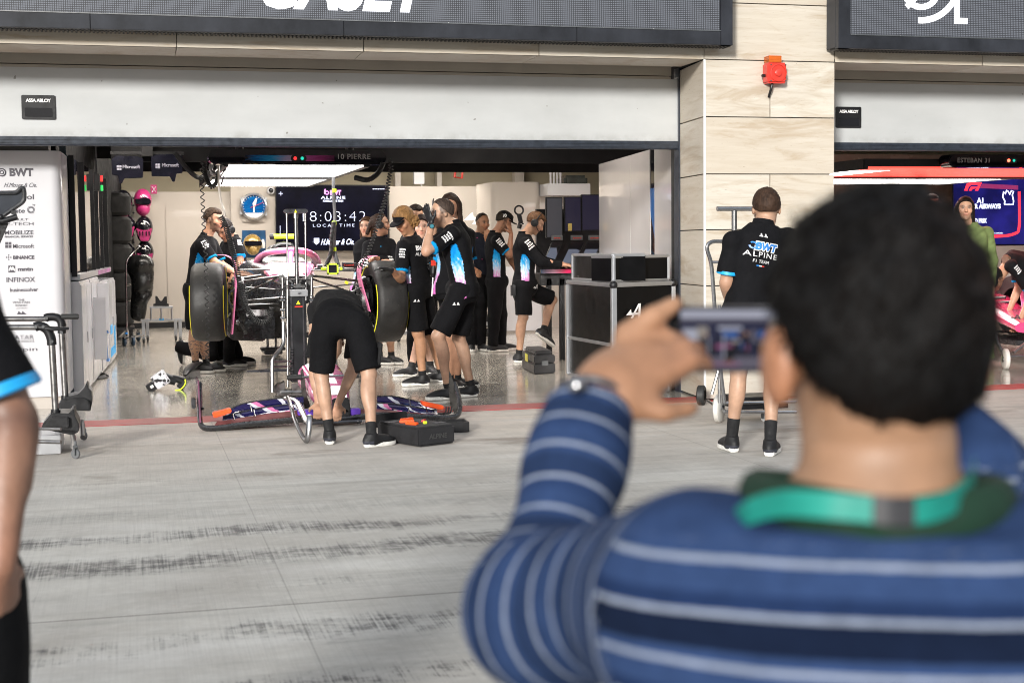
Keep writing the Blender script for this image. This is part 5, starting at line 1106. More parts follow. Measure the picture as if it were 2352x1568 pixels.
def decal(parent, tgt, name, m, draw, o, u, v, off=.004, reach=.25):
    """lettering drawn flat by draw(mb) in the plane o,u,v and pressed onto the surface of tgt along u x v"""
    u, v = Vector(u).normalized(), Vector(v).normalized(); v = (v-u*v.dot(u)).normalized(); n = u.cross(v); o = Vector(o)
    mb = MB(); draw(mb); base = ORG[tgt.name]
    me = tgt.data; bv = BVHTree.FromPolygons([q.co+base for q in me.vertices], [tuple(p.vertices) for p in me.polygons])
    vs = []
    for q in mb.v:
        p = o+u*q.x+v*q.y; hit = bv.ray_cast(p+n*reach, -n, reach*2)
        vs.append(hit[0]+n*(off+q.z*.3) if hit[0] is not None else p)
    mb.v = vs; return mb.build(name, m, parent, smooth=False)
def dtext(txt, size, x=0, y=0, **kw):
    def f(mb): vs, fs = text_mb(txt, size, align='CENTER', **kw); mb.add([(a+x, b+y, c) for a, b, c in vs], fs)
    return f
def many(*fs): return lambda mb: [f(mb) for f in fs]
def kappa(sz, x=0, y=0):
    def f(mb):
        for q in (-1, 1): mb.prism([(x+q*.1*sz, y), (x+q*1.0*sz, y), (x+q*.85*sz, y+.25*sz), (x+q*.62*sz, y+.35*sz), (x+q*.66*sz, y+.62*sz), (x+q*.5*sz, y+.75*sz), (x+q*.34*sz, y+.6*sz), (x+q*.36*sz, y+.35*sz), (x+q*.2*sz, y+.2*sz)], (0, 0, 0), (1, 0, 0), (0, 1, 0), (0, 0, .001))
    return f
def demb(sz, x=0, y=0):
    return lambda mb: emblem(mb, (x, y, 0), (1, 0, 0), (0, 1, 0), sz)
def rag(x, y, w_, h_, rows, seed=1):
    """small sleeve print: rows of short words too small to read"""
    def f(mb):
        r = random.Random(seed)
        for i in range(rows):
            yy = y-i*h_*1.5; ww = w_*r.uniform(.6, 1); a = x-ww/2
            while a < x+ww/2: b = a+r.uniform(.5, 1.1)*h_*.9; mb.prism([(a, yy), (b, yy), (b, yy+h_*r.uniform(.7, 1)), (a, yy+h_)], (0, 0, 0), (1, 0, 0), (0, 1, 0), (0, 0, .001)); a = b+h_*.22
    return f
# =================================================================== THE PEOPLE
def pose(Y0, hipw=.085, **j):
    J = {k: np.array(px(v[0], v[1], Y0+(v[2] if len(v) > 2 else 0))) for k, v in j.items()}
    if 'hpL' not in J:
        X = nrm((J['shR']-J['shL'])*np.array((1, 1, .3))); 
        if 'hipx' in J: pass
        J['hpL'] = J['pelvis']-X*hipw; J['hpR'] = J['pelvis']+X*hipw
    return J
def vec(yaw, pitch=0):   # yaw 0 = away from the camera, 90 = to the right
    a, b = R_(yaw), R_(pitch); return (math.sin(a)*math.cos(b), math.cos(a)*math.cos(b), math.sin(b))
def lens(n, J):
    if DEV:
        f = lambda a, b: round(float(np.linalg.norm(J[a]-J[b])), 2)
        print('LEN', n, 'torso', f('pelvis', 'neck'), 'shw', f('shL', 'shR'), 'uaL', f('shL', 'elL'), 'faL', f('elL', 'wrL'), 'uaR', f('shR', 'elR'), 'faR', f('elR', 'wrR'), 'thL', f('hpL', 'knL'), 'shinL', f('knL', 'anL'), 'thR', f('hpR', 'knR'), 'shinR', f('knR', 'anR'), 'anz', round(float(J['anL'][2]), 2), round(float(J['anR'][2]), 2), 'hd', f('head', 'neck'))
DEV = False
def crewmarks(P, side='R', back=False, chest=False):
    J = P['J']; s = P['shirt']; b = P['body']
    sh, el = J['sh'+side], J['el'+side]; ax = nrm(el-sh)
    return sh, el, ax
def sleeve_print(P, side, out, seed=1, rows=4, sz=.05, t=.42, up=None):
    """white sponsor rows printed on a sleeve, seen from direction out"""
    J = P['J']; sh, el = J['sh'+side], J['el'+side]; ax = nrm(el-sh); out = nrm(out); v = -ax; u = nrm(np.cross(v, out)); p = sh+(el-sh)*t
    decal(P['body'], P['shirt'], 'sleeve_print', M_whitep, rag(0, .05, sz*1.3, sz*.32, rows, seed), p, u, v, off=.003)
# ---- K: mechanic bending over the front wing, seen from behind
J = pose(-1.95, pelvis=(783, 728, .02), neck=(772, 694, .52), shL=(726, 712, .48), shR=(816, 718, .48), head=(765, 790, .62), elL=(722, 850, .42), wrL=(731, 925, .30), elR=(810, 850, .42), wrR=(775, 930, .34),
         knL=(738, 862, .06), anL=(757, 985, .0), knR=(847, 858, -.10), anR=(853, 992, -.26), hpL=(748, 742, .02), hpR=(820, 742, -.02)); lens('K', J)
PK = person('mechanic in black shorts bending over the front wing with his back to the camera', J, vec(0, -65), vec(-5, -20), skin=SKIN_P, hair=(.05, .03, .02), shirt='tee', seed=3, up=vec(0, 10), toes={'L': vec(8), 'R': vec(62)}, hands={'L': (vec(0, -80), vec(10, 10), .5), 'R': (vec(0, -80), vec(-10, 10), .5)}, sockh=.03, lowcut=.105, s=.93)
mb = MB(); J = PK['J']
for S, x in (('R', 1),): 
    q = Vector(J['hpR']+(J['knR']-J['hpR'])*.60)+Vector((.098, -.01, 0)); mb.box(q+Vector((-.012, -.07, -.08)), q+Vector((.010, .06, .07)), M=Matrix.Rotation(R_(8), 3, 'Y')); mb.box(q+Vector((-.010, -.074, .03)), q+Vector((.016, .064, .075)), M=Matrix.Rotation(R_(8), 3, 'Y'))
mb.build('cargo_pocket', M_blkc, PK['body'], bev=.008)
# ---- L: man in team polo seen from behind at the trolley
J = pose(-3.22, pelvis=(1722, 716), neck=(1752, 520, .02), head=(1760, 481, .05), shL=(1683, 552, -.02), shR=(1812, 546, .06), elL=(1668, 648, .02), wrL=(1684, 716, .20), elR=(1838, 645, .08), wrR=(1800, 715, .25),
         knL=(1697, 850, .02), anL=(1681, 985, .06), knR=(1775, 855, -.02), anR=(1769, 998, -.18), hpL=(1692, 722, .0), hpR=(1762, 724, .0)); lens('L', J)
PL = person('man in team polo and shorts standing with his back turned beside the pillar', J, vec(18, -14), vec(-4), skin=SKIN_P, hair=(.04, .022, .014), beard=.5, seed=5, headsize=1.06, cuff=True, panel=False, toes={'L': vec(4), 'R': vec(34)}, sockh=.07, h=.008)
fr = PL['fr']; o = fr[0]+fr[3]*fr[4]*.70-fr[2]*.1-fr[1]*.055; U = -np.array(fr[1])*-1; bx = fr[1]; vv = fr[3]
for nm, m_, fn in (('back_lettering', M_whitep, many(dtext('ALPINE', .046, 0, -.044, spacing=1.2, xs=1.25), dtext('F1 TEAM', .028, 0, -.080, spacing=1.1), kappa(.030, .0, .085))), ('back_logo_outline', M_whitep, dtext('BWT', .064, .018, .002, bold=.009, shear=.18))):
    decal(PL['body'], PL['shirt'], nm, m_, fn, o, bx, vv, off=.003)
decal(PL['body'], PL['shirt'], 'back_logo', M_blue, many(dtext('BWT', .064, .018, .002, bold=.0028, shear=.18), lambda mb: mb.tube([(-.064+.019*math.cos(R_(a)), .024+.019*math.sin(R_(a)), 0) for a in range(-170, 150, 20)], .006, 4)), o, bx, vv, off=.005)
mb_ = [((-.028, .0), M_blue), ((-.009, .0), M_whitep), ((.010, .0), M_redp)]
for (xx, _), m_ in mb_: decal(PL['body'], PL['shirt'], 'flag_stripe', m_, lambda mb, xx=xx: mb.prism([(xx, -.102), (xx+.018, -.102), (xx+.018, -.095), (xx, -.095)], (0, 0, 0), (1, 0, 0), (0, 1, 0), (0, 0, .001)), o, bx, vv, off=.003)
# ---- D: tall man with gloved hands on his head
J = pose(.55, pelvis=(1066, 668), neck=(1040, 517, .0), head=(1016, 490, -.02), shL=(1038, 538, -.17), shR=(1040, 540, .17), elL=(979, 578, -.28), wrL=(991, 512, -.20), elR=(985, 560, .25), wrR=(1004, 500, .18),
         knL=(1007, 770, -.10), anL=(1030, 880, -.05), knR=(1054, 775, .12), anR=(1082, 886, .10), hpL=(1056, 672, -.09), hpR=(1070, 672, .09)); lens('D', J)
PD = person('tall man with gloved hands on his head in team polo and shorts facing left', J, vec(-90, -12), vec(-95), skin=SKIN_P, hair=(.05, .035, .028), hairstyle='fade', beard=.4, seed=8, gloves='LR', toes={'L': vec(-98), 'R': vec(-100)},
            hands={'L': (vec(-60, 68), vec(60, -10), .12, 1.0), 'R': (vec(-60, 70), vec(100, -10), .2)}, h=.0078)
sleeve_print(PD, 'L', (-.1, -1, .1), 2, 4, .055, .36)
mb = MB(); w0 = Vector(PD['J']['wrL']); ax = Vector(nrm(PD['J']['wrL']-PD['J']['elL'])); mb.cyl(w0-ax*.042, w0-ax*.018, .034, n=16); mb.cyl(w0-ax*.03+Vector((0, -.030, 0)), w0-ax*.03+Vector((0, -.042, 0)), .022, n=16); wt_ = mb.build('watch', M_black, PD['body'])
mb = MB(); mb.cyl(w0-ax*.03+Vector((0, -.042, 0)), w0-ax*.03+Vector((0, -.0435, 0)), .017, n=16); mb.build('watch_face', mat('watch face', (.05, .2, .25), .2), wt_)
decal(PD['body'], PD['bottom'], 'shorts_emblem', M_whitep, kappa(.032), PD['J']['hpL']+(PD['J']['knL']-PD['J']['hpL'])*.28, (1, 0, 0), (0, 0, 1))
decal(PD['body'], PD['shirt'], 'hem_emblem', M_whitep, demb(.035), PD['fr'][0]+PD['fr'][3]*.01+np.array((-.06, -.1, 0)), (1, 0, 0), (0, 0, 1))
# ---- C: curly blond mechanic with cap at the right tyre
J = pose(1.8, pelvis=(958, 664), neck=(942, 545, .0), head=(928, 507, -.06), shL=(926, 565, -.13), shR=(966, 563, .17), elL=(921, 640, -.22), wrL=(900, 620, -.42), elR=(985, 625, .10), wrR=(1006, 602, -.12),
         knL=(961, 764, -.04), anL=(971, 862, .0), knR=(990, 770, .16), anR=(1014, 855, .30), hpL=(950, 668, -.08), hpR=(966, 668, .10)); lens('C', J)
PC = person('curly blond mechanic in cap holding the right front tyre', J, vec(-125, -34), vec(-80, -5), skin=(.40, .21, .12), hair=(.26, .14, .055), hairstyle='curly', cap=True, seed=11, gloves='LR', toes={'L': vec(-95), 'R': vec(-75)}, h=.0078, hands={'L': (vec(-95, 15), vec(-100, -60), .35), 'R': (vec(-20, -25), vec(-90, -20), .9)})
sleeve_print(PC, 'L', (-.3, -1, .1), 3, 4, .05, .35)
decal(PC['body'], PC['cap'], 'cap_emblem', M_whitep, demb(.035), PC['hp'](-.0, .09, .075), np.array(vec(-35)), (0, 0, 1)); 
decal(PC['body'], PC['bottom'], 'shorts_emblem', M_whitep, kappa(.032), PC['J']['hpL']+(PC['J']['knL']-PC['J']['hpL'])*.25, (1, 0, 0), (0, 0, 1))
decal(PC['body'], PC['shirt'], 'back_lettering', M_whitep, many(dtext('BWT', .06, 0, .0, bold=.003), dtext('ALPINE', .045, 0, -.05)), PC['fr'][0]+PC['fr'][3]*PC['fr'][4]*.75+np.array((.05, -.1, 0)), vec(55), (0, 0, 1))
# hand drill held by the curly mechanic
dr = thing('cordless_drill', 'black cordless drill pointing down, held between the two mechanics', 'drill', px(1000, 640, 1.42)); a = px(1000, 605, 1.42)
mb = MB(); mb.cyl(a+Vector((-.01, 0, .05)), a+Vector((-.02, 0, -.09)), .034, .030, n=14); mb.cyl(a+Vector((-.02, 0, -.09)), a+Vector((-.024, 0, -.13)), .026, .016, n=14); mb.tube([a+Vector((-.01, 0, .02)), a+Vector((.10, .02, .0))], .022, 8); mb.box(a+Vector((.09, -.03, -.05)), a+Vector((.15, .05, .04))); mb.build('housing', M_black, dr, bev=.003)
mb = MB(); mb.cyl(a+Vector((-.024, 0, -.13)), a+Vector((-.036, 0, -.30)), .009, n=8); mb.build('bit', M_steel, dr)
mb = MB(); mb.box(a+Vector((-.048, -.034, -.02)), a+Vector((.01, -.030, .03))); mb.build('badge', M_redp, dr, smooth=False)
# ---- A: bearded tattooed man leaning over the left of the car
J = pose(3.95, pelvis=(452, 668), neck=(474, 545, .0), head=(490, 505, -.03), shR=(464, 560, -.18), shL=(486, 560, .18), elR=(494, 604, -.26), wrR=(530, 622, -.22), elL=(510, 610, .15), wrL=(540, 625, .0),
         knL=(468, 770, .10), anL=(474, 842, .12), knR=(447, 762, -.06), anR=(449, 835, .02), hpL=(458, 672, .09), hpR=(448, 672, -.09)); lens('A', J)
def tattoo(V, C, J):
    a, b = J['elR'], J['wrR']; d = b-a; t = ((V-a)@d)/(d@d); r = np.linalg.norm(V-(a+np.clip(t, -.6, 1)[:, None]*d), axis=1); n1 = vnoise(V, 55, 3); n2 = vnoise(V, 80, 5)
    m = (t > -.5) & (t < .9) & (r < .07)
    C[m & (n1 > .4)] = (.16, .15, .17); C[m & (n1 < -.6)] = (.50, .22, .10); C[m & (n2 > 1.0)] = (.52, .36, .10)
    for S in 'LR':
        a, b = J['kn'+S], J['an'+S]; d = b-a; t = ((V-a)@d)/(d@d); r = np.linalg.norm(V-(a+np.clip(t, 0, 1)[:, None]*d), axis=1); m = (t > .2) & (t < .95) & (r < .07); C[m & (n2 > .5)] = (.16, .12, .11)
PA = person('bearded man with tattooed arm leaning on the car behind the left front tyre', J, vec(122, -8), vec(95), skin=(.44, .25, .155), hair=(.04, .024, .015), hairstyle='short', beard=.7, seed=13, toes={'L': vec(100), 'R': vec(110)}, parts={'paint': tattoo}, h=.0078)
sleeve_print(PA, 'R', (.2, -1, .2), 4, 4, .05, .25)
# ---- A2: headset man bowed beside him
J = pose(4.65, pelvis=(540, 690), neck=(534, 548, .0), head=(517, 528, -.06), shR=(520, 566, .16), shL=(542, 556, -.15), elL=(552, 600, -.24), wrL=(535, 632, -.40), elR=(512, 610, .1), wrR=(515, 640, -.1),
         knL=(530, 745, -.25), anL=(525, 808, .05), knR=(520, 748, .1), anR=(545, 806, .35), hpL=(545, 692, -.09), hpR=(535, 692, .09)); lens('A2', J)
PA2 = person('dark haired man with headset bowing his head behind the coiled air hose', J, vec(-135, -35), vec(-110), skin=(.34, .17, .10), hair=(.018, .012, .01), headset='nomic', seed=17, h=.0115, bottom='trousers', toes={'L': vec(100), 'R': vec(95)})
sleeve_print(PA2, 'L', (.5, -1, .1), 7, 3, .05, .3)
# ---- kneeling mechanic behind the left tyre: only boots and knee pads show
J = pose(5.3, pelvis=(470, 742), neck=(478, 640, -.1), head=(486, 612, -.2), shR=(462, 655, .17), shL=(494, 655, -.17), elL=(505, 700, -.3), wrL=(525, 730, -.35), elR=(470, 700, .1), wrR=(500, 730, -.1),
         knL=(485, 815, -.30), anL=(408, 795, -.15), knR=(505, 770, .1), anR=(500, 815, .15), hpL=(474, 748, -.09), hpR=(468, 748, .09)); lens('kneel', J)
PN = person('kneeling mechanic behind the left front tyre with white-soled boot turned back', J, vec(90, -30), vec(95), skin=SKIN, hair=(.02, .015, .01), seed=19, h=.0115, bottom='trousers', toes={'L': vec(-90, -88), 'R': vec(90), 'UL': vec(-92, 2)})
# ---- B: woman with headset and arms crossed, B2 behind her
J = pose(4.35, pelvis=(866, 672), neck=(872, 548, .0), head=(874, 516, -.04), shR=(845, 564, -.06), shL=(897, 562, .06), elR=(838, 607, -.10), wrR=(878, 600, -.26), elL=(910, 605, -.06), wrL=(868, 594, -.26),
         knR=(868, 752, -.03), anR=(872, 812, .0), knL=(896, 752, .0), anL=(899, 820, .02), hpR=(858, 676, 0), hpL=(880, 676, 0), hipx=(866, 672)); J.pop('hipx'); lens('B', J)
PB = person('woman with headset and ponytail standing arms crossed behind the right front tyre', J, vec(100, -2), vec(165), skin=(.40, .22, .14), hair=(.035, .02, .014), hairstyle='bun', female=True, shirt='jacket', headset=True, seed=23, toes={'L': vec(150), 'R': vec(140)}, s=.96)
decal(PB['body'], PB['shirt'], 'zip', M_cyanp, lambda mb: mb.prism([(-.006, -.20), (.006, -.20), (.006, .16), (-.006, .16)], (0, 0, 0), (1, 0, 0), (0, 1, 0), (0, 0, .001)), PB['fr'][0]+PB['fr'][3]*.36+np.array((.01, -.12, 0)), (1, 0, 0), (0, 0, 1))
decal(PB['body'], PB['shirt'], 'chest_print', M_whitep, many(rag(-.10, .02, .06, .018, 3, 4), rag(.10, .03, .06, .018, 3, 5), rag(-.19, .0, .05, .02, 4, 6), rag(.19, .0, .05, .02, 4, 8)), PB['fr'][0]+PB['fr'][3]*.36+np.array((.01, -.12, 0)), (1, 0, 0), (0, 0, 1))
J = pose(5.3, pelvis=(838, 668), neck=(842, 552), head=(842, 522, -.02), shR=(826, 566, .0), shL=(866, 566, .0), elR=(824, 615), wrR=(835, 650, -.1), elL=(870, 615), wrL=(865, 650, -.1), knR=(833, 735), anR=(834, 785), knL=(852, 735), anL=(853, 785), hpR=(832, 672), hpL=(850, 672)); lens('B2', J)
PB2 = person('woman mostly hidden behind the braided headset woman', J, vec(-150, 0), vec(180), skin=(.50, .29, .2), hair=(.06, .03, .015), hairstyle='long', female=True, shirt='jacket', seed=29, h=.0115, bottom='trousers', s=.94, toes={'L': vec(180), 'R': vec(170)})
# ---- E, F, G: heads behind the tall man
J = pose(1.15, pelvis=(1040, 665), neck=(1044, 512, .1), head=(1034, 478, .05), shL=(1075, 540, .1), shR=(1015, 540, .1), elL=(1078, 610, .1), wrL=(1065, 660, 0), elR=(1012, 610, .1), wrR=(1022, 655, .0), knL=(1052, 772, .1), anL=(1050, 852, .3), knR=(1035, 770, .1), anR=(1034, 858, .3), hpL=(1050, 672, .1), hpR=(1030, 672, .1)); lens('E', J)
PE = person('man with long dark hair standing hidden behind the tall man', J, vec(-155, -6), vec(180), skin=(.38, .20, .125), hair=(.025, .014, .01), hairstyle='long', seed=31, h=.0115, toes={'L': vec(100), 'R': vec(150)})
J = pose(3.6, pelvis=(958, 655), neck=(956, 530), head=(955, 498, -.02), shR=(938, 548), shL=(978, 548), elR=(934, 600), wrR=(945, 640, -.1), elL=(982, 600), wrL=(975, 640, -.1), knR=(950, 740), anR=(950, 818), knL=(968, 740), anL=(968, 818), hpR=(948, 662), hpL=(966, 662)); lens('F', J)
PF = person('spiky haired man looking over the curly mechanic from behind', J, vec(170, -5), vec(180), skin=(.55, .31, .2), hair=(.02, .014, .01), hairstyle='spiky', seed=37, h=.0115, bottom='trousers', toes={'L': vec(170), 'R': vec(190)})
J = pose(2.9, pelvis=(975, 665), neck=(975, 552), head=(968, 522, -.02), shR=(955, 572, .1), shL=(996, 570), elR=(952, 620), wrR=(962, 655, -.1), elL=(1000, 620), wrL=(990, 655, -.1), knR=(968, 755), anR=(944, 838, -.1), knL=(985, 755), anL=(988, 832), hpR=(966, 672), hpL=(984, 672)); lens('G', J)
PG = person('short dark haired person crouched between the curly mechanic and the tall man', J, vec(190, -5), vec(180), skin=(.55, .33, .24), hair=(.02, .013, .012), hairstyle='long', female=True, seed=41, h=.0115, toes={'L': vec(170), 'R': vec(-100)}, s=.95)
# ---- H: seated bald man with red lanyard
J = pose(6.1, pelvis=(1092, 640), neck=(1100, 542), head=(1108, 512, -.03), shR=(1076, 560, 0), shL=(1122, 560, 0), elR=(1072, 600, -.05), wrR=(1090, 618, -.25), elL=(1124, 590, -.12), wrL=(1118, 552, -.22), knR=(1082, 700, -.2), anR=(1082, 775, -.15), knL=(1105, 700, -.2), anL=(1105, 775, -.15), hpR=(1084, 645), hpL=(1102, 645)); lens('H', J)
PH = person('bald man in dark jacket with red lanyard holding his chin', J, vec(158, -8), vec(165), skin=(.40, .20, .11), hair=(.03, .02, .015), hairstyle='buzz', beard=.4, shirt='suit', bottom='trousers', seed=43, h=.0115, hands={'L': (vec(190, 60), vec(20, 20), .7)}, toes={'L': vec(170), 'R': vec(190)})
decal(PH['body'], PH['shirt'], 'lanyard', M_pinkd, many(lambda mb: mb.prism([(-.055, .16), (-.038, .16), (.012, -.12), (.0, -.12)], (0, 0, 0), (1, 0, 0), (0, 1, 0), (0, 0, .001)), lambda mb: mb.prism([(.062, .14), (.048, .14), (.0, -.12), (.012, -.12)], (0, 0, 0), (1, 0, 0), (0, 1, 0), (0, 0, .001))), PH['fr'][0]+PH['fr'][3]*.36+np.array((.02, -.1, 0)), (1, 0, 0), (0, 0, 1))
# ---- I: capped engineer with hand on ear
J = pose(5.75, pelvis=(1140, 648), neck=(1137, 537), head=(1157, 508, -.05), shR=(1140, 553, -.18), shL=(1142, 553, .17), elR=(1170, 585, -.24), wrR=(1174, 537, -.20), elL=(1170, 590, .15), wrL=(1185, 620, .0), knR=(1136, 728, -.08), anR=(1131, 790, -.06), knL=(1150, 722, .10), anL=(1153, 778, .12), hpR=(1138, 652, -.09), hpL=(1144, 652, .09)); lens('I', J)
PI_ = person('engineer in cap numbered 10 holding his ear, in long black trousers', J, vec(100, -28), vec(92), skin=(.34, .17, .10), hair=(.02, .015, .01), cap=True, bottom='trousers', seed=47, beard=.4, hands={'R': (vec(-50, 75), vec(-40, 0), .35)}, toes={'L': vec(88), 'R': vec(95)})
decal(PI_['body'], PI_['cap'], 'cap_number', M_whitep, dtext('10', .055, bold=.002), PI_['hp'](.09, -.02, .045), (1, 0, 0), (0, 0, 1)); sleeve_print(PI_, 'R', (.1, -1, .2), 9, 4, .06, .3)
# ---- J: engineer with ear defenders leaning on the console, foot on the case
J = pose(4.1, pelvis=(1205, 655), neck=(1204, 540), head=(1229, 512, -.05), shR=(1208, 560, -.18), shL=(1212, 560, .17), elR=(1243, 602, -.24), wrR=(1290, 608, -.20), elL=(1250, 600, .2), wrL=(1292, 606, .15), knR=(1201, 728, -.12), anR=(1192, 806, -.05), knL=(1268, 688, .16), anL=(1248, 760, .05), hpR=(1202, 662, -.09), hpL=(1210, 662, .09)); lens('J', J)
PJ = person('engineer with ear defenders leaning on the console with one foot on the case', J, vec(105, -35), vec(92), skin=(.45, .26, .17), hair=(.10, .05, .025), shirt='jacket', headset=True, seed=53, hands={'R': (vec(95, -8), vec(90, -85), .4), 'L': (vec(95, -8), vec(90, -85), .4)}, toes={'L': vec(100, -40), 'R': vec(100), 'UL': vec(80, 50)})
sleeve_print(PJ, 'R', (.1, -1, .3), 10, 4, .06, .18)
decal(PJ['body'], PJ['bottom'], 'shorts_emblem', M_whitep, demb(.05), PJ['J']['hpR']+(PJ['J']['knL']-PJ['J']['hpL'])*.35+np.array((0, -.05, .04)), (1, 0, 0), (0, 0, 1))
mb = MB(); q = Vector(PJ['J']['hpR'])+Vector((-.13, -.06, .02)); mb.box(q+Vector((-.03, -.02, -.10)), q+Vector((.02, .02, .02))); mb.cyl(q+Vector((0, 0, -.10)), q+Vector((.02, 0, -.17)), .012, .004, n=8); mb.build('belt_radio', M_black, PJ['body'], bev=.006)
# =================================================================== FOREGROUND: man filming with a phone
def dj(x, y, d): return np.array(pd(x, y, d))
J = dict(head=dj(2010, 784, 1.18), neck=dj(2012, 1150, 1.145), shL=dj(1600, 1385, 1.16), shR=dj(2500, 1345, 1.12), elL=dj(1240, 1385, 1.37), wrL=dj(1362, 922, 1.50), elR=dj(2580, 1390, 1.36), wrR=dj(2075, 930, 1.52),
         pelvis=dj(2000, 2600, 1.13)); x_ = nrm(J['shR']-J['shL']); J['hpL'] = J['pelvis']-x_*.09; J['hpR'] = J['pelvis']+x_*.09
fo_ = np.array(vec(18)); 
for S, q in (('L', -1), ('R', 1)):
    J['kn'+S] = J['hp'+S]+fo_*.38+x_*q*.05+np.array((0, 0, -.12)); J['an'+S] = np.array((*(J['kn'+S]-fo_*.08)[:2], .09))
lens('M', J)
JM = {k: v.copy() for k, v in J.items()}
LITE = np.array((.20, .24, .34)); 
def f_jumper(nt, N, L, B):
    g = G_(nt); a = g.attr('Col'); st = g.sep(g.attr('Str').outputs['Vector']); p = g.coord(); wob = g.m('MULTIPLY', g.m('SUBTRACT', g.noise(p, 60, 3), .5), .0016)
    t = g.m('ADD', st[0], wob); per = .070; f = g.m('FRACT', g.m('DIVIDE', t, per)); h = g.m('FRACT', g.m('DIVIDE', t, per/2)); hd = g.m('ABSOLUTE', g.m('SUBTRACT', h, .5))
    ln = g.m('GREATER_THAN', hd, .5-.058); dk = g.m('MULTIPLY', g.m('GREATER_THAN', f, .52), g.m('LESS_THAN', f, .86)); md = g.m('MULTIPLY', g.m('GREATER_THAN', f, .30), g.m('LESS_THAN', f, .5))
    z = st[1]; c = g.mix(g.m('MULTIPLY', md, z), a.outputs['Color'], (.012, .026, .075)); c = g.mix(g.m('MULTIPLY', g.m('MULTIPLY', dk, .85), z), c, (.002, .004, .012)); c = g.mix(g.m('MULTIPLY', ln, g.m('GREATER_THAN', z, .2)), c, (.24, .275, .35))
    n = g.noise(p, 35, 4, .6); c = g.mix(1.0, c, g.mix(g.mr(n, .3, .7), (.82, .82, .82), (1.15, 1.15, 1.15)), 'MULTIPLY'); L.new(c, B.inputs['Base Color'])
    B.inputs['Roughness'].default_value = .92; B.inputs['Specular IOR Level'].default_value = .08; g.bump(g.m('ADD', g.noise(g.mp(p, (1, 1, 3)), 180, 3, .6), g.m('MULTIPLY', g.noise(p, 18, 4), 2)), B, .45, .006)
M_knit = graph('striped knit', f_jumper)
STR = {}
def stripes(t, C, sel):
    STR.setdefault('v', np.zeros((len(C), 3), np.float32)); STR['v'][sel, 0] = t[sel]; STR['v'][sel, 1] = 1
def jcol(V, C, fr, J):
    C[:] = np.array((.026, .050, .125)); o, X, Y, Z, L = fr
    best = np.full(len(V), 9.); who = np.zeros(len(V), int); T = np.zeros((3, len(V)))
    for i, S in ((1, 'L'), (2, 'R')):
        for a, b, t0 in ((J['sh'+S], J['el'+S], 0), (J['el'+S], J['wr'+S], np.linalg.norm(J['el'+S]-J['sh'+S]))):
            d = b-a; n = np.linalg.norm(d); t = ((V-a)@d)/n; r = np.linalg.norm(V-(a+np.clip(t/n, 0, 1)[:, None]*d), axis=1)
            m = (r < best) & (t > (.0 if t0 == 0 else -.0)); best[m] = r[m]; who[m] = i; T[i][m] = t[m]+t0
    sx = np.abs((V-o)@X); tor = (sx < .168) | (best > .12)
    tz = 1.107-V[:, 2]; sel = tor & (tz > -.010); stripes(tz, C, sel)
    for i in (1, 2):
        sel = ~tor & (who == i) & (T[i] < .47); stripes(T[i]*1.0+.028, C, sel); STR['v'][sel, 1] = .45; cf = ~tor & (who == i) & (T[i] >= .47); C[cf] = (.020, .042, .115)
def mextra(F, kind):
    J = JM
    if kind == 'shirt':
        for S in 'LR':
            F.ell(J['el'+S]+np.array((0, -.02, -.012)), (.066, .070, .064), k=.05)
            F.cone(J['wr'+S]+(J['el'+S]-J['wr'+S])*.28, J['wr'+S]+(J['el'+S]-J['wr'+S])*.02, .044, .037, k=.01, flat=1.0)
            F.cone(J['wr'+S]+(J['el'+S]-J['wr'+S])*.36, J['wr'+S]+(J['el'+S]-J['wr'+S])*.26, .051, .049, k=.02)
            F.cone(J['neck']-np.array((0, 0, .090)), J['sh'+S]+np.array((0, 0, -.01)), .070, .070, k=.05)
    if kind == 'body':
        w0 = J['wrL']; c = J['head']; [F.ell(c+np.array((q*.088, -.006, -.016)), (.012, .023, .035), k=.008) for q in (-1, 1)]; F.cone(w0+np.array(dL)*.03, dj(1535, 850, 1.545), .030, .016, k=.03); F.cone(dj(1440, 768, 1.545), dj(1500, 728, 1.55), .014, .012, k=.012); F.cone(dj(1500, 728, 1.55), dj(1553, 697, 1.56), .0118, .009, k=.004)
    if kind == 'hair':
        c = J['head']; F.ell(c+np.array((-.008, -.008, .011)), (.0875, .091, .093), k=.012, cut=lambda Q: np.interp(Q[..., 1], [-.07, -.035, .0, .03], [-.050, -.030, .014, .035])-Q[..., 2], amp=lambda P: .0016*vnoise(P, 70, 2)+.0008*vnoise(P*np.array((1, 1, .4)), 260, 5))
        F.ell(c+np.array((.0, -.044, -.020)), (.062, .046, .052), k=.03, amp=lambda P: .003*vnoise(P, 90, 3))
def mpaint(V, C, J):
    c = J['head']
    for q in (-1, 1): m = (np.linalg.norm((V-(c+np.array((q*.092, -.006, -.016))))/np.array((.016, .03, .042)), axis=1) < 1); C[m] *= np.array((1.03, .84, .78))
    for k in range(3): m = vnoise(V, 60+30*k, 7+k) > 1.1; C[m] *= .93
def hcol(V):  # brown sheen at the crown painted into the hair colour
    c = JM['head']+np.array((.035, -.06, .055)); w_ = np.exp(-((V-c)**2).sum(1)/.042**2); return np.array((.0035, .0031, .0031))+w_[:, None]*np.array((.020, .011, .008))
dL = CR*.70+CF*.30+CU*.54; nL = CR*.38+CF*.80-CU*.40; dR = -CR*.62+CF*.2+CU*.66; nR = -CR*.5+CF*.75-CU*.35
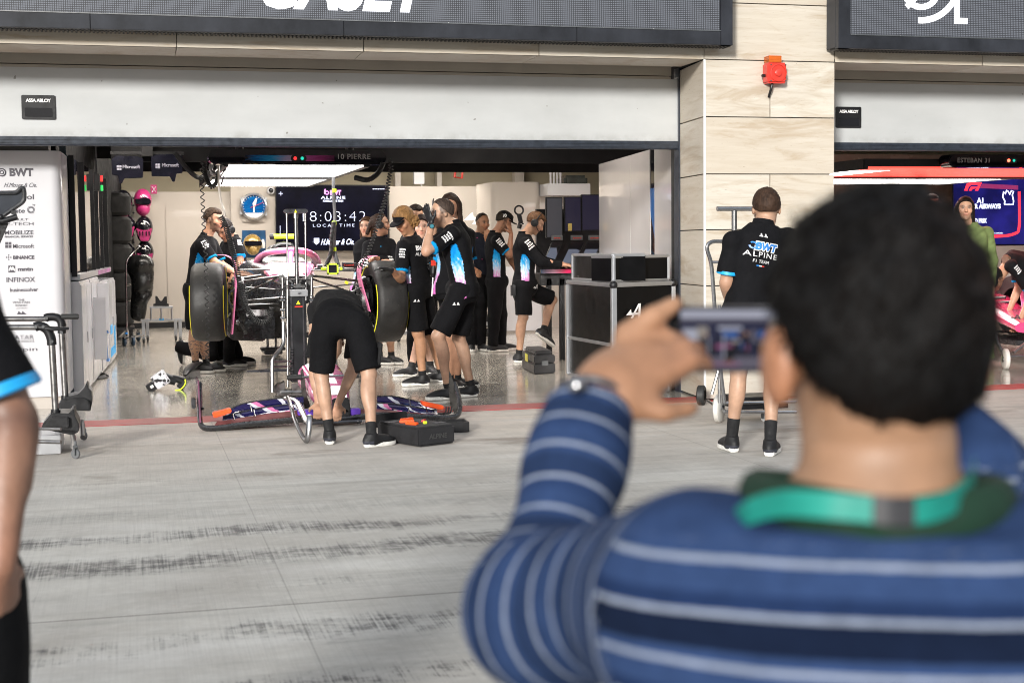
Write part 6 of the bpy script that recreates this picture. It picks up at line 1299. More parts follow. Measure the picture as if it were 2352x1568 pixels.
PM = person('man in blue striped jumper filming the garage with his phone, seen from behind', J, vec(0, -3), vec(16), skin=(.33, .185, .108), hair=(.0035, .0033, .0035), hairstyle='big', shirt='jumper', bottom='trousers', seed=61, h=.0062, cloth_grow=.010,
            hands={'L': (dL, nL, .42, .98, .03), 'R': (dR, nR, .42, 1.0, .03)}, extra=mextra, parts={'shirtcol': jcol, 'paint': mpaint, 'haircol': hcol}, toes={'L': vec(16), 'R': vec(16)}, headsize=.92, s=1.0, eyes=False)
at_ = PM['shirt'].data.attributes.new('Str', 'FLOAT_VECTOR', 'POINT'); at_.data.foreach_set('vector', STR['v'].ravel())
hm_ = PM['hair'].data; hb = ORG[PM['body'].name]; rs = random.Random(9); mb = MB(); crown = Vector(JM['head'])+Vector((.02, -.03, .09))
nv = len(hm_.vertices); face_ = Vector(nrm(vec(0)))
for k in range(4500):
    v_ = hm_.vertices[rs.randrange(nv)]; p = v_.co+hb; n = v_.normal
    if n.dot(Vector(JM['head'])-p) > 0 and (p-Vector(JM['head'])).length < .07: continue
    t = (p-crown); t = t-n*t.dot(n)
    if t.length < 1e-4: continue
    t.normalize(); t = (t+Vector((rs.gauss(0, .18), rs.gauss(0, .18), rs.gauss(0, .18)))); t = (t-n*t.dot(n)).normalized(); s_ = n.cross(t); w_ = rs.uniform(.0005, .0011); L_ = rs.uniform(.010, .024); lf = rs.uniform(.02, .16)
    a0 = p-n*.001; a1 = p+t*L_*.5+n*L_*lf*.5; a2 = p+t*L_+n*L_*lf*.55
    mb.add([a0-s_*w_, a0+s_*w_, a1+s_*w_, a1-s_*w_, a2], [(0, 1, 2, 3), (3, 2, 4)])
ls = mb.build('loose_hair', mat('black brown hair strands', (.0035, .0026, .0023), .75, var=.5, scale=30, spec=.1), PM['hair'], smooth=False)
# collar and lanyard
nk = Vector(PM['J']['neck']); up_ = Vector(PM['fr'][3]); rx = Vector(PM['fr'][1]); ry = Vector(PM['fr'][2])
def ringp(a, w_, d_, z): return nk+rx*(w_*math.cos(R_(a)))+ry*(d_*math.sin(R_(a))+.006)+up_*z
mb = MB(); mb.tube([ringp(a, .096, .098, -.012+.014*abs(math.cos(R_(a)))) for a in range(0, 361, 12)], .0155, 10, sq=(1.35, .8)); mb.build('collar', mat('dark green collar', (.002, .026, .012), .85, var=.2, scale=30, sheen=.0), PM['body'])
M_teal = mat('teal ribbon', (.006, .23, .18), .55, var=.15, scale=25)
mb = MB(); pts = [pd(1690, 1196, 1.105), pd(1730, 1172, 1.075), pd(1800, 1156, 1.042), pd(1900, 1160, 1.018), pd(2010, 1170, 1.012)]; pt2 = [pd(2098, 1174, 1.014), pd(2150, 1166, 1.026), pd(2200, 1144, 1.048), pd(2232, 1114, 1.08), pd(2240, 1080, 1.12)]
for pp in (pts, pt2):
    P_ = bez(pp, 30); vs = []
    for p in P_: vs += [p+up_*.0095, p-up_*.0095, p-up_*.0095-CF*.003*0+CF*.003, p+up_*.0095+CF*.003]
    fs = []
    for i in range(len(P_)-1): 
        for j in range(4): a_, b_ = i*4+j, i*4+(j+1) % 4; fs.append((a_, b_, b_+4, a_+4))
    fs += [(3, 2, 1, 0), tuple(len(vs)-4+k for k in range(4))]; mb.add(vs, fs)
ly = mb.build('lanyard', M_teal, PM['body'])
mb = MB(); P_ = bez([pd(2006, 1170, 1.010), pd(2050, 1174, 1.009), pd(2102, 1175, 1.012)], 10); vs = []
for p in P_: vs += [p+up_*.0102-CF*.001, p-up_*.0102-CF*.001, p-up_*.0102+CF*.006, p+up_*.0102+CF*.006]
fs = [];
for i in range(len(P_)-1):
    for j in range(4): a_, b_ = i*4+j, i*4+(j+1) % 4; fs.append((a_, b_, b_+4, a_+4))
fs += [(3, 2, 1, 0), tuple(len(vs)-4+k for k in range(4))]; mb.add(vs, fs); mb.build('clasp', mat('dark clasp', (.03, .03, .034), .5), ly, bev=.001)
# bracelet bead on the left wrist
w0 = Vector(PM['J']['wrL']); aw = Vector(nrm(PM['J']['wrL']-PM['J']['elL'])); mb = MB(); mb.tube([w0+aw*.004+(aw.orthogonal().normalized()*math.cos(R_(a))+aw.cross(aw.orthogonal().normalized())*math.sin(R_(a)))*.036 for a in range(0, 361, 15)], .004, 6); br_ = mb.build('bracelet', M_ink, PM['body'])
mb = MB(); mb.ball(pd(1326, 886, 1.445), .010, 12); mb.build('bead', M_chrome, br_)
# phone
pc = pd(1688, 779, 1.585); th = R_(3); u = (CR*math.cos(th)+CF*math.sin(th)*0).normalized(); v = (CU+CF*.02).normalized(); nn = u.cross(v)
ph = thing('mobile_phone', 'silver edged phone held sideways showing the garage on its screen', 'phone', pc-Vector((0, 0, .04)))
W_, H_ = .150, .0735
mb = MB(); mb.prism(rpoly(W_, H_, .011), pc-nn*.004, u, v, nn*.0078); mb.build('casing', M_dsteel, ph, bev=.0015)
mb = MB(); mb.prism(rpoly(W_-.004, H_-.004, .0095), pc+nn*.0039, u, v, nn*.0004); mb.build('bezel', mat('phone bezel', (.004, .004, .005), .35, spec=.1), ph)
SW, SH = W_-.030, H_-.008
mb = MB(); mb.prism(rpoly(SW, SH, .004), pc+nn*.0043, u, v, nn*.0003); so_ = mb.build('screen', mat('phone screen dark', (.002, .002, .003), .5, spec=.05, emit=(.012, .014, .035), estr=.8), ph, smooth=False)
PCOL = {'w': (.42, .43, .52), 'p': (.30, .09, .20), 'b': (.05, .12, .35), 'g': (.13, .12, .16), 'k': (.006, .006, .012), 's': (.30, .17, .12), 'c': (.30, .27, .25)}
mk = list(PCOL); pm = [mat('phone picture '+k, (.002, .002, .002), .5, spec=.05, emit=PCOL[k], estr=.5) for k in mk]; mb = MB(); rp3 = random.Random(12)
# the live picture on the screen: shutter, garage, crew, car, floor (x, y, width, height in screen units)
RECT = [('w', 0, .86, 1, .14), ('g', 0, .80, 1, .05), ('w', .02, .06, .13, .62), ('c', .80, .10, .13, .74), ('g', 0, 0, 1, .20), ('c', .15, .50, .10, .22), ('w', .34, .66, .22, .06), ('b', .38, .52, .14, .12), ('k', .20, .28, .05, .26), ('p', .30, .34, .18, .07), ('k', .27, .20, .05, .22),
        ('k', .47, .20, .05, .22), ('w', .385, .18, .015, .40), ('k', .40, .10, .08, .26), ('s', .41, .05, .02, .10), ('s', .45, .05, .02, .10), ('k', .54, .22, .035, .34), ('b', .55, .34, .015, .12), ('k', .59, .20, .04, .38), ('p', .60, .30, .015, .10), ('s', .585, .56, .03, .07), ('s', .54, .54, .02, .05), ('s', .21, .54, .03, .06),
        ('k', .68, .26, .09, .20), ('w', .68, .45, .09, .012), ('p', .24, .06, .30, .03), ('k', .86, .14, .05, .40), ('s', .87, .54, .03, .07), ('k', .33, .45, .03, .1), ('g', .64, .46, .04, .2), ('w', .25, .25, .01, .3), ('b', .70, .54, .06, .10), ('c', .45, .44, .09, .05)]
for i, (k, x, y, ww, hh) in enumerate(RECT):
    mb.cm = mk.index(k); o_ = pc+nn*(.00465+i*.000012)+u*((x-.5)*SW)+v*((y-.5)*SH*.97); mb.prism([(0, 0), (ww*SW, 0), (ww*SW, hh*SH*.97), (0, hh*SH*.97)], o_, u, v, nn*.000008)
mb.build('live_picture', pm, so_, smooth=False)
# ---- crew member at the left edge, only his arm in the picture
D_ = 2.5
J = dict(head=dj(-330, 380, D_), neck=dj(-315, 560, D_), shL=dj(-560, 640, D_), shR=dj(-92, 675, D_), elL=dj(-600, 1000, D_), wrL=dj(-560, 1330, D_-.05), elR=dj(30, 965, D_+.02), wrR=dj(2, 1300, D_-.06), pelvis=dj(-215, 1360, D_))
x_ = nrm(J['shR']-J['shL']); J['hpL'] = J['pelvis']-x_*.095; J['hpR'] = J['pelvis']+x_*.105
for S in 'LR': J['kn'+S] = J['hp'+S]+np.array((0, .02, -.40)); J['an'+S] = J['hp'+S]+np.array((0, -.02, -.80)); J['an'+S][2] = .09
lens('N', J)
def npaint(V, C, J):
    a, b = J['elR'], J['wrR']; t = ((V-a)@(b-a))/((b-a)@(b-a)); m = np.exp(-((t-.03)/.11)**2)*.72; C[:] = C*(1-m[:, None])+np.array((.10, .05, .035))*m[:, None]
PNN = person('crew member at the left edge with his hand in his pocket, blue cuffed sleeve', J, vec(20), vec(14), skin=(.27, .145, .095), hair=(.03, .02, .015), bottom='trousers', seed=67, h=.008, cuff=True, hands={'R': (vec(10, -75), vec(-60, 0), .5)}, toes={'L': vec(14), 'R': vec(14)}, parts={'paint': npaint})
# ---- right garage people
Yo = gp(2258, 838).y
J = pose(Yo, pelvis=(2240, 655), neck=(2232, 520), head=(2217, 480, -.03), shR=(2197, 536), shL=(2268, 534, .02), elR=(2190, 600), wrR=(2200, 655, -.05), elL=(2279, 598, .03), wrL=(2278, 655, -.03), knR=(2228, 750), anR=(2226, 822), knL=(2250, 750), anL=(2250, 822), hpR=(2225, 660), hpL=(2252, 660)); lens('O', J)
def dressx(F, kind):
    if kind == 'shirt': 
        a = JO['pelvis']; F.cone(a+np.array((0, 0, .05)), np.array((a[0]+.005, a[1], .06)), .145, .185, k=.05, flat=.98, amp=lambda P: .012*np.sin(np.arctan2(P[..., 1]-a[1], P[..., 0]-a[0])*14))
    if kind == 'hair': 
        c = JO['head']; F.cone(c+np.array((.055, .03, .0)), c+np.array((.10, .02, -.30)), .045, .040, k=.03, amp=lambda P: .008*vnoise(P, 45, 3)); F.cone(c+np.array((-.05, .05, .0)), c+np.array((-.045, .06, -.2)), .04, .03, k=.03)
JO = {k: v.copy() for k, v in J.items()}
PO = person('woman with long black hair in a green dress in the right garage', J, vec(206, -2), vec(198), skin=(.56, .33, .22), hair=(.010, .007, .006), hairstyle='long', female=True, shirt='dress', bottom=None, seed=71, extra=dressx, s=.97, h=.0075, toes={'L': vec(190), 'R': vec(190)})
J = pose(2.2, pelvis=(2440, 640, .25), neck=(2318, 598, -.1), head=(2285, 640, -.15), shR=(2322, 612, -.22), shL=(2330, 592, .12), elR=(2372, 672, -.25), wrR=(2340, 740, -.3), elL=(2340, 660, .12), wrL=(2315, 720, .1), knR=(2450, 745, .1), anR=(2455, 835, .2), knL=(2430, 745, .3), anL=(2440, 830, .4), hpR=(2440, 650, .15), hpL=(2440, 650, .33)); lens('P', J)
PP = person('mechanic in cap bending over the second pink car at the right edge', J, vec(-120, -55), vec(-95, -60), skin=SKIN, hair=(.02, .015, .01), cap=True, seed=73, toes={'L': vec(-90), 'R': vec(-90)})
sleeve_print(PP, 'R', (-.2, -1, .5), 10, 4, .05, .2)
for (x, y, Y_, hd, lb, sd_) in ((2141, 470, 4.2, (.02, .014, .01), 'person whose head shows above the filming man in the right garage', 79), (1978, 462, 3.4, (.03, .02, .015), 'person mostly hidden behind the filming man near the pillar', 83)):
    J = pose(Y_, pelvis=(x, y+160), neck=(x, y+38), head=(x, y), shR=(x-24, y+55), shL=(x+24, y+55), elR=(x-28, y+110), wrR=(x-22, y+155), elL=(x+28, y+110), wrL=(x+22, y+155), knR=(x-9, y+250), anR=(x-9, y+330), knL=(x+9, y+250), anL=(x+9, y+330), hpR=(x-9, y+165), hpL=(x+9, y+165))
    person(lb, J, vec(185 if x > 2000 else 10, 0), vec(180), skin=(.45, .25, .17), hair=hd, hairstyle='short', headset='nomic' if x > 2000 else False, bottom='trousers', seed=sd_, h=.0115, toes={'L': vec(180), 'R': vec(180)})
# =================================================================== RIGHT GARAGE
mb = MB(); mb.box((XR+.1, YD+.3, 0), (XR+.2, 2.2, 2.6)); mb.build('side_wall', mat('side wall dark', (.02, .02, .022)), smooth=False, label='dark side wall of the right garage behind the pillar', cat='wall')
YR = 8.0
M_wallr = mat('booth wall warm', (.22, .15, .12), .25, var=.1, coat=.3)
mb = MB(); a, b = px(1900, 700, YR), px(2400, 700, YR); mb.box((a.x-.8, YR, 0), (b.x+1.5, YR+.1, 2.6)); mb.build('booth_wall', M_wallr, smooth=False, label='dim rosy booth wall at the back of the right garage', cat='panel wall')
mb = MB(); a, b = px(2270, 565, 6.6), px(2400, 578, 6.6); mb.box((a.x-.6, 6.6, a.z-.6), (b.x+1, 6.9, a.z)); mb.build('counter', M_beige, smooth=False, label='pale counter below the navy screen in the right garage', cat='counter')
t = thing('navy_screen', 'navy wall screen with red race emblem in the right garage', 'screen', px(2280, 565, 7.2)); YN = 7.2
mb = MB(); flat(mb, [(2186, 565), (2420, 565), (2420, 392), (2186, 398)], YN+.06, .05); mb.build('casing', M_black, t, bev=.004)
def f_ns(nt, N, L, B):
    g = G_(nt); p = g.pos(); a = g.noise(p, 2.2, 4); c = g.mix(g.mr(a, .4, .68), (.004, .004, .05), (.012, .010, .14)); L.new(c, B.inputs['Emission Color']); B.inputs['Emission Strength'].default_value = 1; B.inputs['Base Color'].default_value = (.003, .003, .01, 1); B.inputs['Roughness'].default_value = .15
mb = MB(); flat(mb, [(2190, 561), (2416, 561), (2416, 396), (2190, 402)], YN, .004); mb.build('display_panel', graph('navy screen', f_ns), t, smooth=False)
mb = MB(); ttext(mb, 'A1', 2243, 2258, 466, YN, 11, bold=.004); ttext(mb, 'QATAR AIRWAYS', 2206, 2298, 479, YN, 10, bold=.004); ttext(mb, 'GRAND PRIX', 2214, 2266, 512, YN, 10, bold=.003); ttext(mb, 'RACE RECORDED', 2265, 2303, 537, YN, 3)
T_ = [(2307, 470), (2327, 470), (2328, 462), (2325, 448), (2328, 440), (2323, 438), (2319, 447), (2316, 440), (2312, 437), (2309, 446), (2305, 440), (2303, 452), (2308, 462)]
q = [px(x, y, YN-.007) for x, y in T_]; mb.tube(q+[q[0]], .009, 5); mb.build('lettering', M_lit, t, smooth=False)
M_litr = emitm('screen red', (1, .03, .05), 1.4, (.3, .0, .0))
mb = MB(); flat(mb, [(2214, 438), (2220, 422), (2228, 419), (2252, 419), (2247, 425), (2230, 425), (2224, 430), (2222, 438)], YN, .007); flat(mb, [(2225, 438), (2230, 429), (2244, 429), (2240, 433), (2233, 434), (2231, 438)], YN, .0072); flat(mb, [(2239, 438), (2250, 419.5), (2255, 419), (2246, 438)], YN, .0074)
q = [px(x, y, YN-.008) for x, y in ((2190, 543), (2290, 543), (2330, 537), (2341, 520), (2341, 440))]; mb.tube(bez(q, 20), .022, 5, sq=(1, .4)); mb.build('red_graphic', M_litr, t)
mb = MB(); flat(mb, [(2250, 432), (2338, 436), (2338, 426), (2256, 422)], YN, .005); mb.build('magenta_bar', emitm('screen maroon', (.20, .01, .08), 1), t, smooth=False)
# gantry of the right garage
gy = 1.9; gz2 = px(2250, 383, gy+.2).z; b0, b1 = px(2180, 365, gy).x, px(2700, 365, gy).x
g2, yf2 = gantry(px(1990, 384, gy+.24).x, px(2600, 384, gy+.24).x, gz2-.02, gy, 4.2, 'black overhead gantry with red lit panels in the right garage', ('ESTEBAN 31', px(2198, 374, gy).x), bar=(b0, b1), red='half')
mb = MB(); c = px(2322, 369, gy); mb.prism(rpoly(.145, .062, .03), c+Vector((0, -.0028, 0)), (1, 0, 0), (0, 0, 1), (0, -.004, 0)); lq = mb.build('lamp_box', M_black, g2, bev=.0015)
mb = MB(); mb.cyl(c+Vector((-.032, -.006, 0)), c+Vector((-.032, -.011, 0)), .017, n=14); mb.build('red_lamp', emitm('lamp red hot', (1, .06, .03), 6), lq)
mb = MB(); mb.cyl(c+Vector((.032, -.006, 0)), c+Vector((.032, -.010, 0)), .015, n=14); mb.build('green_lamp', _mc['lamp teal'], lq)
area('gantry lamp', (px(2290, 384, gy+.24).x, gy+2.1, gz2-.05), 1.6, 3.8, 44, col=(1, .62, .55))
area('gantry lamp', (px(2120, 384, gy+.24).x, gy+2.6, gz2-.05), .6, 2.8, 34, col=(1, .92, .86))
c = px(1943, 392, 3.5); mb = MB(); mb.ball(c, .012, 8); mb.build('red_indicator', emitm('lamp red2', (1, .05, .03), 3), label='tiny red indicator light under the dark ceiling beside the pillar', cat='light')
# second pink car (front part only, at the right edge)
sc2 = thing('racing_car', 'pink racing car in the right garage on its trolley, nose at the right edge', 'racing car', gp(2330, 800)); Yc = 2.6
def pc_(x, y, Y): return px(x, y, Y)
prof = [(0, .115, .085, 0.0), (.35, .15, .11, .06), (.8, .20, .15, .13), (1.3, .25, .19, .20), (1.9, .30, .24, .28)]
a = px(2362, 752, 1.7); b = px(2215, 655, 4.3)
mb = MB(); n = 20; dirc = (b-a); vs = []; K = 7
for i in range(K):
    t_ = i/(K-1); c = a+dirc*t_; w_ = .10+.15*t_; h_ = .055+.09*t_; 
    for j in range(n): q = 2*math.pi*j/n; vs.append(c+Vector((w_*1.6*math.copysign(abs(math.cos(q))**.7, math.cos(q)), 0, h_*math.copysign(abs(math.sin(q))**.7, math.sin(q)))))
fs = [(i*n+j, i*n+(j+1) % n, (i+1)*n+(j+1) % n, (i+1)*n+j) for i in range(K-1) for j in range(n)]+[tuple(range(n))[::-1], tuple((K-1)*n+j for j in range(n))]
mb.add(vs, fs); nz_ = mb.build('nose', mat('hot pink car paint', (.75, .06, .20), .2, var=.1, coat=1), sc2)
mb = MB(); e = Vector((1, 0, 0)); 
emblem(mb, px(2325, 745, 1.85)+Vector((0, 0, .055)), (1, 0, 0), (.15, .7, .35), .09); mb.build('emblem', M_ink, nz_, smooth=False)
mb = MB(); 
for k, (x, y) in enumerate(((2285, 735), (2270, 722), (2262, 706), (2250, 695))):
    for q in range(6): p = px(x+q*7, y+q*3.2, 2.3+.3*k)+Vector((0, 0, .02)); mb.cbox(p, (.03, .03, .008))
mb.build('sponsor_mark', M_ink, nz_, smooth=False)
for s_, (x, y, Y) in enumerate(((2345, 690, 2.5),)):
    c = px(2352, 700, 2.9); tr = .36
    mb = MB(); mb.lathe([(.20, -.15), (.34, -.15), (.36, -.11), (.365, 0), (.36, .11), (.34, .15), (.20, .15)], c, (1, .1, 0), 40); mb.build('tyre', M_rub, sc2)
    mb = MB(); mb.tube(bez([px(2330, 640, 2.45), px(2343, 650, 2.4), px(2350, 700, 2.4), px(2356, 760, 2.4)], 16), .02, 8, sq=(1, .5)); mb.build('wheel_winglet', M_pink, sc2)
mb = MB(); 
for (p0, p1) in (((2215, 690), (2310, 683)), ((2225, 700), (2320, 694)), ((2240, 715), (2300, 700)), ((2255, 770), (2352, 775)), ((2245, 760), (2340, 762))): mb.cyl(px(*p0, 3.0), px(*p1, 2.6), .016, n=8)
mb.build('suspension', M_carb, sc2)
mb = MB(); a, b = px(2262, 775, 2.4), px(2420, 790, 1.9); mb.box((a.x, 1.8, a.z-.05), (b.x, 3.6, a.z)); mb.build('floor_board', M_carb, sc2, bev=.01)
tr_ = thing('car_dolly', 'white wheeled dolly under the pink car in the right garage', 'trolley', gp(2310, 848)); c = gp(2310, 848); R1 = .105
mb = MB(); mb.lathe([(.03, -.028), (.085, -.028), (R1, -.018), (R1, .018), (.085, .028), (.03, .028)], c+Vector((0, .0, R1)), (1, -.35, 0), 36); wh = mb.build('wheel', mat('white nylon', (.60, .58, .54), .4, var=.1), tr_)
mb = MB(); mb.lathe([(.001, -.034), (.032, -.034), (.032, .034), (.001, .034)], c+Vector((0, .0, R1)), (1, -.35, 0), 16); mb.build('hub', M_dsteel, wh)
mb = MB(); mb.tube([c+Vector((0, 0, R1)), c+Vector((-.02, .12, .26)), c+Vector((-.02, .2, .42))], .022, 8); mb.tube([c+Vector((.0, .02, R1+.02)), c+Vector((.6, .1, R1+.02))], .014, 8); mb.tube([c+Vector((.12, .05, R1+.06)), c+Vector((.6, .2, .40))], .016, 8); mb.build('frame', M_steel, tr_)
# =================================================================== THE PINK CAR ON ITS JACK
AX = 1.95
def q_(x, y, Y): return px(x, y, Y)
def f_tread(nt, N, L, B):
    g = G_(nt); p = g.coord(); a = g.noise(p, 7, 7, .7); b = g.noise(p, 60, 4, .7)
    c = g.mix(g.mr(a, .3, .7), (.008, .0076, .0073), (.019, .018, .017)); c = g.mix(g.mr(b, .66, .74, 0, .7), c, (.22, .20, .18)); L.new(c, B.inputs['Base Color']); L.new(g.mr(a, .3, .7, .42, .7), B.inputs['Roughness']); g.bump(g.m('ADD', a, g.m('MULTIPLY', b, .4)), B, .5, .006)
M_tread = graph('worn slick tyre', f_tread)
car = thing('racing_car', 'pink racing car without its nose, raised on the tall jack in the left garage', 'racing car', Vector((q_(680, 700, AX).x, AX+1, 0)))
def wheel(cx, cy, top, bot, yaw, inner):
    c = q_(cx, cy, AX); r = (q_(cx, top, AX-.05).z-q_(cx, bot, AX-.05).z)/2; c.z = (q_(cx, top, AX).z+q_(cx, bot, AX).z)/2; ax = Vector((math.cos(yaw), math.sin(yaw), 0)); w_ = .146
    mb = MB(); mb.lathe([(r*.64, -w_*.86), (r*.80, -w_*1.02), (r*.90, -w_*1.0), (r*.965, -w_*.86), (r*.992, -w_*.62), (r, 0), (r*.992, w_*.62), (r*.965, w_*.86), (r*.90, w_*1.0), (r*.80, w_*1.02), (r*.64, w_*.86)], c, ax, 56); ty = mb.build('tyre', M_tread, car)
    for s in (-1, 1):
        mb = MB()
        for a0 in (20, 200):
            mb.tube([c+ax*(s*w_*1.02)+ (Vector((-ax.y, ax.x, 0))*math.cos(R_(a))+Vector((0, 0, 1))*math.sin(R_(a)))*r*.86 for a in range(a0-50, a0+72, 6)], .009, 6, sq=(1, .5))
        mb.build('yellow_marking', M_yel, ty)
    mb = MB(); mb.lathe([(.001, -w_*.5), (r*.60, -w_*.6), (r*.65, -w_*.88), (r*.66, 0), (r*.65, w_*.88), (r*.60, w_*.7), (.001, w_*.5)], c, ax, 36); mb.build('rim', M_carb, car)
    return c, r, ax
cL, rL, aL = wheel(480, 695, 603, 784, R_(-7), 1); cR, rR, aR = wheel(881, 691, 598, 786, R_(6), -1)
for P_ in ([(500, 586, .12), (520, 588, .0), (536, 601, -.1), (541, 630, -.22), (539, 680, -.3), (535, 735, -.3), (532, 768, -.28)], [(868, 588, .12), (848, 592, 0), (833, 606, -.1), (829, 630, -.22), (835, 660, -.3), (844, 690, -.3), (851, 716, -.28)]):
    mb = MB(); B_ = bez([q_(a, b, AX+c) for a, b, c in P_], 30)
    n = len(B_); sx = 1 if P_[0][0] < 600 else -1; vs = []
    for i, p in enumerate(B_): vs += [p+Vector((0, -.02, 0)), p+Vector((sx*.012, -.02, .006)), p+Vector((sx*.016, .16, .006)), p+Vector((0, .16, 0))]
    mb.add(vs, [(i*4+j, i*4+(j+1) % 4, i*4+4+(j+1) % 4, i*4+4+j) for i in range(n-1) for j in range(4)]+[(0, 1, 2, 3), (n*4-1, n*4-2, n*4-3, n*4-4)]); mb.build('wheel_winglet', M_pinkl, car)
# brake ducts and uprights
for (x0, s) in ((545, 1), (838, -1)):
    mb = MB(); c = q_(x0, 690, AX); mb.lathe([(.05, -.05), (.20, -.05), (.235, 0), (.22, .06), (.10, .09)], c, (s, 0, 0), 28); mb.box(c+Vector((-.03, -.12, -.22)), c+Vector((.03, .1, .22)));
    mb.tube(bez([q_(x0-4*s, 712, AX-.2), q_(x0+8*s, 740, AX-.22), q_(x0+20*s, 765, AX-.15)], 8), .02, 6); mb.tube(arc(q_(x0+6*s, 685, AX-.25), .10, 90, 290, 12), .010, 6); mb.build('brake_duct', M_carb, car, bev=.004)
mb = MB(); mb.ball(q_(544, 738, AX-.25), .030, 12); mb.build('hub_nut', M_chrome, car)
# suspension
M_susp = mat('satin carbon arm', (.055, .052, .048), .3, .2, var=.3, scale=20, coat=.6)
arms = [((528, 651), (645, 634), .0, -.35, .022), ((550, 620), (620, 619), .1, .1, .014), ((530, 658), (642, 665), .05, -.1, .014), ((536, 686), (634, 640), .0, -.3, .018), ((537, 695), (645, 684), -.05, -.35, .026), ((530, 703), (642, 697), .1, 0, .016), ((545, 640), (600, 632), .3, .3, .018), ((565, 668), (580, 655), .2, .2, .02),
        ((716, 633), (830, 646), -.35, 0, .022), ((718, 641), (786, 664), -.3, 0, .016), ((716, 660), (838, 651), -.1, .05, .014), ((716, 684), (832, 694), -.3, 0, .022), ((716, 620), (815, 622), .1, .1, .014), ((740, 690), (838, 660), 0, .1, .014)]
for (a, b, ya, yb, r) in arms:
    mb = MB(); mb.tube([q_(*a, AX+ya), q_(*b, AX+yb)], r, 10, sq=(.55, 1.3)); mb.build('suspension_arm', M_susp, car)
# monocoque: bulkhead, tub, cockpit, engine cover
def loft(mb, secs, n=24, cap=True, e=.65):
    vs = []; K = len(secs)
    for (c, w_, h_) in secs:
        for j in range(n):
            t = 2*math.pi*j/n; vs.append(Vector(c)+Vector((w_*math.copysign(abs(math.cos(t))**e, math.cos(t)), 0, h_*math.copysign(abs(math.sin(t))**e, math.sin(t)))))
    fs = [(i*n+j, i*n+(j+1) % n, (i+1)*n+(j+1) % n, (i+1)*n+j) for i in range(K-1) for j in range(n)]
    if cap: fs += [tuple(range(n))[::-1], tuple((K-1)*n+j for j in range(n))]
    return mb.add(vs, fs)
cx0 = q_(682, 680, AX-.4).x; zt = q_(680, 633, AX-.4).z; zb = q_(680, 700, AX-.4).z; zm = (zt+zb)/2
mb = MB(); loft(mb, [((cx0, AX-.42, zm), .15, (zt-zb)/2), ((cx0, AX-.1, zm+.0), .17, (zt-zb)/2+.01), ((cx0-.02, AX+.5, zm+.0), .21, .20), ((cx0-.03, AX+1.2, zm), .27, .24), ((cx0-.05, AX+2.0, zm), .34, .27)]); mb.build('monocoque', M_carb, car)
mb = MB(); loft(mb, [((q_(664, 636, AX+.1).x, AX+.05, zt-.02), .19, .035), ((q_(665, 628, AX+.3).x, AX+.4, zt+.03), .235, .055), ((q_(667, 624, AX+.7).x, AX+.8, zt+.05), .25, .06), ((q_(668, 620, AX+1).x, AX+1.2, zt+.04), .24, .05)]); mb.build('cockpit_front', M_pinkl, car)
mb = MB(); mb.tube(bez([q_(591, 612, 3.7), q_(592, 600, 3.55), q_(602, 588, 3.35), q_(620, 580, 3.1), q_(645, 576, 2.95), q_(668, 574.5, 2.9), q_(694, 576, 2.95), q_(714, 583, 3.15), q_(726, 596, 3.4), q_(729, 611, 3.6)], 36), .038, 12, sq=(.8, 1.15)); mb.tube([q_(668, 577, 2.9), q_(668, 595, 2.82), q_(668, 622, 2.7)], [.034, .022, .030], 10); mb.build('halo', M_pinkl, car)
mb = MB(); mb.tube(bez([q_(629, 606, 4.1), q_(628, 585, 4.1), q_(634, 566, 4.1), q_(652, 561, 4.1), q_(670, 565, 4.1), q_(677, 580, 4.1), q_(678, 603, 4.1)], 20), .028, 8); mb.build('roll_hoop', M_carb, car)
mb = MB(); a = q_(652, 585, 4.2); loft(mb, [(a, .15, .13), (a+Vector((0, .8, -.02)), .13, .13), (a+Vector((0, 2.0, -.2)), .06, .08)], e=.8); mb.build('engine_cover', M_carb, car)
mb = MB(); loft(mb, [(q_(652, 606, 3.5), .26, .03), (q_(652, 600, 3.9), .22, .05)]); mb.build('headrest', M_grey, car)
for (x0, x1) in ((553, 628), (681, 722)):
    mb = MB(); a, b = q_(x0, 620, 3.9), q_(x1, 600, 3.9); c = (a+b)/2; mb.box((a.x, 3.9, a.z-.10), (b.x, 5.2, b.z)); sp = mb.build('sidepod', mat('pale pink paint', (.80, .62, .68), .25, var=.06, coat=.8), car, bev=.03)
    mb = MB(); mb.box((a.x+.06, 3.893, a.z-.0), (b.x-.03, 3.899, b.z-.03)); mb.build('blue_panel', M_blue, sp, smooth=False)
a = q_(651, 543.5, 4.15)
mb = MB(); mb.tube([a+Vector((-.125, 0, 0)), a+Vector((.125, 0, 0))], .030, 12, sq=(1, .8)); tcm = mb.build('onboard_camera', M_neon, car, bev=.006)
mb = MB(); mb.cyl(a+Vector((-.145, 0, 0)), a+Vector((-.105, 0, 0)), .031, n=12); mb.cyl(a+Vector((.0, 0, -.1)), a+Vector((.01, 0, .07)), .008, n=6); mb.build('camera_mount', M_black, tcm)
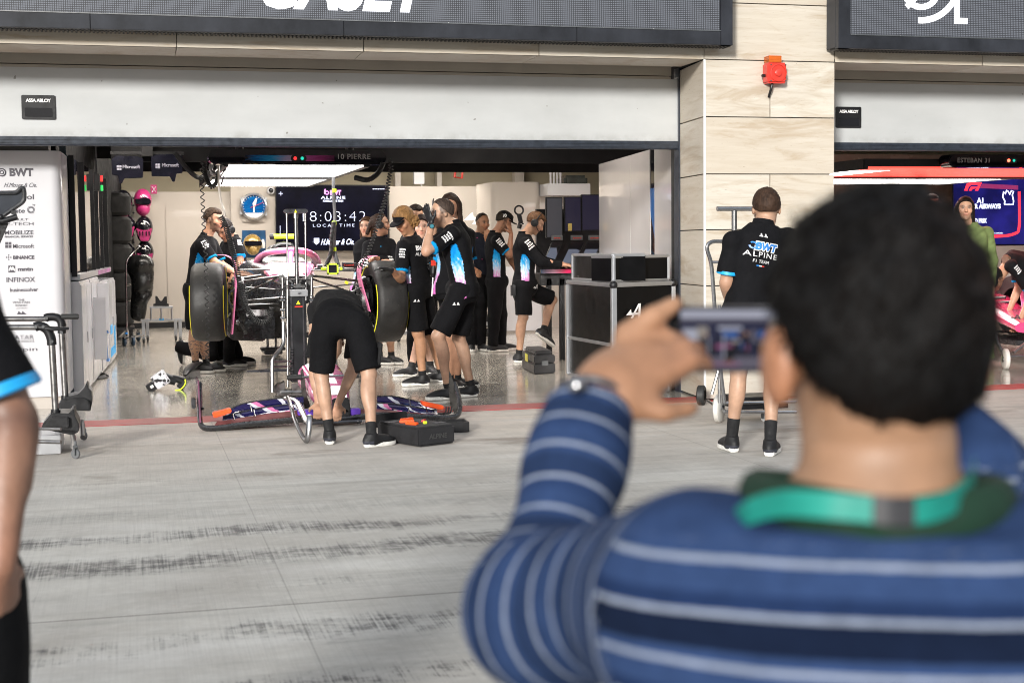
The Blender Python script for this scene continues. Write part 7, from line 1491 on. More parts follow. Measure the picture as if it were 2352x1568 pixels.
# floor and fences
mb = MB(); P_ = [(527, 724), (560, 702), (645, 690), (648, 772), (612, 776), (606, 784), (533, 781), (524, 760)]; Q = [q_(a, b, AX+.35) for a, b in P_]; o = Q[0]; mb.prism([(p.x-o.x, p.z-o.z) for p in Q], o, (1, 0, 0), (0, 0, 1), (0, .25, 0)); mb.build('bargeboard', M_susp, car, bev=.01)
mb = MB(); P_ = [(716, 690), (800, 700), (838, 724), (842, 760), (836, 781), (716, 776)]; Q = [q_(a, b, AX+.35) for a, b in P_]; o = Q[0]; mb.prism([(p.x-o.x, p.z-o.z) for p in Q], o, (1, 0, 0), (0, 0, 1), (0, .25, 0)); mb.build('bargeboard', M_susp, car, bev=.01)
for k, x in enumerate((568, 588, 612)):
    mb = MB(); Q = [q_(x, 712, AX+.2), q_(x+6, 735, AX+.1), q_(x+4, 778, AX+.1)]; mb.tube(bez(Q, 8), .05, 4, sq=(.12, 1.6)); mb.build('floor_fence', M_carb, car)
mb = MB(); a, b = q_(528, 780, AX+.6), q_(838, 780, AX+.6); mb.box((a.x, AX+.6, a.z-.0), (b.x, AX+4.6, a.z+.05)); mb.build('floor', M_carb, car, bev=.02)
mb = MB(); a = q_(640, 590, AX+3.9); mb.box((a.x-.5, AX+3.8, a.z-.1), (a.x+.5, AX+4.05, a.z-.06)); mb.build('rear_wing', M_carb, car, bev=.01)
# yellow framed screen and fittings hung on the car
t = thing('tyre_temperature_display', 'small black screen in a neon yellow frame clamped at the right of the car', 'instrument', q_(765, 620, 1.75)); a = q_(764.5, 617.5, 1.7); s_ = .052
mb = MB(); 
for (x0, x1, z0, z1) in ((-s_, s_, s_*.72, s_), (-s_, s_, -s_, -s_*.72), (-s_, -s_*.72, -s_, s_), (s_*.72, s_, -s_, s_)): mb.box(a+Vector((x0, 0, z0)), a+Vector((x1, .03, z1)))
mb.build('frame', M_neon, t); mb = MB(); mb.box(a+Vector((-s_*.7, .006, -s_*.7)), a+Vector((s_*.7, .03, s_*.7))); mb.build('screen', M_gloss, t, smooth=False)
mb = MB(); mb.cyl(q_(722, 617, 1.72), q_(818, 618, 1.72), .008, n=8); mb.cyl(q_(728, 612, 1.72), q_(740, 612, 1.72), .02, n=8); mb.box(q_(780, 622, 1.71), q_(790, 612, 1.74)); mb.build('clamp', M_chrome, t)
mb = MB(); mb.cyl(q_(737, 617, 1.71), q_(749, 617, 1.71), .015, n=8); mb.cyl(q_(780, 617, 1.71), q_(786, 617, 1.71), .015, n=8); mb.build('yellow_clip', M_neon, t)
mb = MB(); mb.cyl(q_(786, 608, 1.9), q_(818, 609, 1.9), .024, n=12); o_ = mb.build('fluid_bottle', M_black, label='black cylinder with red and green print lying over the suspension', cat='bottle'); mb = MB(); ttext(mb, 'Castrol', 790, 812, 610.5, 1.875, 4, dep=.003); mb.build('lettering', M_redp, o_, smooth=False)
mb = MB(); a = q_(796, 649, 1.7); mb.box(a+Vector((-.016, -.01, -.013)), a+Vector((.016, .01, .013)), M=Matrix.Rotation(R_(25), 3, 'Y')); mb.build('yellow_tag', M_yel, label='small yellow tag on the right suspension arm', cat='tag', bev=.003)
# stand under the floor of the car
st = thing('car_stand', 'low dark stand with steel legs under the middle of the car', 'stand', gp(625, 815)); Ys = 3.6
mb = MB(); a = gp(625, 815); mb.box(a+Vector((-.11, -.2, .02)), a+Vector((.11, .3, .07))); mb.box(a+Vector((-.14, -.1, .06)), a+Vector((.16, .1, .10))); mb.build('base', M_dsteel, st, bev=.01)
for dx in (-.05, .05): mb = MB(); mb.cyl(a+Vector((dx, 0, .08)), a+Vector((dx, 0, .42)), .016, n=8); mb.build('leg', M_steel, st)
# ------------------------------------------------------------------- jack
JY = 1.30
jk = thing('car_jack', 'tall steel lifting jack with black mast at the front of the pink car', 'jack', gp(672, 897))
def rod(x0, y0, x1, y1, r, nm='rod', m=M_chrome, Y0=JY, Y1=JY, n=10, par=None): mb = MB(); mb.cyl(q_(x0, y0, Y0), q_(x1, y1, Y1), r, n=n); return mb.build(nm, m, par or jk)
mb = MB(); a, b = q_(669, 878, JY), q_(703, 681, JY); mb.box((a.x, JY, a.z), (b.x, JY+.12, b.z)); ms = mb.build('mast', mat('mast black', (.02, .021, .024), .35, .4, var=.2), jk, bev=.006)
for x in (672.5, 700): mb = MB(); p, q = q_(x, 877, JY-.004), q_(x, 683, JY-.004); mb.box((p.x-.006, JY-.008, p.z), (p.x+.006, JY+.01, q.z)); mb.build('mast_rail', M_dsteel, ms, smooth=False)
mb = MB(); a, b = q_(667, 681, JY-.02), q_(707, 665, JY-.02); mb.box((a.x, JY-.03, a.z), (b.x, JY+.12, b.z)); mb.build('mast_head', M_alu, jk, bev=.005)
mb = MB(); a = q_(685, 697, JY-.005); mb.prism([(-.019, -.008), (.019, -.008), (0, .028)], a, (1, 0, 0), (0, 0, 1), (0, -.002, 0)); mb.prism([(-.013, -.008), (.013, -.008), (0, .020)], q_(679, 486.5, JY-.02), (1, 0, 0), (0, 0, 1), (0, -.002, 0)); mb.build('warning_label', M_yel, jk, smooth=False)
mb = MB(); a, b = q_(677, 706, JY-.004), q_(695, 702.5, JY-.004); mb.box((a.x, JY-.006, a.z), (b.x, JY-.001, b.z)); mb.build('red_label', M_redp, jk, smooth=False)
mb = MB(); a, b = q_(655, 490, JY), q_(704, 480, JY); mb.box((a.x, JY-.02, a.z), (b.x, JY+.05, b.z)); mb.box((a.x-.012, JY-.015, a.z+.004), (a.x+.012, JY+.045, b.z-.004)); mb.box((b.x-.012, JY-.015, a.z+.004), (b.x+.012, JY+.045, b.z-.004)); mb.build('top_yoke', M_dsteel, jk, bev=.006)
rod(658.5, 489, 661, 665, .0085); rod(701, 489, 703, 690, .0085); rod(679, 489, 682.5, 655, .019, 'piston', n=16); rod(679, 490, 679.2, 500, .024, 'collar', M_steel)
rod(660, 640, 661.5, 888, .012, 'guide_tube', M_steel); 
mb = MB(); Q = [q_(a, b, JY+.03) for a, b in ((642, 632), (650, 630), (656, 637), (668, 640), (692, 640), (704, 637), (711, 630), (719, 633), (719, 652), (711, 655), (704, 646), (692, 650), (668, 650), (656, 646), (650, 654), (642, 652))]; o = Q[0]; mb.prism([(p.x-o.x, p.z-o.z) for p in Q], o, (1, 0, 0), (0, 0, 1), (0, .02, 0)); mb.build('lifting_plate', M_steel, jk, bev=.002)
mb = MB(); mb.cyl(q_(655, 642, JY-.01), q_(712, 642, JY-.01), .005, n=6)
for s, x in ((1, 664), (-1, 702)): mb.tube(bez([q_(x, 644, JY-.01), q_(x+s*7, 648, JY-.02), q_(x+s*10, 660, JY-.02)], 6), .014, 6)
mb.build('latch', M_black, jk)
mb = MB(); mb.cyl(q_(672, 656, JY-.03), q_(700, 656, JY-.03), .016, n=10); mb.box(q_(680, 661, JY-.05), q_(689, 651, JY-.0)); mb.cyl(q_(684, 674, JY-.04), q_(691, 672, JY-.04), .008, n=8); mb.cyl(q_(668, 656, JY-.03), q_(672, 656, JY-.03), .022, n=8); mb.build('valve', M_chrome, jk, bev=.003)
mb = MB(); mb.tube(bez([q_(673, 659, JY-.05), q_(662, 656, JY-.07), q_(652, 660, JY-.05), q_(645, 672, JY-.03)], 12), .006, 6); mb.build('hydraulic_line', M_rub, jk)
for x, s in ((648.5, 1), (716, -1)):
    rod(x, 637, x+s*2, 745, .010, 'side_rod', M_steel, JY+.02, JY+.02)
    mb = MB(); 
    for y in (684, 690, 712, 730): mb.cyl(q_(x-5, y, JY+.0), q_(x+6, y, JY+.0), .009, n=8)
    mb.ball(q_(x, 683, JY+.0), .022, 8); mb.build('clamp', M_chrome, jk)
mb = MB(); mb.box(q_(655, 731, JY+.0), q_(663, 690, JY+.03)); mb.build('black_sleeve', M_black, jk)
mb = MB(); mb.tube(bez([q_(651, 740, JY+.02), q_(651.5, 772, JY), q_(650, 790, JY-.02), q_(640, 806, JY-.04), q_(628, 822, JY-.07), q_(625, 842, JY-.08), q_(626, 900, JY-.10)], 24), .019, 10); mb.build('leg', M_steel, jk)
mb = MB(); b0 = q_(651, 772, JY); mb.tube([b0+Vector((.37, .0, .14)), b0+Vector((.37, 0, 0)), b0+Vector((.45, -.04, -.14)), b0+Vector((.46, -.06, -.42))], .019, 10); mb.build('leg', M_steel, jk)
rod(629, 830, 671, 829, .012, 'cross_bar'); rod(627, 842, 670, 841, .012, 'cross_bar')
mb = MB(); a = q_(668, 890, JY); mb.box((a.x-.13, JY-.08, .012), (a.x+.14, JY+.22, .045)); mb.prism([(-.16, .04), (-.05, .04), (-.05, .13), (-.12, .10)], (a.x, JY-.02, 0), (1, 0, 0), (0, 0, 1), (0, .16, 0)); mb.cyl((a.x-.10, JY-.09, .045), (a.x+.13, JY-.09, .045), .018, n=8); mb.box((a.x+.0, JY-.10, .03), (a.x+.10, JY-.06, .12)); mb.build('base', M_steel, jk, bev=.004)
mb = MB(); 
for i in range(12): p = q_(672, 800+i*6.2, JY-.01); mb.cyl(p+Vector((-.012, 0, 0)), p+Vector((.006, 0, 0)), .010, n=6)
mb.build('chain', M_dsteel, jk)
# =================================================================== FRONT WING lying outside
WY = -.78
fw = thing('front_wing', 'navy, white and pink front wing with nose cone standing on the lane before the garage', 'car wing', gp(745, 975))
def w(x, y, dy=0): return px(x, y, WY+dy)
def blade(mb, top, bot, dy0, dy1, th=.012):
    """curved blade between a rear (upper) sighting line and a front (lower) one"""
    A = bez([w(x, y, dy0) for x, y in top], 28); B_ = bez([w(x, y, dy1) for x, y in bot], 28); n = min(len(A), len(B_)); vs = []; K = 5
    for i in range(n):
        a, b = A[round(i*(len(A)-1)/(n-1))], B_[round(i*(len(B_)-1)/(n-1))]; ring = []
        for k in range(K): t = k/(K-1); p = a.lerp(b, t)+Vector((0, 0, -.022*math.sin(math.pi*t))); ring.append(p)
        vs += ring+[p-Vector((0, 0, th)) for p in reversed(ring)]
    m = 2*K; mb.add(vs, [(i*m+j, i*m+(j+1) % m, (i+1)*m+(j+1) % m, (i+1)*m+j) for i in range(n-1) for j in range(m)]+[tuple(range(m)), tuple((n-1)*m+j for j in reversed(range(m)))]); return A, B_
def f_wing(nt, N, L, B):
    g = G_(nt); p = g.pos(); X, Y, Z = g.sep(p); s = g.m('ADD', g.m('MULTIPLY', X, 4.6), g.m('MULTIPLY', Y, 3.2)); n = g.m('MULTIPLY', g.m('SUBTRACT', g.noise(g.mp(p, (2, 3, 3)), 3, 3), .5), .5)
    f = g.m('FRACT', g.m('ADD', s, n)); big = g.m('FRACT', g.m('MULTIPLY', g.m('ADD', s, n), .5))
    c = g.mix(g.m('LESS_THAN', f, .16), (.012, .010, .075), (.68, .68, .74)); pk = g.m('MULTIPLY', g.m('GREATER_THAN', f, .16), g.m('LESS_THAN', f, .34)); pk = g.m('MULTIPLY', pk, g.m('LESS_THAN', big, .5)); c = g.mix(pk, c, (.75, .20, .42)); L.new(c, B.inputs['Base Color']); B.inputs['Roughness'].default_value = .18; B.inputs['Coat Weight'].default_value = 1
M_wing = graph('wing livery', f_wing)
for (t_, b_, y0, y1) in (([(520, 948), (545, 933), (580, 924), (640, 916), (697, 911)], [(512, 957), (560, 944), (620, 932), (697, 924)], .22, .10), ([(512, 958), (560, 946), (620, 935), (697, 927)], [(506, 968), (560, 958), (620, 948), (697, 939)], .08, -.06),
                         ([(866, 911), (905, 912), (945, 920), (1000, 934)], [(866, 923), (905, 926), (950, 933), (1004, 942)], .22, .10), ([(866, 926), (905, 929), (950, 936), (1004, 944)], [(866, 938), (905, 941), (950, 946), (1004, 951)], .08, -.06)):
    mb = MB(); A, B_ = blade(mb, t_, b_, y0, y1); fl = mb.build('flap', M_wing, fw)
    mb = MB(); mb.tube([p+Vector((0, .004, .004)) for p in A], .006, 6); mb.build('gurney_edge', M_carb, fl)
mb = MB(); blade(mb, [(498, 968), (560, 958), (620, 949), (697, 941), (760, 940), (800, 941), (866, 939), (950, 947), (1010, 952)], [(480, 977), (560, 970), (620, 965), (697, 958), (760, 956), (800, 958), (866, 952), (950, 953), (1030, 957)], -.06, -.2, .018); mb.build('main_plane', mat('rosy carbon', (.16, .06, .06), .2, var=.5, scale=6, coat=.9), fw)
mb = MB(); mb.tube(bez([w(459, 880, .05), w(459, 930, -.05), w(459, 962, -.14), w(467, 981, -.2), w(500, 983, -.22), w(560, 975, -.22), (w(620, 970, -.22)), w(690, 963, -.22), w(740, 964, -.22), w(800, 961, -.22), w(866, 953, -.22), w(940, 956, -.22), w(1020, 959, -.2), w(1046, 956, -.18), w(1056, 942, -.14), w(1054, 915, -.05), w(1044, 880, .05)], 80), .026, 10, sq=(1, .75)); mb.build('leading_edge', M_carb, fw)
for pts, nm in (([(447, 874), (459, 870), (461, 965), (452, 972)], 'L'), ([(1032, 853), (1036, 858), (1050, 905), (1056, 942), (1044, 950), (1034, 930), (1031, 890)], 'R')):
    mb = MB(); Q = [w(x, y, .02) for x, y in pts]; o = Q[0]; 
    if nm == 'L': 
        x = w(458, 920).x; z0, z1 = .045, w(458, 872).z; mb.prism([(-.22, z0+.02), (.20, z0), (.32, z1*.8), (.30, z1), (-.05, z1)], (x-.012, WY, 0), (0, 1, 0), (0, 0, 1), (.012, 0, 0)); ep = mb.build('endplate', mat('dark rose plate', (.20, .07, .12), .25, var=.5, scale=5, coat=.6), fw, bev=.003)
        mb = MB(); a, b = w(440, 938, -.02), w(449, 913, -.02); mb.box((a.x, WY-.05, a.z), (b.x, WY+.03, b.z)); mb.build('deflector', M_dsteel, ep, bev=.006); mb = MB(); mb.ball(w(465, 938, -.1), .012, 10); mb.cyl(w(465, 938, -.1), w(459, 937, -.1), .004, n=6); mb.build('knob', M_black, ep)
    else: mb.prism([(p.x-o.x, p.z-o.z) for p in Q], o, (1, 0, 0), (0, 0, 1), (0, .012, 0)); mb.build('endplate', M_susp, fw, bev=.003)
for pts in ([(486, 945), (512, 939), (528, 934), (531, 944), (514, 950), (490, 957)], [(964, 918), (985, 923), (1015, 929), (1013, 938), (1004, 937), (967, 929)]):
    mb = MB(); Q = [w(x, y, .0) for x, y in pts]; o = Q[0]; mb.prism([(p.x-o.x, p.z-o.z) for p in Q], o, (1, 0, 0), (0, 0, 1), (0, -.09, 0)); mb.build('orange_guard', M_org, fw, bev=.006)
mb = MB()
for x, y in ((575, 940), (583, 950), (535, 958), (940, 925), (978, 940), (938, 945)): mb.cyl(w(x, y-8, -.02), w(x+3, y+6, -.08), .005, n=6)
mb.build('flap_link', M_chrome, fw)
for i in range(3): mb = MB(); mb.tube(bez([w(1006+i*6, 950, -.1), w(1022+i*6, 948, -.1), w(1026+i*6, 934, -.1)], 6), .007, 6); mb.build('strake', M_carb, fw)
# nose cone
def f_nose(nt, N, L, B):
    g = G_(nt); p = g.pos(); a = g.noise(g.mp(p, (1, 2, 1)), 3, 4); c = g.mix(g.mr(a, .4, .65), (.62, .10, .28), (.80, .30, .46)); L.new(c, B.inputs['Base Color']); B.inputs['Roughness'].default_value = .12; B.inputs['Coat Weight'].default_value = 1
mb = MB(); c0, c1, c2 = w(770, 935, -.12), w(758, 905, .25), w(735, 868, .75); loft(mb, [(c0, .10, .035), (w(765, 920, .05), .13, .06), (c1, .155, .085), (w(748, 885, .5), .17, .11), (c2, .18, .125)], e=.7); ns = mb.build('nose_cone', graph('nose pink', f_nose), fw)
mb = MB(); a = w(774, 897, -.02); mb.prism([(-.055, -.035), (.055, -.035), (.050, .04), (-.045, .04)], a, (1, .1, 0), (0, .5, .85), (0, -.004, .003)); mb.build('white_patch', M_whitep, ns, smooth=False)
mb = MB(); loft(mb, [(w(783, 952, -.2), .07, .05), (w(783, 930, -.12), .07, .05)]); mb.box(w(764, 950, -.2), w(802, 912, -.16)); mb.build('camera_pod', M_black, fw, bev=.01)
for x0, x1, y0, y1 in ((685, 725, 954, 941), (803, 828, 953, 938)): mb = MB(); a, b = w(x0, y0, -.16), w(x1, y1, -.16); mb.box((a.x, WY-.17, a.z), (b.x, WY-.08, b.z)); mb.build('purple_block', mat('purple foam', (.11, .035, .42), .6), fw, bev=.004)
mb = MB(); Q = [w(x, y, .3) for x, y in ((690, 851), (696, 846), (706, 912), (714, 935), (700, 940), (693, 905))]; o = Q[0]; mb.prism([(p.x-o.x, p.z-o.z) for p in Q], o, (1, 0, 0), (0, 0, 1), (0, .012, 0)); mb.build('side_plate', M_susp, ns, bev=.003)
tb = thing('nose_carrying_bar', 'steel carrying bar with black grips across the detached nose', 'carrying bar', w(742, 866, .3))
mb = MB(); mb.cyl(w(662, 867, .3), w(822, 862, .3), .011, n=10); mb.build('bar', M_chrome, tb)
for a, b in ((660, 693), (795, 824)): mb = MB(); mb.cyl(w(a, 867-(a-660)*.03, .3), w(b, 867-(b-660)*.03, .3), .021, n=14); mb.build('grip', M_rub, tb, bev=.003)
ss = thing('nose_stand', 'polished steel hoop stand carrying the front wing', 'stand', gp(703, 1020))
mb = MB(); f_ = gp(704, 1018); e0 = w(702, 908, .0); tpz = e0.z; mb.tube(bez([Vector((f_.x-.04, WY-.15, tpz)), Vector((f_.x+.02, WY-.35, tpz-.01)), Vector((f_.x+.03, f_.y+.15, tpz-.10)), Vector((f_.x+.025, f_.y+.02, .18)), Vector((f_.x, f_.y, .02)), Vector((f_.x-.05, f_.y+.18, .12)), Vector((f_.x-.055, f_.y+.4, .20)), Vector((f_.x-.03, WY-.2, .22))], 50), .018, 10, sq=(.8, 1.2)); mb.build('frame', M_chrome, ss)
mb = MB(); mb.cyl(w(712, 972, -.3), w(830, 966, -.25), .014, n=8); mb.ball(w(823, 967, -.25), .02, 10); mb.build('cross_bar', M_dsteel, ss)
# ------------------------------------------------------------------- open case beside the wing
def obox(mb, c, u, v, hw, hd, z0, z1):
    c, u, v = Vector(c), Vector(u).normalized(), Vector(v).normalized(); vs = [c+u*a*hw+v*b*hd+Vector((0, 0, z)) for z in (z0, z1) for a, b in ((-1, -1), (1, -1), (1, 1), (-1, 1))]
    return mb.add(vs, [(3, 2, 1, 0), (4, 5, 6, 7), (0, 1, 5, 4), (1, 2, 6, 5), (2, 3, 7, 6), (3, 0, 4, 7)])
cf, cr_, cl_ = gp(962, 1028), gp(1046, 1018), gp(893, 1008); cf.z = cr_.z = cl_.z = 0
u = (cr_-cf); hw = u.length/2; v = (cl_-cf); v = v-u.normalized()*v.dot(u.normalized()); hd = v.length/2; v.normalize(); hd = max(hd, .13); cen = cf+u/2+v*hd
tbx = thing('tool_case', 'open black soft tool case with orange tools in foam beside the front wing', 'tool case', cen)
mb = MB(); obox(mb, cen, u, v, hw, hd, .005, .13); mb.build('case_body', mat('black canvas', (.012, .012, .014), .75, var=.3, bump=.3, bscale=120), tbx, bev=.012)
mb = MB(); obox(mb, cen, u, v, hw*.92, hd*.90, .128, .134); fm = mb.build('foam', mat('grey foam', (.03, .03, .032), .9, var=.3), tbx, smooth=False)
r_ = random.Random(3)
for (a, b, s1, s2, m_) in ((-.3, .15, .05, .022, M_org), (-.6, -.35, .045, .016, M_org), (.35, -.1, .03, .012, M_redp), (.1, .5, .05, .02, M_org), (.0, -.45, .012, .012, M_neon)):
    mb = MB(); c = cen+u.normalized()*a*hw+v*b*hd; obox(mb, c, u.normalized()*math.cos(a*2)+v*math.sin(a*2), v*math.cos(a*2)-u.normalized()*math.sin(a*2), s1, s2, .134, .152); mb.build('tool', m_, fm, bev=.004)
mb = MB(); 
for (a, b, s1, s2) in ((.6, .3, .05, .03), (-.1, -.05, .06, .03), (.7, -.5, .04, .03), (-.7, .5, .05, .03)): obox(mb, cen+u.normalized()*a*hw+v*b*hd, u, v, s1, s2, .1345, .137)
mb.build('cutout', M_ink, fm, smooth=False)
mb = MB(); obox(mb, cen+v*(hd+.05)+Vector((0, 0, 0)), u, v, hw*.9, .012, .08, .175); mb.build('lid', M_blkc, tbx, bev=.006)
mb = MB(); n = Vector((u.y, -u.x, 0)).normalized(); text(mb, 'ALPINE', cf+u*.28+n*.002+Vector((0, 0, .05)), u, (0, 0, 1), .045, shear=.1, bold=.001); mb.build('lettering', mat('dull lettering', (.04, .04, .04), .6), tbx, smooth=False)
t2 = thing('parts_tray', 'black plastic tray lying half behind the open tool case', 'tray', gp(1030, 992)); c = gp(1030, 990); mb = MB(); uu, vv = Vector((1, -.06, 0)), Vector((.06, 1, 0)); obox(mb, c, uu, vv, .135, .10, .004, .012)
for s in (-1, 1): obox(mb, c+uu*s*.13, uu, vv, .006, .10, .004, .075); obox(mb, c+vv*s*.097, uu, vv, .128, .006, .0045, .0745)
mb.build('tray', M_black, t2, bev=.002)
# =================================================================== TROLLEYS, CASES, CONSOLES
def q(x, y, Y): return px(x, y, Y)
def caster(par, p, r, m=M_rub, ax=(1, .2, 0), fork=True, h=.05):
    p = Vector((p.x, p.y, 0)); mb = MB(); a = Vector(ax).normalized(); mb.lathe([(.3*r, -.3*r), (.9*r, -.3*r), (r, -.18*r), (r, .18*r), (.9*r, .3*r), (.3*r, .3*r)], p+Vector((0, 0, r)), a, 22, cap=True); w_ = mb.build('caster', m, par)
    if fork:
        mb = MB()
        for s in (-1, 1): mb.box(p+a*s*.42*r+Vector((-.006, -.018, r*.8)), p+a*s*.42*r+Vector((.006, .018, 2*r+.012)))
        mb.box(p+Vector((-.45*r, -.022, 2*r+.008)), p+Vector((.45*r, .022, 2*r+.02))); mb.cyl(p+Vector((0, 0, 2*r+.015)), p+Vector((0, 0, 2*r+h)), .010, n=8); mb.build('fork', M_grey, w_, bev=.002)
    return w_
# ---- tyre trolley stand at the left front
lt_ = thing('wheel_stand', 'black and steel wheel stand with two poles and levers at the left', 'trolley', gp(150, 1040)); YA, YB_ = -1.95, -1.25
for (x0, y0, x1, y1, Y) in ((119, 790, 128, 950, YA), (141.5, 762, 150.5, 918, YB_)): mb = MB(); mb.cyl(q(x0, y0, Y), q(x1, y1, Y), .0215, n=18); mb.build('pole', M_steel, lt_)
for (x0, y0, x1, y1, Y) in ((20, 733, 108, 732, YB_), (30, 752, 84, 751.5, YA)): mb = MB(); mb.cyl(q(x0-60, y0, Y), q(x1, y1, Y), .018, n=14); mb.build('push_bar', M_steel, lt_)
mb = MB(); mb.tube(bez([q(104, 731, YB_), q(112, 728, YB_), q(130, 729, YB_), q(141, 740, YB_), q(142, 765, YB_)], 16), [.028]*17 if False else .028, 12); mb.build('joint', M_black, lt_)
mb = MB(); mb.tube(bez([q(80, 751, YA), q(92, 748, YA), q(108, 757, YA), q(117, 775, YA), q(119, 792, YA)], 16), .030, 12); mb.build('joint', M_black, lt_)
mb = MB(); mb.cyl(q(140, 727, YB_-.02), q(181, 727, YB_-.02), .019, n=14); mb.build('grip', M_rub, lt_, bev=.004)
mb = MB(); mb.tube([q(88, 750, YA-.03), q(120, 755, YA-.05), q(158, 754, YA-.04)], [.016, .022, .014], 10, sq=(.7, 1.2)); mb.build('lever', M_black, lt_, bev=.002)
mb = MB(); 
for (x, y, Y) in ((107, 731, YB_-.03), (82, 751, YA-.035), (119, 784, YA-.035), (141, 764, YB_-.03), (99, 750, YA-.06)): mb.cyl(q(x, y, Y), q(x, y, Y-.008), .010, n=10)
mb.build('bolt', M_chrome, lt_)
def wedge(Y, pts, dep, nm): mb = MB(); Q = [q(x, y, Y) for x, y in pts]; o = Q[0]; mb.prism([(p.x-o.x, p.z-o.z) for p in Q], o, (1, 0, 0), (0, 0, 1), (0, dep, 0)); return mb.build(nm, M_black, lt_, bev=.006)
wedge(YA-.06, [(96, 976), (118, 949), (160, 949), (163, 941), (170, 938), (172, 955), (181, 972), (181, 992), (165, 999), (97, 985)], .30, 'front_shoe'); wedge(YA-.10, [(104, 975), (120, 957), (157, 958), (158, 982), (120, 980)], .05, 'front_pocket')
wedge(YB_-.05, [(132, 930), (150, 912), (180, 905), (194, 890), (199, 878), (204, 893), (210, 896), (211, 925), (208, 944), (134, 940)], .26, 'rear_shoe'); wedge(YB_-.09, [(140, 942), (139, 918), (190, 913), (205, 921), (207, 942)], .05, 'rear_pocket')
for (x, y) in ((128, 949), (150.5, 917)): mb = MB(); mb.cyl(q(x, y+10, YA if x < 140 else YB_), q(x, y-9, YA if x < 140 else YB_), .031, n=14); mb.build('socket', M_black, lt_, bev=.003)
a = gp(140, 1043); mb = MB(); mb.box((a.x-.35, a.y-.0, .004), (a.x, a.y+.5, .125)); mb.build('counterweight', M_alu, lt_, bev=.004)
mb = MB(); mb.tube(bez([q(165, 995, YA), q(169, 1008, YA), q(169, 1030, YA)], 6), .016, 8); mb.build('stem', M_steel, lt_)
caster(lt_, gp(174, 1053), .032, M_grey, (.6, .8, 0)); caster(lt_, gp(193, 1010), .032, M_grey, (.8, .6, 0)); mb = MB(); mb.cyl(gp(190, 1004, .07), q(188, 968, YB_), .017, n=8); mb.build('stem', M_dsteel, lt_)
mb = MB(); mb.cyl(gp(140, 1015, .16), gp(60, 1013, .16), .012, n=8); mb.cyl(gp(140, 985, .2), gp(40, 983, .2), .010, n=8); mb.build('base_bar', M_steel, lt_)
# ---- black rear wing piece entering at the left
rw = thing('rear_wing', 'black glossy wing corner entering the picture at the left edge', 'car wing', q(20, 500, -1.6)); YW_ = -1.6
mb = MB(); Q = [q(x, y, YW_) for x, y in ((-80, 446), (40, 442), (50, 434), (56, 438), (56, 461), (30, 478), (0, 500), (-80, 560))]; o = Q[0]; mb.prism([(p.x-o.x, p.z-o.z) for p in Q], o, (1, 0, 0), (0, 0, 1), (0, .03, 0)); mb.build('endplate', mat('slate gloss', (.03, .035, .045), .2, var=.2, coat=.6), rw, bev=.005)
mb = MB(); mb.tube(bez([q(-80, 444, YW_-.01), q(20, 443, YW_-.01), q(38, 441, YW_-.01), q(47, 433, YW_-.01), q(54, 433, YW_-.01), q(56, 448, YW_-.01), q(53, 463, YW_-.01), q(30, 480, YW_-.01), q(0, 501, YW_-.01), q(-80, 556, YW_-.01)], 44), .014, 8); mb.build('edge_lip', M_carb, rw)
mb = MB(); mb.tube([q(-60, 512, YW_-.06), q(5, 508, YW_-.06), q(40, 498, YW_-.06)], .020, 12); mb.box(q(26, 493, YW_-.03), q(38, 484, YW_+.0)); mb.ball(q(2, 498, YW_-.07), .018, 10); mb.build('handle', M_black, rw)
mb = MB(); Q = [q(x, y, YW_-.03) for x, y in ((-80, 530), (8, 512), (20, 512), (0, 560), (-80, 640))]; o = Q[0]; mb.prism([(p.x-o.x, p.z-o.z) for p in Q], o, (1, 0, 0), (0, 0, 1), (0, .02, 0)); mb.build('support_arm', M_carb, rw, bev=.004)
mb = MB(); a = q(-90, 600, YW_); mb.cyl((a.x, YW_, 0.03), (a.x, YW_, a.z), .03, n=10); mb.box((a.x-.3, YW_-.2, .0), (a.x+.1, YW_+.3, .03)); mb.build('stand', M_dsteel, rw)
# ---- trestle trolley by the rear wall
tr = thing('trestle_trolley', 'small aluminium trestle trolley with black cradle in the left garage', 'trolley', gp(370, 788)); YT = gp(370, 788).y
mb = MB(); a, b = q(323, 738, YT), q(419, 731, YT); mb.box((a.x, YT-.04, a.z), (b.x, YT+.05, b.z)); mb.build('beam', M_alu, tr, bev=.004)
for x, dy in ((329, 0), (339, .45), (405, .45), (413.5, 0)): mb = MB(); p = q(x, 738, YT); mb.box((p.x-.022, YT+dy-.02, .07), (p.x+.022, YT+dy+.02, p.z+.02)); lg = mb.build('leg', M_alu, tr, bev=.003); caster(tr, Vector((p.x, YT+dy, 0)), .032, M_rub)
mb = MB(); a, b = q(343, 708, YT), q(397, 703, YT); mb.box((a.x, YT-.1, a.z), (b.x, YT+.15, b.z)); [mb.cyl((x, YT-.05, b.z), (x, YT-.05, q(350, 734, YT).z), .014, n=8) for x in (a.x+.02, b.x-.02, (a.x+b.x)/2)]; mb.build('platform', M_alu, tr, bev=.003)
mb = MB(); Q = [q(x, y, YT-.05) for x, y in ((352, 703), (388, 703), (388, 698), (384, 697), (383, 681), (378, 681), (372, 691), (368, 691), (361, 680), (357, 680), (357, 697), (352, 698))]; o = Q[0]; mb.prism([(p.x-o.x, p.z-o.z) for p in Q], o, (1, 0, 0), (0, 0, 1), (0, .08, 0)); mb.build('cradle', M_black, tr, bev=.003)
mb = MB(); a = q(371, 733, YT-.045); mb.box(a+Vector((-.03, -.004, -.015)), a+Vector((.03, 0, .015))); mb.build('sticker', M_cyanp, tr, smooth=False)
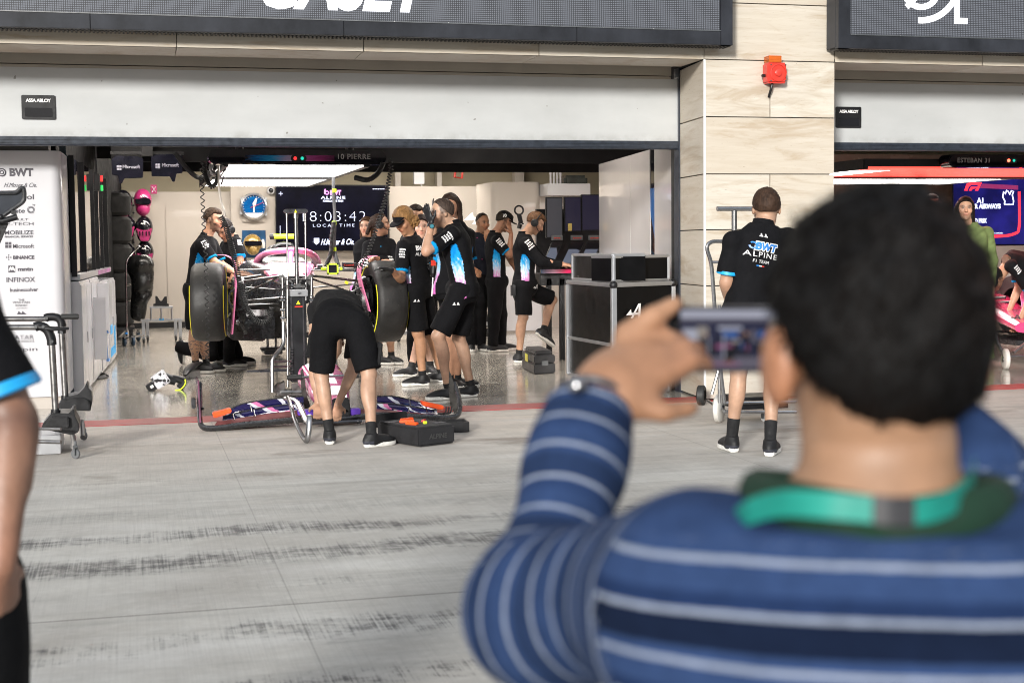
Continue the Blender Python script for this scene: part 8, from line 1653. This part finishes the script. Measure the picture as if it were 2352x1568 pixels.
# ---- bag trolley
bt = thing('bin_trolley', 'steel handled bin trolley with a black plastic bag', 'bin', gp(300, 792)); YG = gp(292, 790).y
mb = MB(); mb.tube(bez([q(322, 566, YG+.3), q(318, 567, YG+.2), q(300, 586, YG+.05), q(290, 603, YG), q(290, 640, YG)], 14)+[q(291, 785, YG)], .014, 8); mb.cyl(q(291, 612, YG), q(305, 611, YG+.2), .010, n=6); mb.cyl(q(291, 655, YG), q(300, 654, YG+.2), .010, n=6); mb.cyl(gp(283, 776, .12), gp(330, 770, .12), .014, n=8); mb.build('frame', M_chrome, bt)
for x, y in ((286, 795), (306, 794), (318, 783)): caster(bt, gp(x, y), .060, mat('dark blue wheel', (.02, .05, .09), .5), (1, .3, 0))
mb = MB(); p = q(290, 765, YG); mb.cyl(p+Vector((0, 0, -.012)), p+Vector((0, 0, .012)), .020, n=10); mb.build('blue_ring', M_blue, bt)
a = np.array(q(323, 625, YG+.15)); F = Field(a+np.array((-.3, -.25, -.8)), a+np.array((.3, .25, .2)), .012); fo_ = folds(.016, 12, 34, 8, 4)
F.cone(a+np.array((0, 0, .08)), a+np.array((.02, 0, -.22)), .19, .13, k=.05, flat=1.0, amp=fo_); F.cone(a+np.array((.02, 0, -.2)), a+np.array((-.05, 0, -.60)), .14, .10, k=.08, amp=fo_)
me, V = F.mesh('bag'); o_ = link('bag', me, mat('black bin bag', (.010, .010, .010), .28, var=.3, bump=.4, bscale=18), bt)
# ---- dropped wheel gun and stool beside the kneeling mechanic
wg = thing('wheel_gun', 'white and black wheel gun with neon edge lying on the garage floor', 'wheel gun', gp(372, 880)); c = gp(371, 872, .10); M30 = Matrix.Rotation(R_(-32), 3, 'Y')
mb = MB(); mb.box(c+Vector((-.075, -.07, -.055)), c+Vector((.065, .07, .075)), M=M30, c=c)
def f_spl(nt, N, L, B): g = G_(nt); a = g.noise(g.coord(), 28, 3, .6); L.new(g.mix(g.m('GREATER_THAN', a, .56), (.62, .62, .66), (.01, .01, .012)), B.inputs['Base Color']); B.inputs['Roughness'].default_value = .35
mb.build('motor_cover', graph('splatter paint', f_spl), wg, bev=.008)
mb = MB(); mb.box(c+Vector((-.135, -.055, -.10)), c+Vector((-.045, .055, -.02)), M=M30, c=c+Vector((-.09, 0, -.06))); mb.cyl(c+Vector((.03, 0, .02)), c+Vector((.13, 0, -.02)), .05, .04, n=14); mb.tube(bez([c+Vector((.10, 0, .01)), c+Vector((.15, 0, .0)), c+Vector((.20, 0, -.03)), c+Vector((.16, 0, -.085))], 10), .035, 10); mb.build('handle', M_black, wg, bev=.006)
mb = MB(); mb.tube(bez([c+Vector((.215, -.03, .0)), c+Vector((.215, -.035, -.04)), c+Vector((.175, -.035, -.09)), c+Vector((.12, -.035, -.10))], 10), .007, 6); mb.build('neon_edge', M_neon, wg)
mb = MB(); p = c+Vector((-.09, -.062, -.055)); mb.cbox(p, (.03, .004, .026), M30); mb.build('label', M_whitep, wg, smooth=False)
mb = MB(); a = gp(443, 869); mb.box(a+Vector((-.075, 0, .002)), a+Vector((.075, .2, .075))); mb.build('steel_box', M_steel, label='small steel box on the floor beside the bearded man\'s feet', cat='box', bev=.004)
mb = MB(); mb.tube(bez([gp(424, 862, .06), gp(432, 850, .10), gp(446, 838, .12), gp(460, 834, .10)], 12), [.02, .028, .035, .04, .045, .05, .05, .05, .045, .04, .035, .03, .03][:13], 12, sq=(.6, 1)); mb.build('knee_pad', M_black, label='black curved guard lying on the steel box behind the wheel gun', cat='guard')
mb = MB(); a = gp(610, 852); mb.prism([(-.25, 0), (.25, -.05), (.32, .1), (.0, .25)], (a.x+.05, a.y, .004), (1, 0, 0), (0, 1, 0), (0, 0, .006)); mb.build('floor_mat', mat('navy mat', (.012, .02, .05), .3), label='small dark navy mat on the floor beside the jack', cat='mat', smooth=False)
# ---- tool trolley seen between the legs, and the parts cart behind
tc_ = thing('wheeled_cart', 'dark wheeled cart with shelves behind the tall man', 'cart', gp(1100, 765)); Yc_ = 8.6
a, b = q(1080, 755, Yc_), q(1128, 578, Yc_)
mb = MB(); mb.box((a.x, Yc_, b.z-.22), (b.x, Yc_+.6, b.z)); mb.build('top_tray', M_white, tc_, bev=.008)
for y in (682, 745): mb = MB(); z = q(1090, y, Yc_).z; mb.box((a.x, Yc_, z-.02), (b.x, Yc_+.6, z+.03)); mb.build('shelf', M_alu, tc_, bev=.004)
mb = MB(); z0 = q(1100, 675, Yc_).z; mb.box((a.x+.02, Yc_+.3, .1), (b.x-.02, Yc_+.35, b.z-.22)); mb.build('back_panel', M_black, tc_, smooth=False)
mb = MB(); x = q(1104, 650, Yc_).x; mb.box((x-.015, Yc_+.1, .1), (x+.015, Yc_+.13, b.z-.2)); mb.build('post', M_steel, tc_, smooth=False)
mb = MB(); mb.box((a.x+.1, Yc_+.05, q(1100, 742, Yc_).z), (b.x-.05, Yc_+.28, q(1100, 715, Yc_).z)); mb.build('storage_bin', M_black, tc_, bev=.01)
mb = MB()
for k in range(9): p = q(1087+k*3.4, 600+(k % 3)*3, Yc_-.01); mb.tube([p, p+Vector((.05, -.01, .01*(k % 4)))], .008, 5)
mb.build('loose_parts', M_chrome, tc_)
for x in (a.x+.06, b.x-.06): caster(tc_, Vector((x, Yc_+.05, 0)), .06, M_rub)
wt = thing('tyre_warmer_trolley', 'low steel trolley with green wheel behind the right front tyre', 'trolley', gp(945, 790)); c = gp(948, 785)
mb = MB(); mb.box(c+Vector((-.2, 0, .10)), c+Vector((.12, .5, .15))); mb.box(c+Vector((.0, .02, .13)), c+Vector((.07, .07, .40))); mb.build('frame', M_alu, wt, bev=.004); caster(wt, c, .05, mat('green wheel', (.05, .12, .10), .4)); caster(wt, c+Vector((-.18, .1, 0)), .05, M_rub)
# ---- monitor bank and console
mo = thing('monitor_console', 'black engineers console with tall monitors and slanted touch screens', 'console', q(1310, 700, 5.0)); YM = 5.2
M_mon = emitm('monitor dark violet', (.005, .004, .014), 1, (.01, .01, .012)); M_mon2 = emitm('monitor dim', (.02, .02, .025), 1, (.02, .02, .02)); M_touch = emitm('touch screen grey', (.06, .06, .085), 1, (.03, .05, .06))
a, b = q(1232, 700, YM+.35), q(1420, 480, YM+.35); mb = MB(); mb.box((a.x, YM+.30, 0.9), (b.x, YM+.36, q(1300, 480, YM+.3).z)); mb.build('back_board', M_black, mo, smooth=False)
for (x0, x1, y0, y1, m_) in ((1257, 1290, 455, 545, M_mon2), (1299, 1333, 454, 530, M_mon), (1338, 1378, 449, 528, M_mon)):
    a, b = q(x0, y1, YM), q(x1, y0, YM); mb = MB(); mb.box((a.x-.012, YM, a.z-.012), (b.x+.012, YM+.05, b.z+.012)); mm = mb.build('monitor', M_black, mo, bev=.006); mb = MB(); mb.box((a.x, YM-.003, a.z), (b.x, YM+.002, b.z)); mb.build('monitor_screen', m_, mm, smooth=False)
for (x0, x1) in ((1268, 1292), (1312, 1338), (1352, 1380)):
    a, b = q(x0, 552, YM-.05), q(x1, 540, YM-.05); mb = MB(); mb.box((a.x, YM-.06, a.z), (b.x, YM-.02, b.z)); rp2 = mb.build('radio_panel', M_grey, mo, bev=.003); mb = MB(); [mb.box((a.x+.02+i*.022, YM-.064, a.z+.02), (a.x+.034+i*.022, YM-.06, a.z+.032)) for i in range(int((b.x-a.x-.03)/.022))]; mb.build('indicator', M_redp, rp2, smooth=False)
def slab(pts, Ys, nm, m_, par, th=.02):
    Q = [q(x, y, Y) for (x, y), Y in zip(pts, Ys)]; n = (Q[1]-Q[0]).cross(Q[3]-Q[0]).normalized(); n = n if n.y < 0 else -n; mb = MB(); mb.add(Q+[p-n*th for p in Q], [(0, 1, 2, 3), (7, 6, 5, 4), (0, 4, 5, 1), (1, 5, 6, 2), (2, 6, 7, 3), (3, 7, 4, 0)]); return mb.build(nm, m_, par, smooth=False)
for pts in (((1254, 590), (1274, 602), (1293, 556), (1268, 556)), ((1290, 604), (1318, 608), (1342, 556), (1312, 556)), ((1330, 604), (1362, 604), (1381, 556), (1350, 556))):
    sb = slab(pts, (YM-.55, YM-.55, YM-.1, YM-.1), 'touch_screen', M_black, mo, .03); slab([(x+(1.5 if i in (0, 3) else -1.5), y+(-1.5 if i < 2 else 1.5)) for i, (x, y) in enumerate(pts)], (YM-.555, YM-.555, YM-.105, YM-.105), 'touch_display', M_touch, sb, .004)
slab(((1242, 617), (1400, 622), (1400, 604), (1258, 602)), (YM-1.1, YM-1.1, YM-.5, YM-.5), 'desk', M_black, mo, .03)
a, b = q(1241, 628, YM-1.1), q(1300, 618, YM-1.1)
def f_strip(nt, N, L, B):
    g = G_(nt); p = g.pos(); X, Y, Z = g.sep(p); r = N.new('ShaderNodeValToRGB'); e = r.color_ramp.elements; e[0].color = (.03, .06, .10, 1); e[1].color = (.55, .01, .09, 1); k = e.new(.5); k.color = (.35, .18, .25, 1); L.new(g.mr(X, a.x, b.x), r.inputs[0]); L.new(r.outputs[0], B.inputs['Base Color']); B.inputs['Roughness'].default_value = .2
mb = MB(); mb.box((a.x, YM-1.13, a.z), (q(1420, 620, YM-1.1).x, YM-1.1, b.z)); mb.build('desk_edge', graph('desk stripe', f_strip), mo, smooth=False)
mb = MB(); mb.box((a.x+.02, YM-1.0, a.z-.14), (q(1420, 620, YM-1).x, YM-.3, a.z-.01)); mb.build('cable_tray', M_black, mo, smooth=False)
for x in (1258, 1264, 1288, 1294, 1330): mb = MB(); p0_ = q(x, 640, YM-1.0); mb.box((p0_.x-.014, YM-1.0, 0.0), (p0_.x+.014, YM-.96, p0_.z)); mb.build('leg', M_black, mo, smooth=False)
mb = MB(); p = q(1316, 535, YM-.0); mb.box(q(1306, 530, YM-.06), q(1312, 513, YM-.03)); mb.build('yellow_note', mat('paper note', (.55, .42, .12), .8), mo, smooth=False)
lt2 = thing('desk_headphones', 'headphones hanging from the lamp arm behind the capped engineer', 'headphones', q(1190, 500, 5.9)); mb = MB(); mb.tube(arc(q(1192, 483, 5.9), .055, 0, 360, 20), .012, 6); mb.tube([q(1192, 492, 5.9), q(1196, 510, 5.9), q(1192, 525, 5.9)], .03, 8); mb.build('headband', M_black, lt2); mb = MB(); mb.ball(q(1199, 514, 5.85), (.03, .01, .012), 8); mb.build('shine', M_chrome, lt2)
kb = thing('laptop', 'open dark laptop on the console desk under the engineer\'s hand', 'laptop', q(1300, 612, YM-1.0)); mb = MB(); p = q(1300, 612, YM-1.0); mb.box(p+Vector((-.1, -.1, -.004)), p+Vector((.2, .15, .014))); mb.build('base', M_black, kb, bev=.003)
# ---- hard case on the floor
def obq(mb, pts, z0, z1): mb.add([Vector((p.x, p.y, z)) for z in (z0, z1) for p in pts], [(3, 2, 1, 0), (4, 5, 6, 7), (0, 1, 5, 4), (1, 2, 6, 5), (2, 3, 7, 6), (3, 0, 4, 7)])
a, b, c = gp(1199, 845), gp(1227, 860), gp(1276, 857); d = a+(c-b)
hc = thing('hard_case', 'grey plastic hard case with yellow label on the garage floor', 'case', (a+c)/2)
mb = MB(); ce = (a+c)/2; obq(mb, (a, b, c, d), .004, .105); obq(mb, [ce+(p-ce)*.985 for p in (a, b, c, d)], .112, .19); cb_ = mb.build('shell', mat('grey case plastic', (.045, .045, .048), .45, var=.15, bump=.1), hc, bev=.010)
mb = MB(); obq(mb, [ce+(p-ce)*.86 for p in (a, b, c, d)], .185, .235); mb.build('lid_top', _mc['grey case plastic'], hc, bev=.02)
mb = MB(); n = Vector(((c-b).y, -(c-b).x, 0)).normalized(); 
for t_ in (.5,): p = b+(c-b)*t_+n*.004; mb.box(p+Vector((-.035, -.008, .085)), p+Vector((.035, .008, .135)))
mb.build('latch', M_grey, hc, bev=.003)
mb = MB(); e_ = (b-a); n2 = Vector((-e_.y, e_.x, 0)).normalized(); n2 = n2 if n2.x < 0 else -n2; p = a+e_*.30+n2*.004; mb.add([p+Vector((0, 0, .10)), p+e_*.22+Vector((0, 0, .10)), p+e_*.22+Vector((0, 0, .18)), p+Vector((0, 0, .18))], [(0, 1, 2, 3)]); mb.build('label', M_yel, hc, smooth=False)
# ---- black cabinet on wheels with the arrow emblem
h = .985; A, Bc, D = [gp(x, y, h) for x, y in ((1304, 645), (1409, 652), (1546, 647))]; A.z = Bc.z = D.z = 0; E_ = A+(D-Bc)
fc = thing('roller_cabinet', 'black roller cabinet with aluminium edges and white arrow emblem', 'cabinet', (A+D)/2)
z0 = .12
M_panel = mat('black case panel', (.0025, .0025, .003), .35, spec=.18, var=.2)
mb = MB(); ce = (A+D)/2; obq(mb, [ce+(p-ce)*.985 for p in (A, Bc, D, E_)], z0, h-.02); mb.build('body', M_panel, fc, smooth=False)
def edge(P, Q, r=.021, nm='edge_profile', m=M_alu, par=fc): mb = MB(); mb.tube([P, Q], r, 4, sq=(1, 1)); return mb.build(nm, m, par, bev=.006)
Z = Vector((0, 0, 1))
for p in (A, Bc, D): edge(p+Z*z0, p+Z*(h-.03), .026 if p is not Bc else .034)
ofs = (Bc-A).normalized()
for zz in (z0, .50 if False else .46, h-.01): edge(A+Z*zz, Bc+Z*zz, .026 if zz > .8 else .020, m=M_alu); edge(Bc+Z*zz, D+Z*zz, .026 if zz > .8 else .020)
edge(A+Z*(h-.01), E_+Z*(h-.01), .024); edge(E_+Z*(h-.01), D+Z*(h-.01), .024)
mb = MB(); [mb.ball(p+Z*(h-.01), .036, 12) for p in (Bc, D)]; mb.build('corner_cap', M_black, fc)
mb = MB(); un = (D-Bc).normalized(); nn_ = Vector((un.y, -un.x, 0)); p = gp(1475, 716, .62); p = Bc+un*((px(1452, 720, Bc.y).x-Bc.x)); emblem(mb, p+nn_*.012+Z*(.685), un, Z, .125); mb.build('emblem', M_whitep, fc, smooth=False)
for p, s in ((A, 0), (Bc, 1), (D, 2)): caster(fc, p+(ce-p)*.12, .045, M_grey)
# aluminium cases on top: open lid (left) and drawer box (right)
top = h+.018
a1 = gp(1316, 640, top); a2 = gp(1410, 646, top); a3 = gp(1535, 642, top)
ac = thing('flight_case', 'open aluminium framed black case on top of the roller cabinet', 'case', (a1+a3)/2)
hz = (px(1410, 585, a2.y).z-top)
def openbox(P, Q, zt_, par, dep, lid=True):
    u = (Q-P).normalized(); n = Vector((u.y, -u.x, 0)); n = n if n.y < 0 else -n; bk = -n*dep
    mb = MB(); mb.add([P, Q, Q+bk, P+bk]+[v+Z*zt_ for v in (P, Q, Q+bk, P+bk)], [(3, 2, 1, 0), (4, 5, 6, 7), (0, 1, 5, 4), (1, 2, 6, 5), (2, 3, 7, 6), (3, 0, 4, 7)]); b_ = mb.build('panel', M_panel, par, smooth=False)
    for s_, e_ in ((P, Q), (P+Z*zt_, Q+Z*zt_), (P, P+Z*zt_), (Q, Q+Z*zt_), (P+Z*zt_, P+Z*zt_+bk), (Q+Z*zt_, Q+Z*zt_+bk)): edge(s_+n*.002, e_+n*.002, .017, 'frame_profile', M_alu, par)
openbox(a1, a2-(a2-a1).normalized()*.02, hz-.005, ac, .30); openbox(a2, a3, hz-.02, ac, .30)
mb = MB(); p = a1+(a2-a1)*.12; mb.box(p+Vector((0, -.03, .0)), p+Vector((.14, .0, .035))); mb.build('small_box', M_steel, ac, bev=.003); mb = MB(); p = a1+(a2-a1)*.80; mb.box(p+Vector((0, -.035, .0)), p+Vector((.07, -.01, .045))); mb.build('sticker_block', mat('sticker yellow', (.5, .4, .05), .4), ac, smooth=False)
# ---- steel hand trolley beside the pillar
ht = thing('hand_trolley', 'steel hand trolley with tee handle, white and black wheels beside the pillar', 'trolley', gp(1660, 965)); YH = -1.95
mb = MB(); mb.cyl(q(1647, 479.5, YH), q(1735, 479.5, YH), .0175, n=14); mb.cyl(q(1686.5, 484, YH), q(1686.5, 700, YH), .020, n=14); mb.build('tee_handle', M_chrome, ht)
mb = MB(); mb.tube(bez([q(1712, 555, YH-.15), q(1660, 554.5, YH-.15), q(1635, 556, YH-.15), q(1624, 570, YH-.15), q(1634, 610, YH-.15), q(1641, 700, YH-.15), q(1649, 800, YH-.15), q(1664, 925, YH-.15)], 50), .0145, 10); mb.cyl(q(1633, 602, YH-.15), q(1665, 602, YH-.15), .011, n=8); mb.build('frame', M_chrome, ht)
for p0, p1 in (((1650, 849), (1635, 905)), ((1652, 700), (1652, 925)), ((1640, 700), (1662, 905))): mb = MB(); mb.cyl(q(*p0, YH-.1), q(*p1, YH-.1), .012, n=8); mb.build('strut', M_chrome, ht)
c = gp(1651, 970); mb = MB(); R1 = .105; mb.lathe([(.025, -.028), (.085, -.028), (R1, -.015), (R1, .015), (.085, .028), (.025, .028)], c+Z*R1, (1, -.75, 0), 36); wv = mb.build('wheel', _mc['white nylon'], ht); mb = MB(); mb.lathe([(.001, -.036), (.026, -.034), (.026, .034), (.001, .036)], c+Z*R1, (1, -.75, 0), 14); mb.build('hub', M_dsteel, wv)
c = gp(1611, 930); mb = MB(); R1 = .082; mb.lathe([(.05, -.03), (.07, -.032), (R1, -.022), (R1, .022), (.07, .032), (.05, .03)], c+Z*R1, (1, -.6, 0), 30); wv = mb.build('wheel', M_rub, ht); mb = MB(); mb.lathe([(.001, -.01), (.052, -.02), (.052, .02), (.001, .01)], c+Z*R1, (1, -.6, 0), 20); mb.build('hub', M_steel, wv)
mb = MB(); a = gp(1665, 945, .10); b = gp(1830, 945, .10); mb.cyl(a, b, .013, n=8); mb.cyl(gp(1625, 920, .10), a, .012, n=8); mb.cyl(gp(1665, 925, .16), gp(1830, 922, .16), .012, n=8); mb.build('base_bar', M_chrome, ht)
mb = MB(); a, b = gp(1700, 935, .12), gp(1830, 935, .12); mb.box((a.x, a.y, .10), (b.x, a.y+.3, .19)); mb.build('tray', M_black, ht, bev=.004); caster(ht, gp(1755, 968), .03, M_whitep)
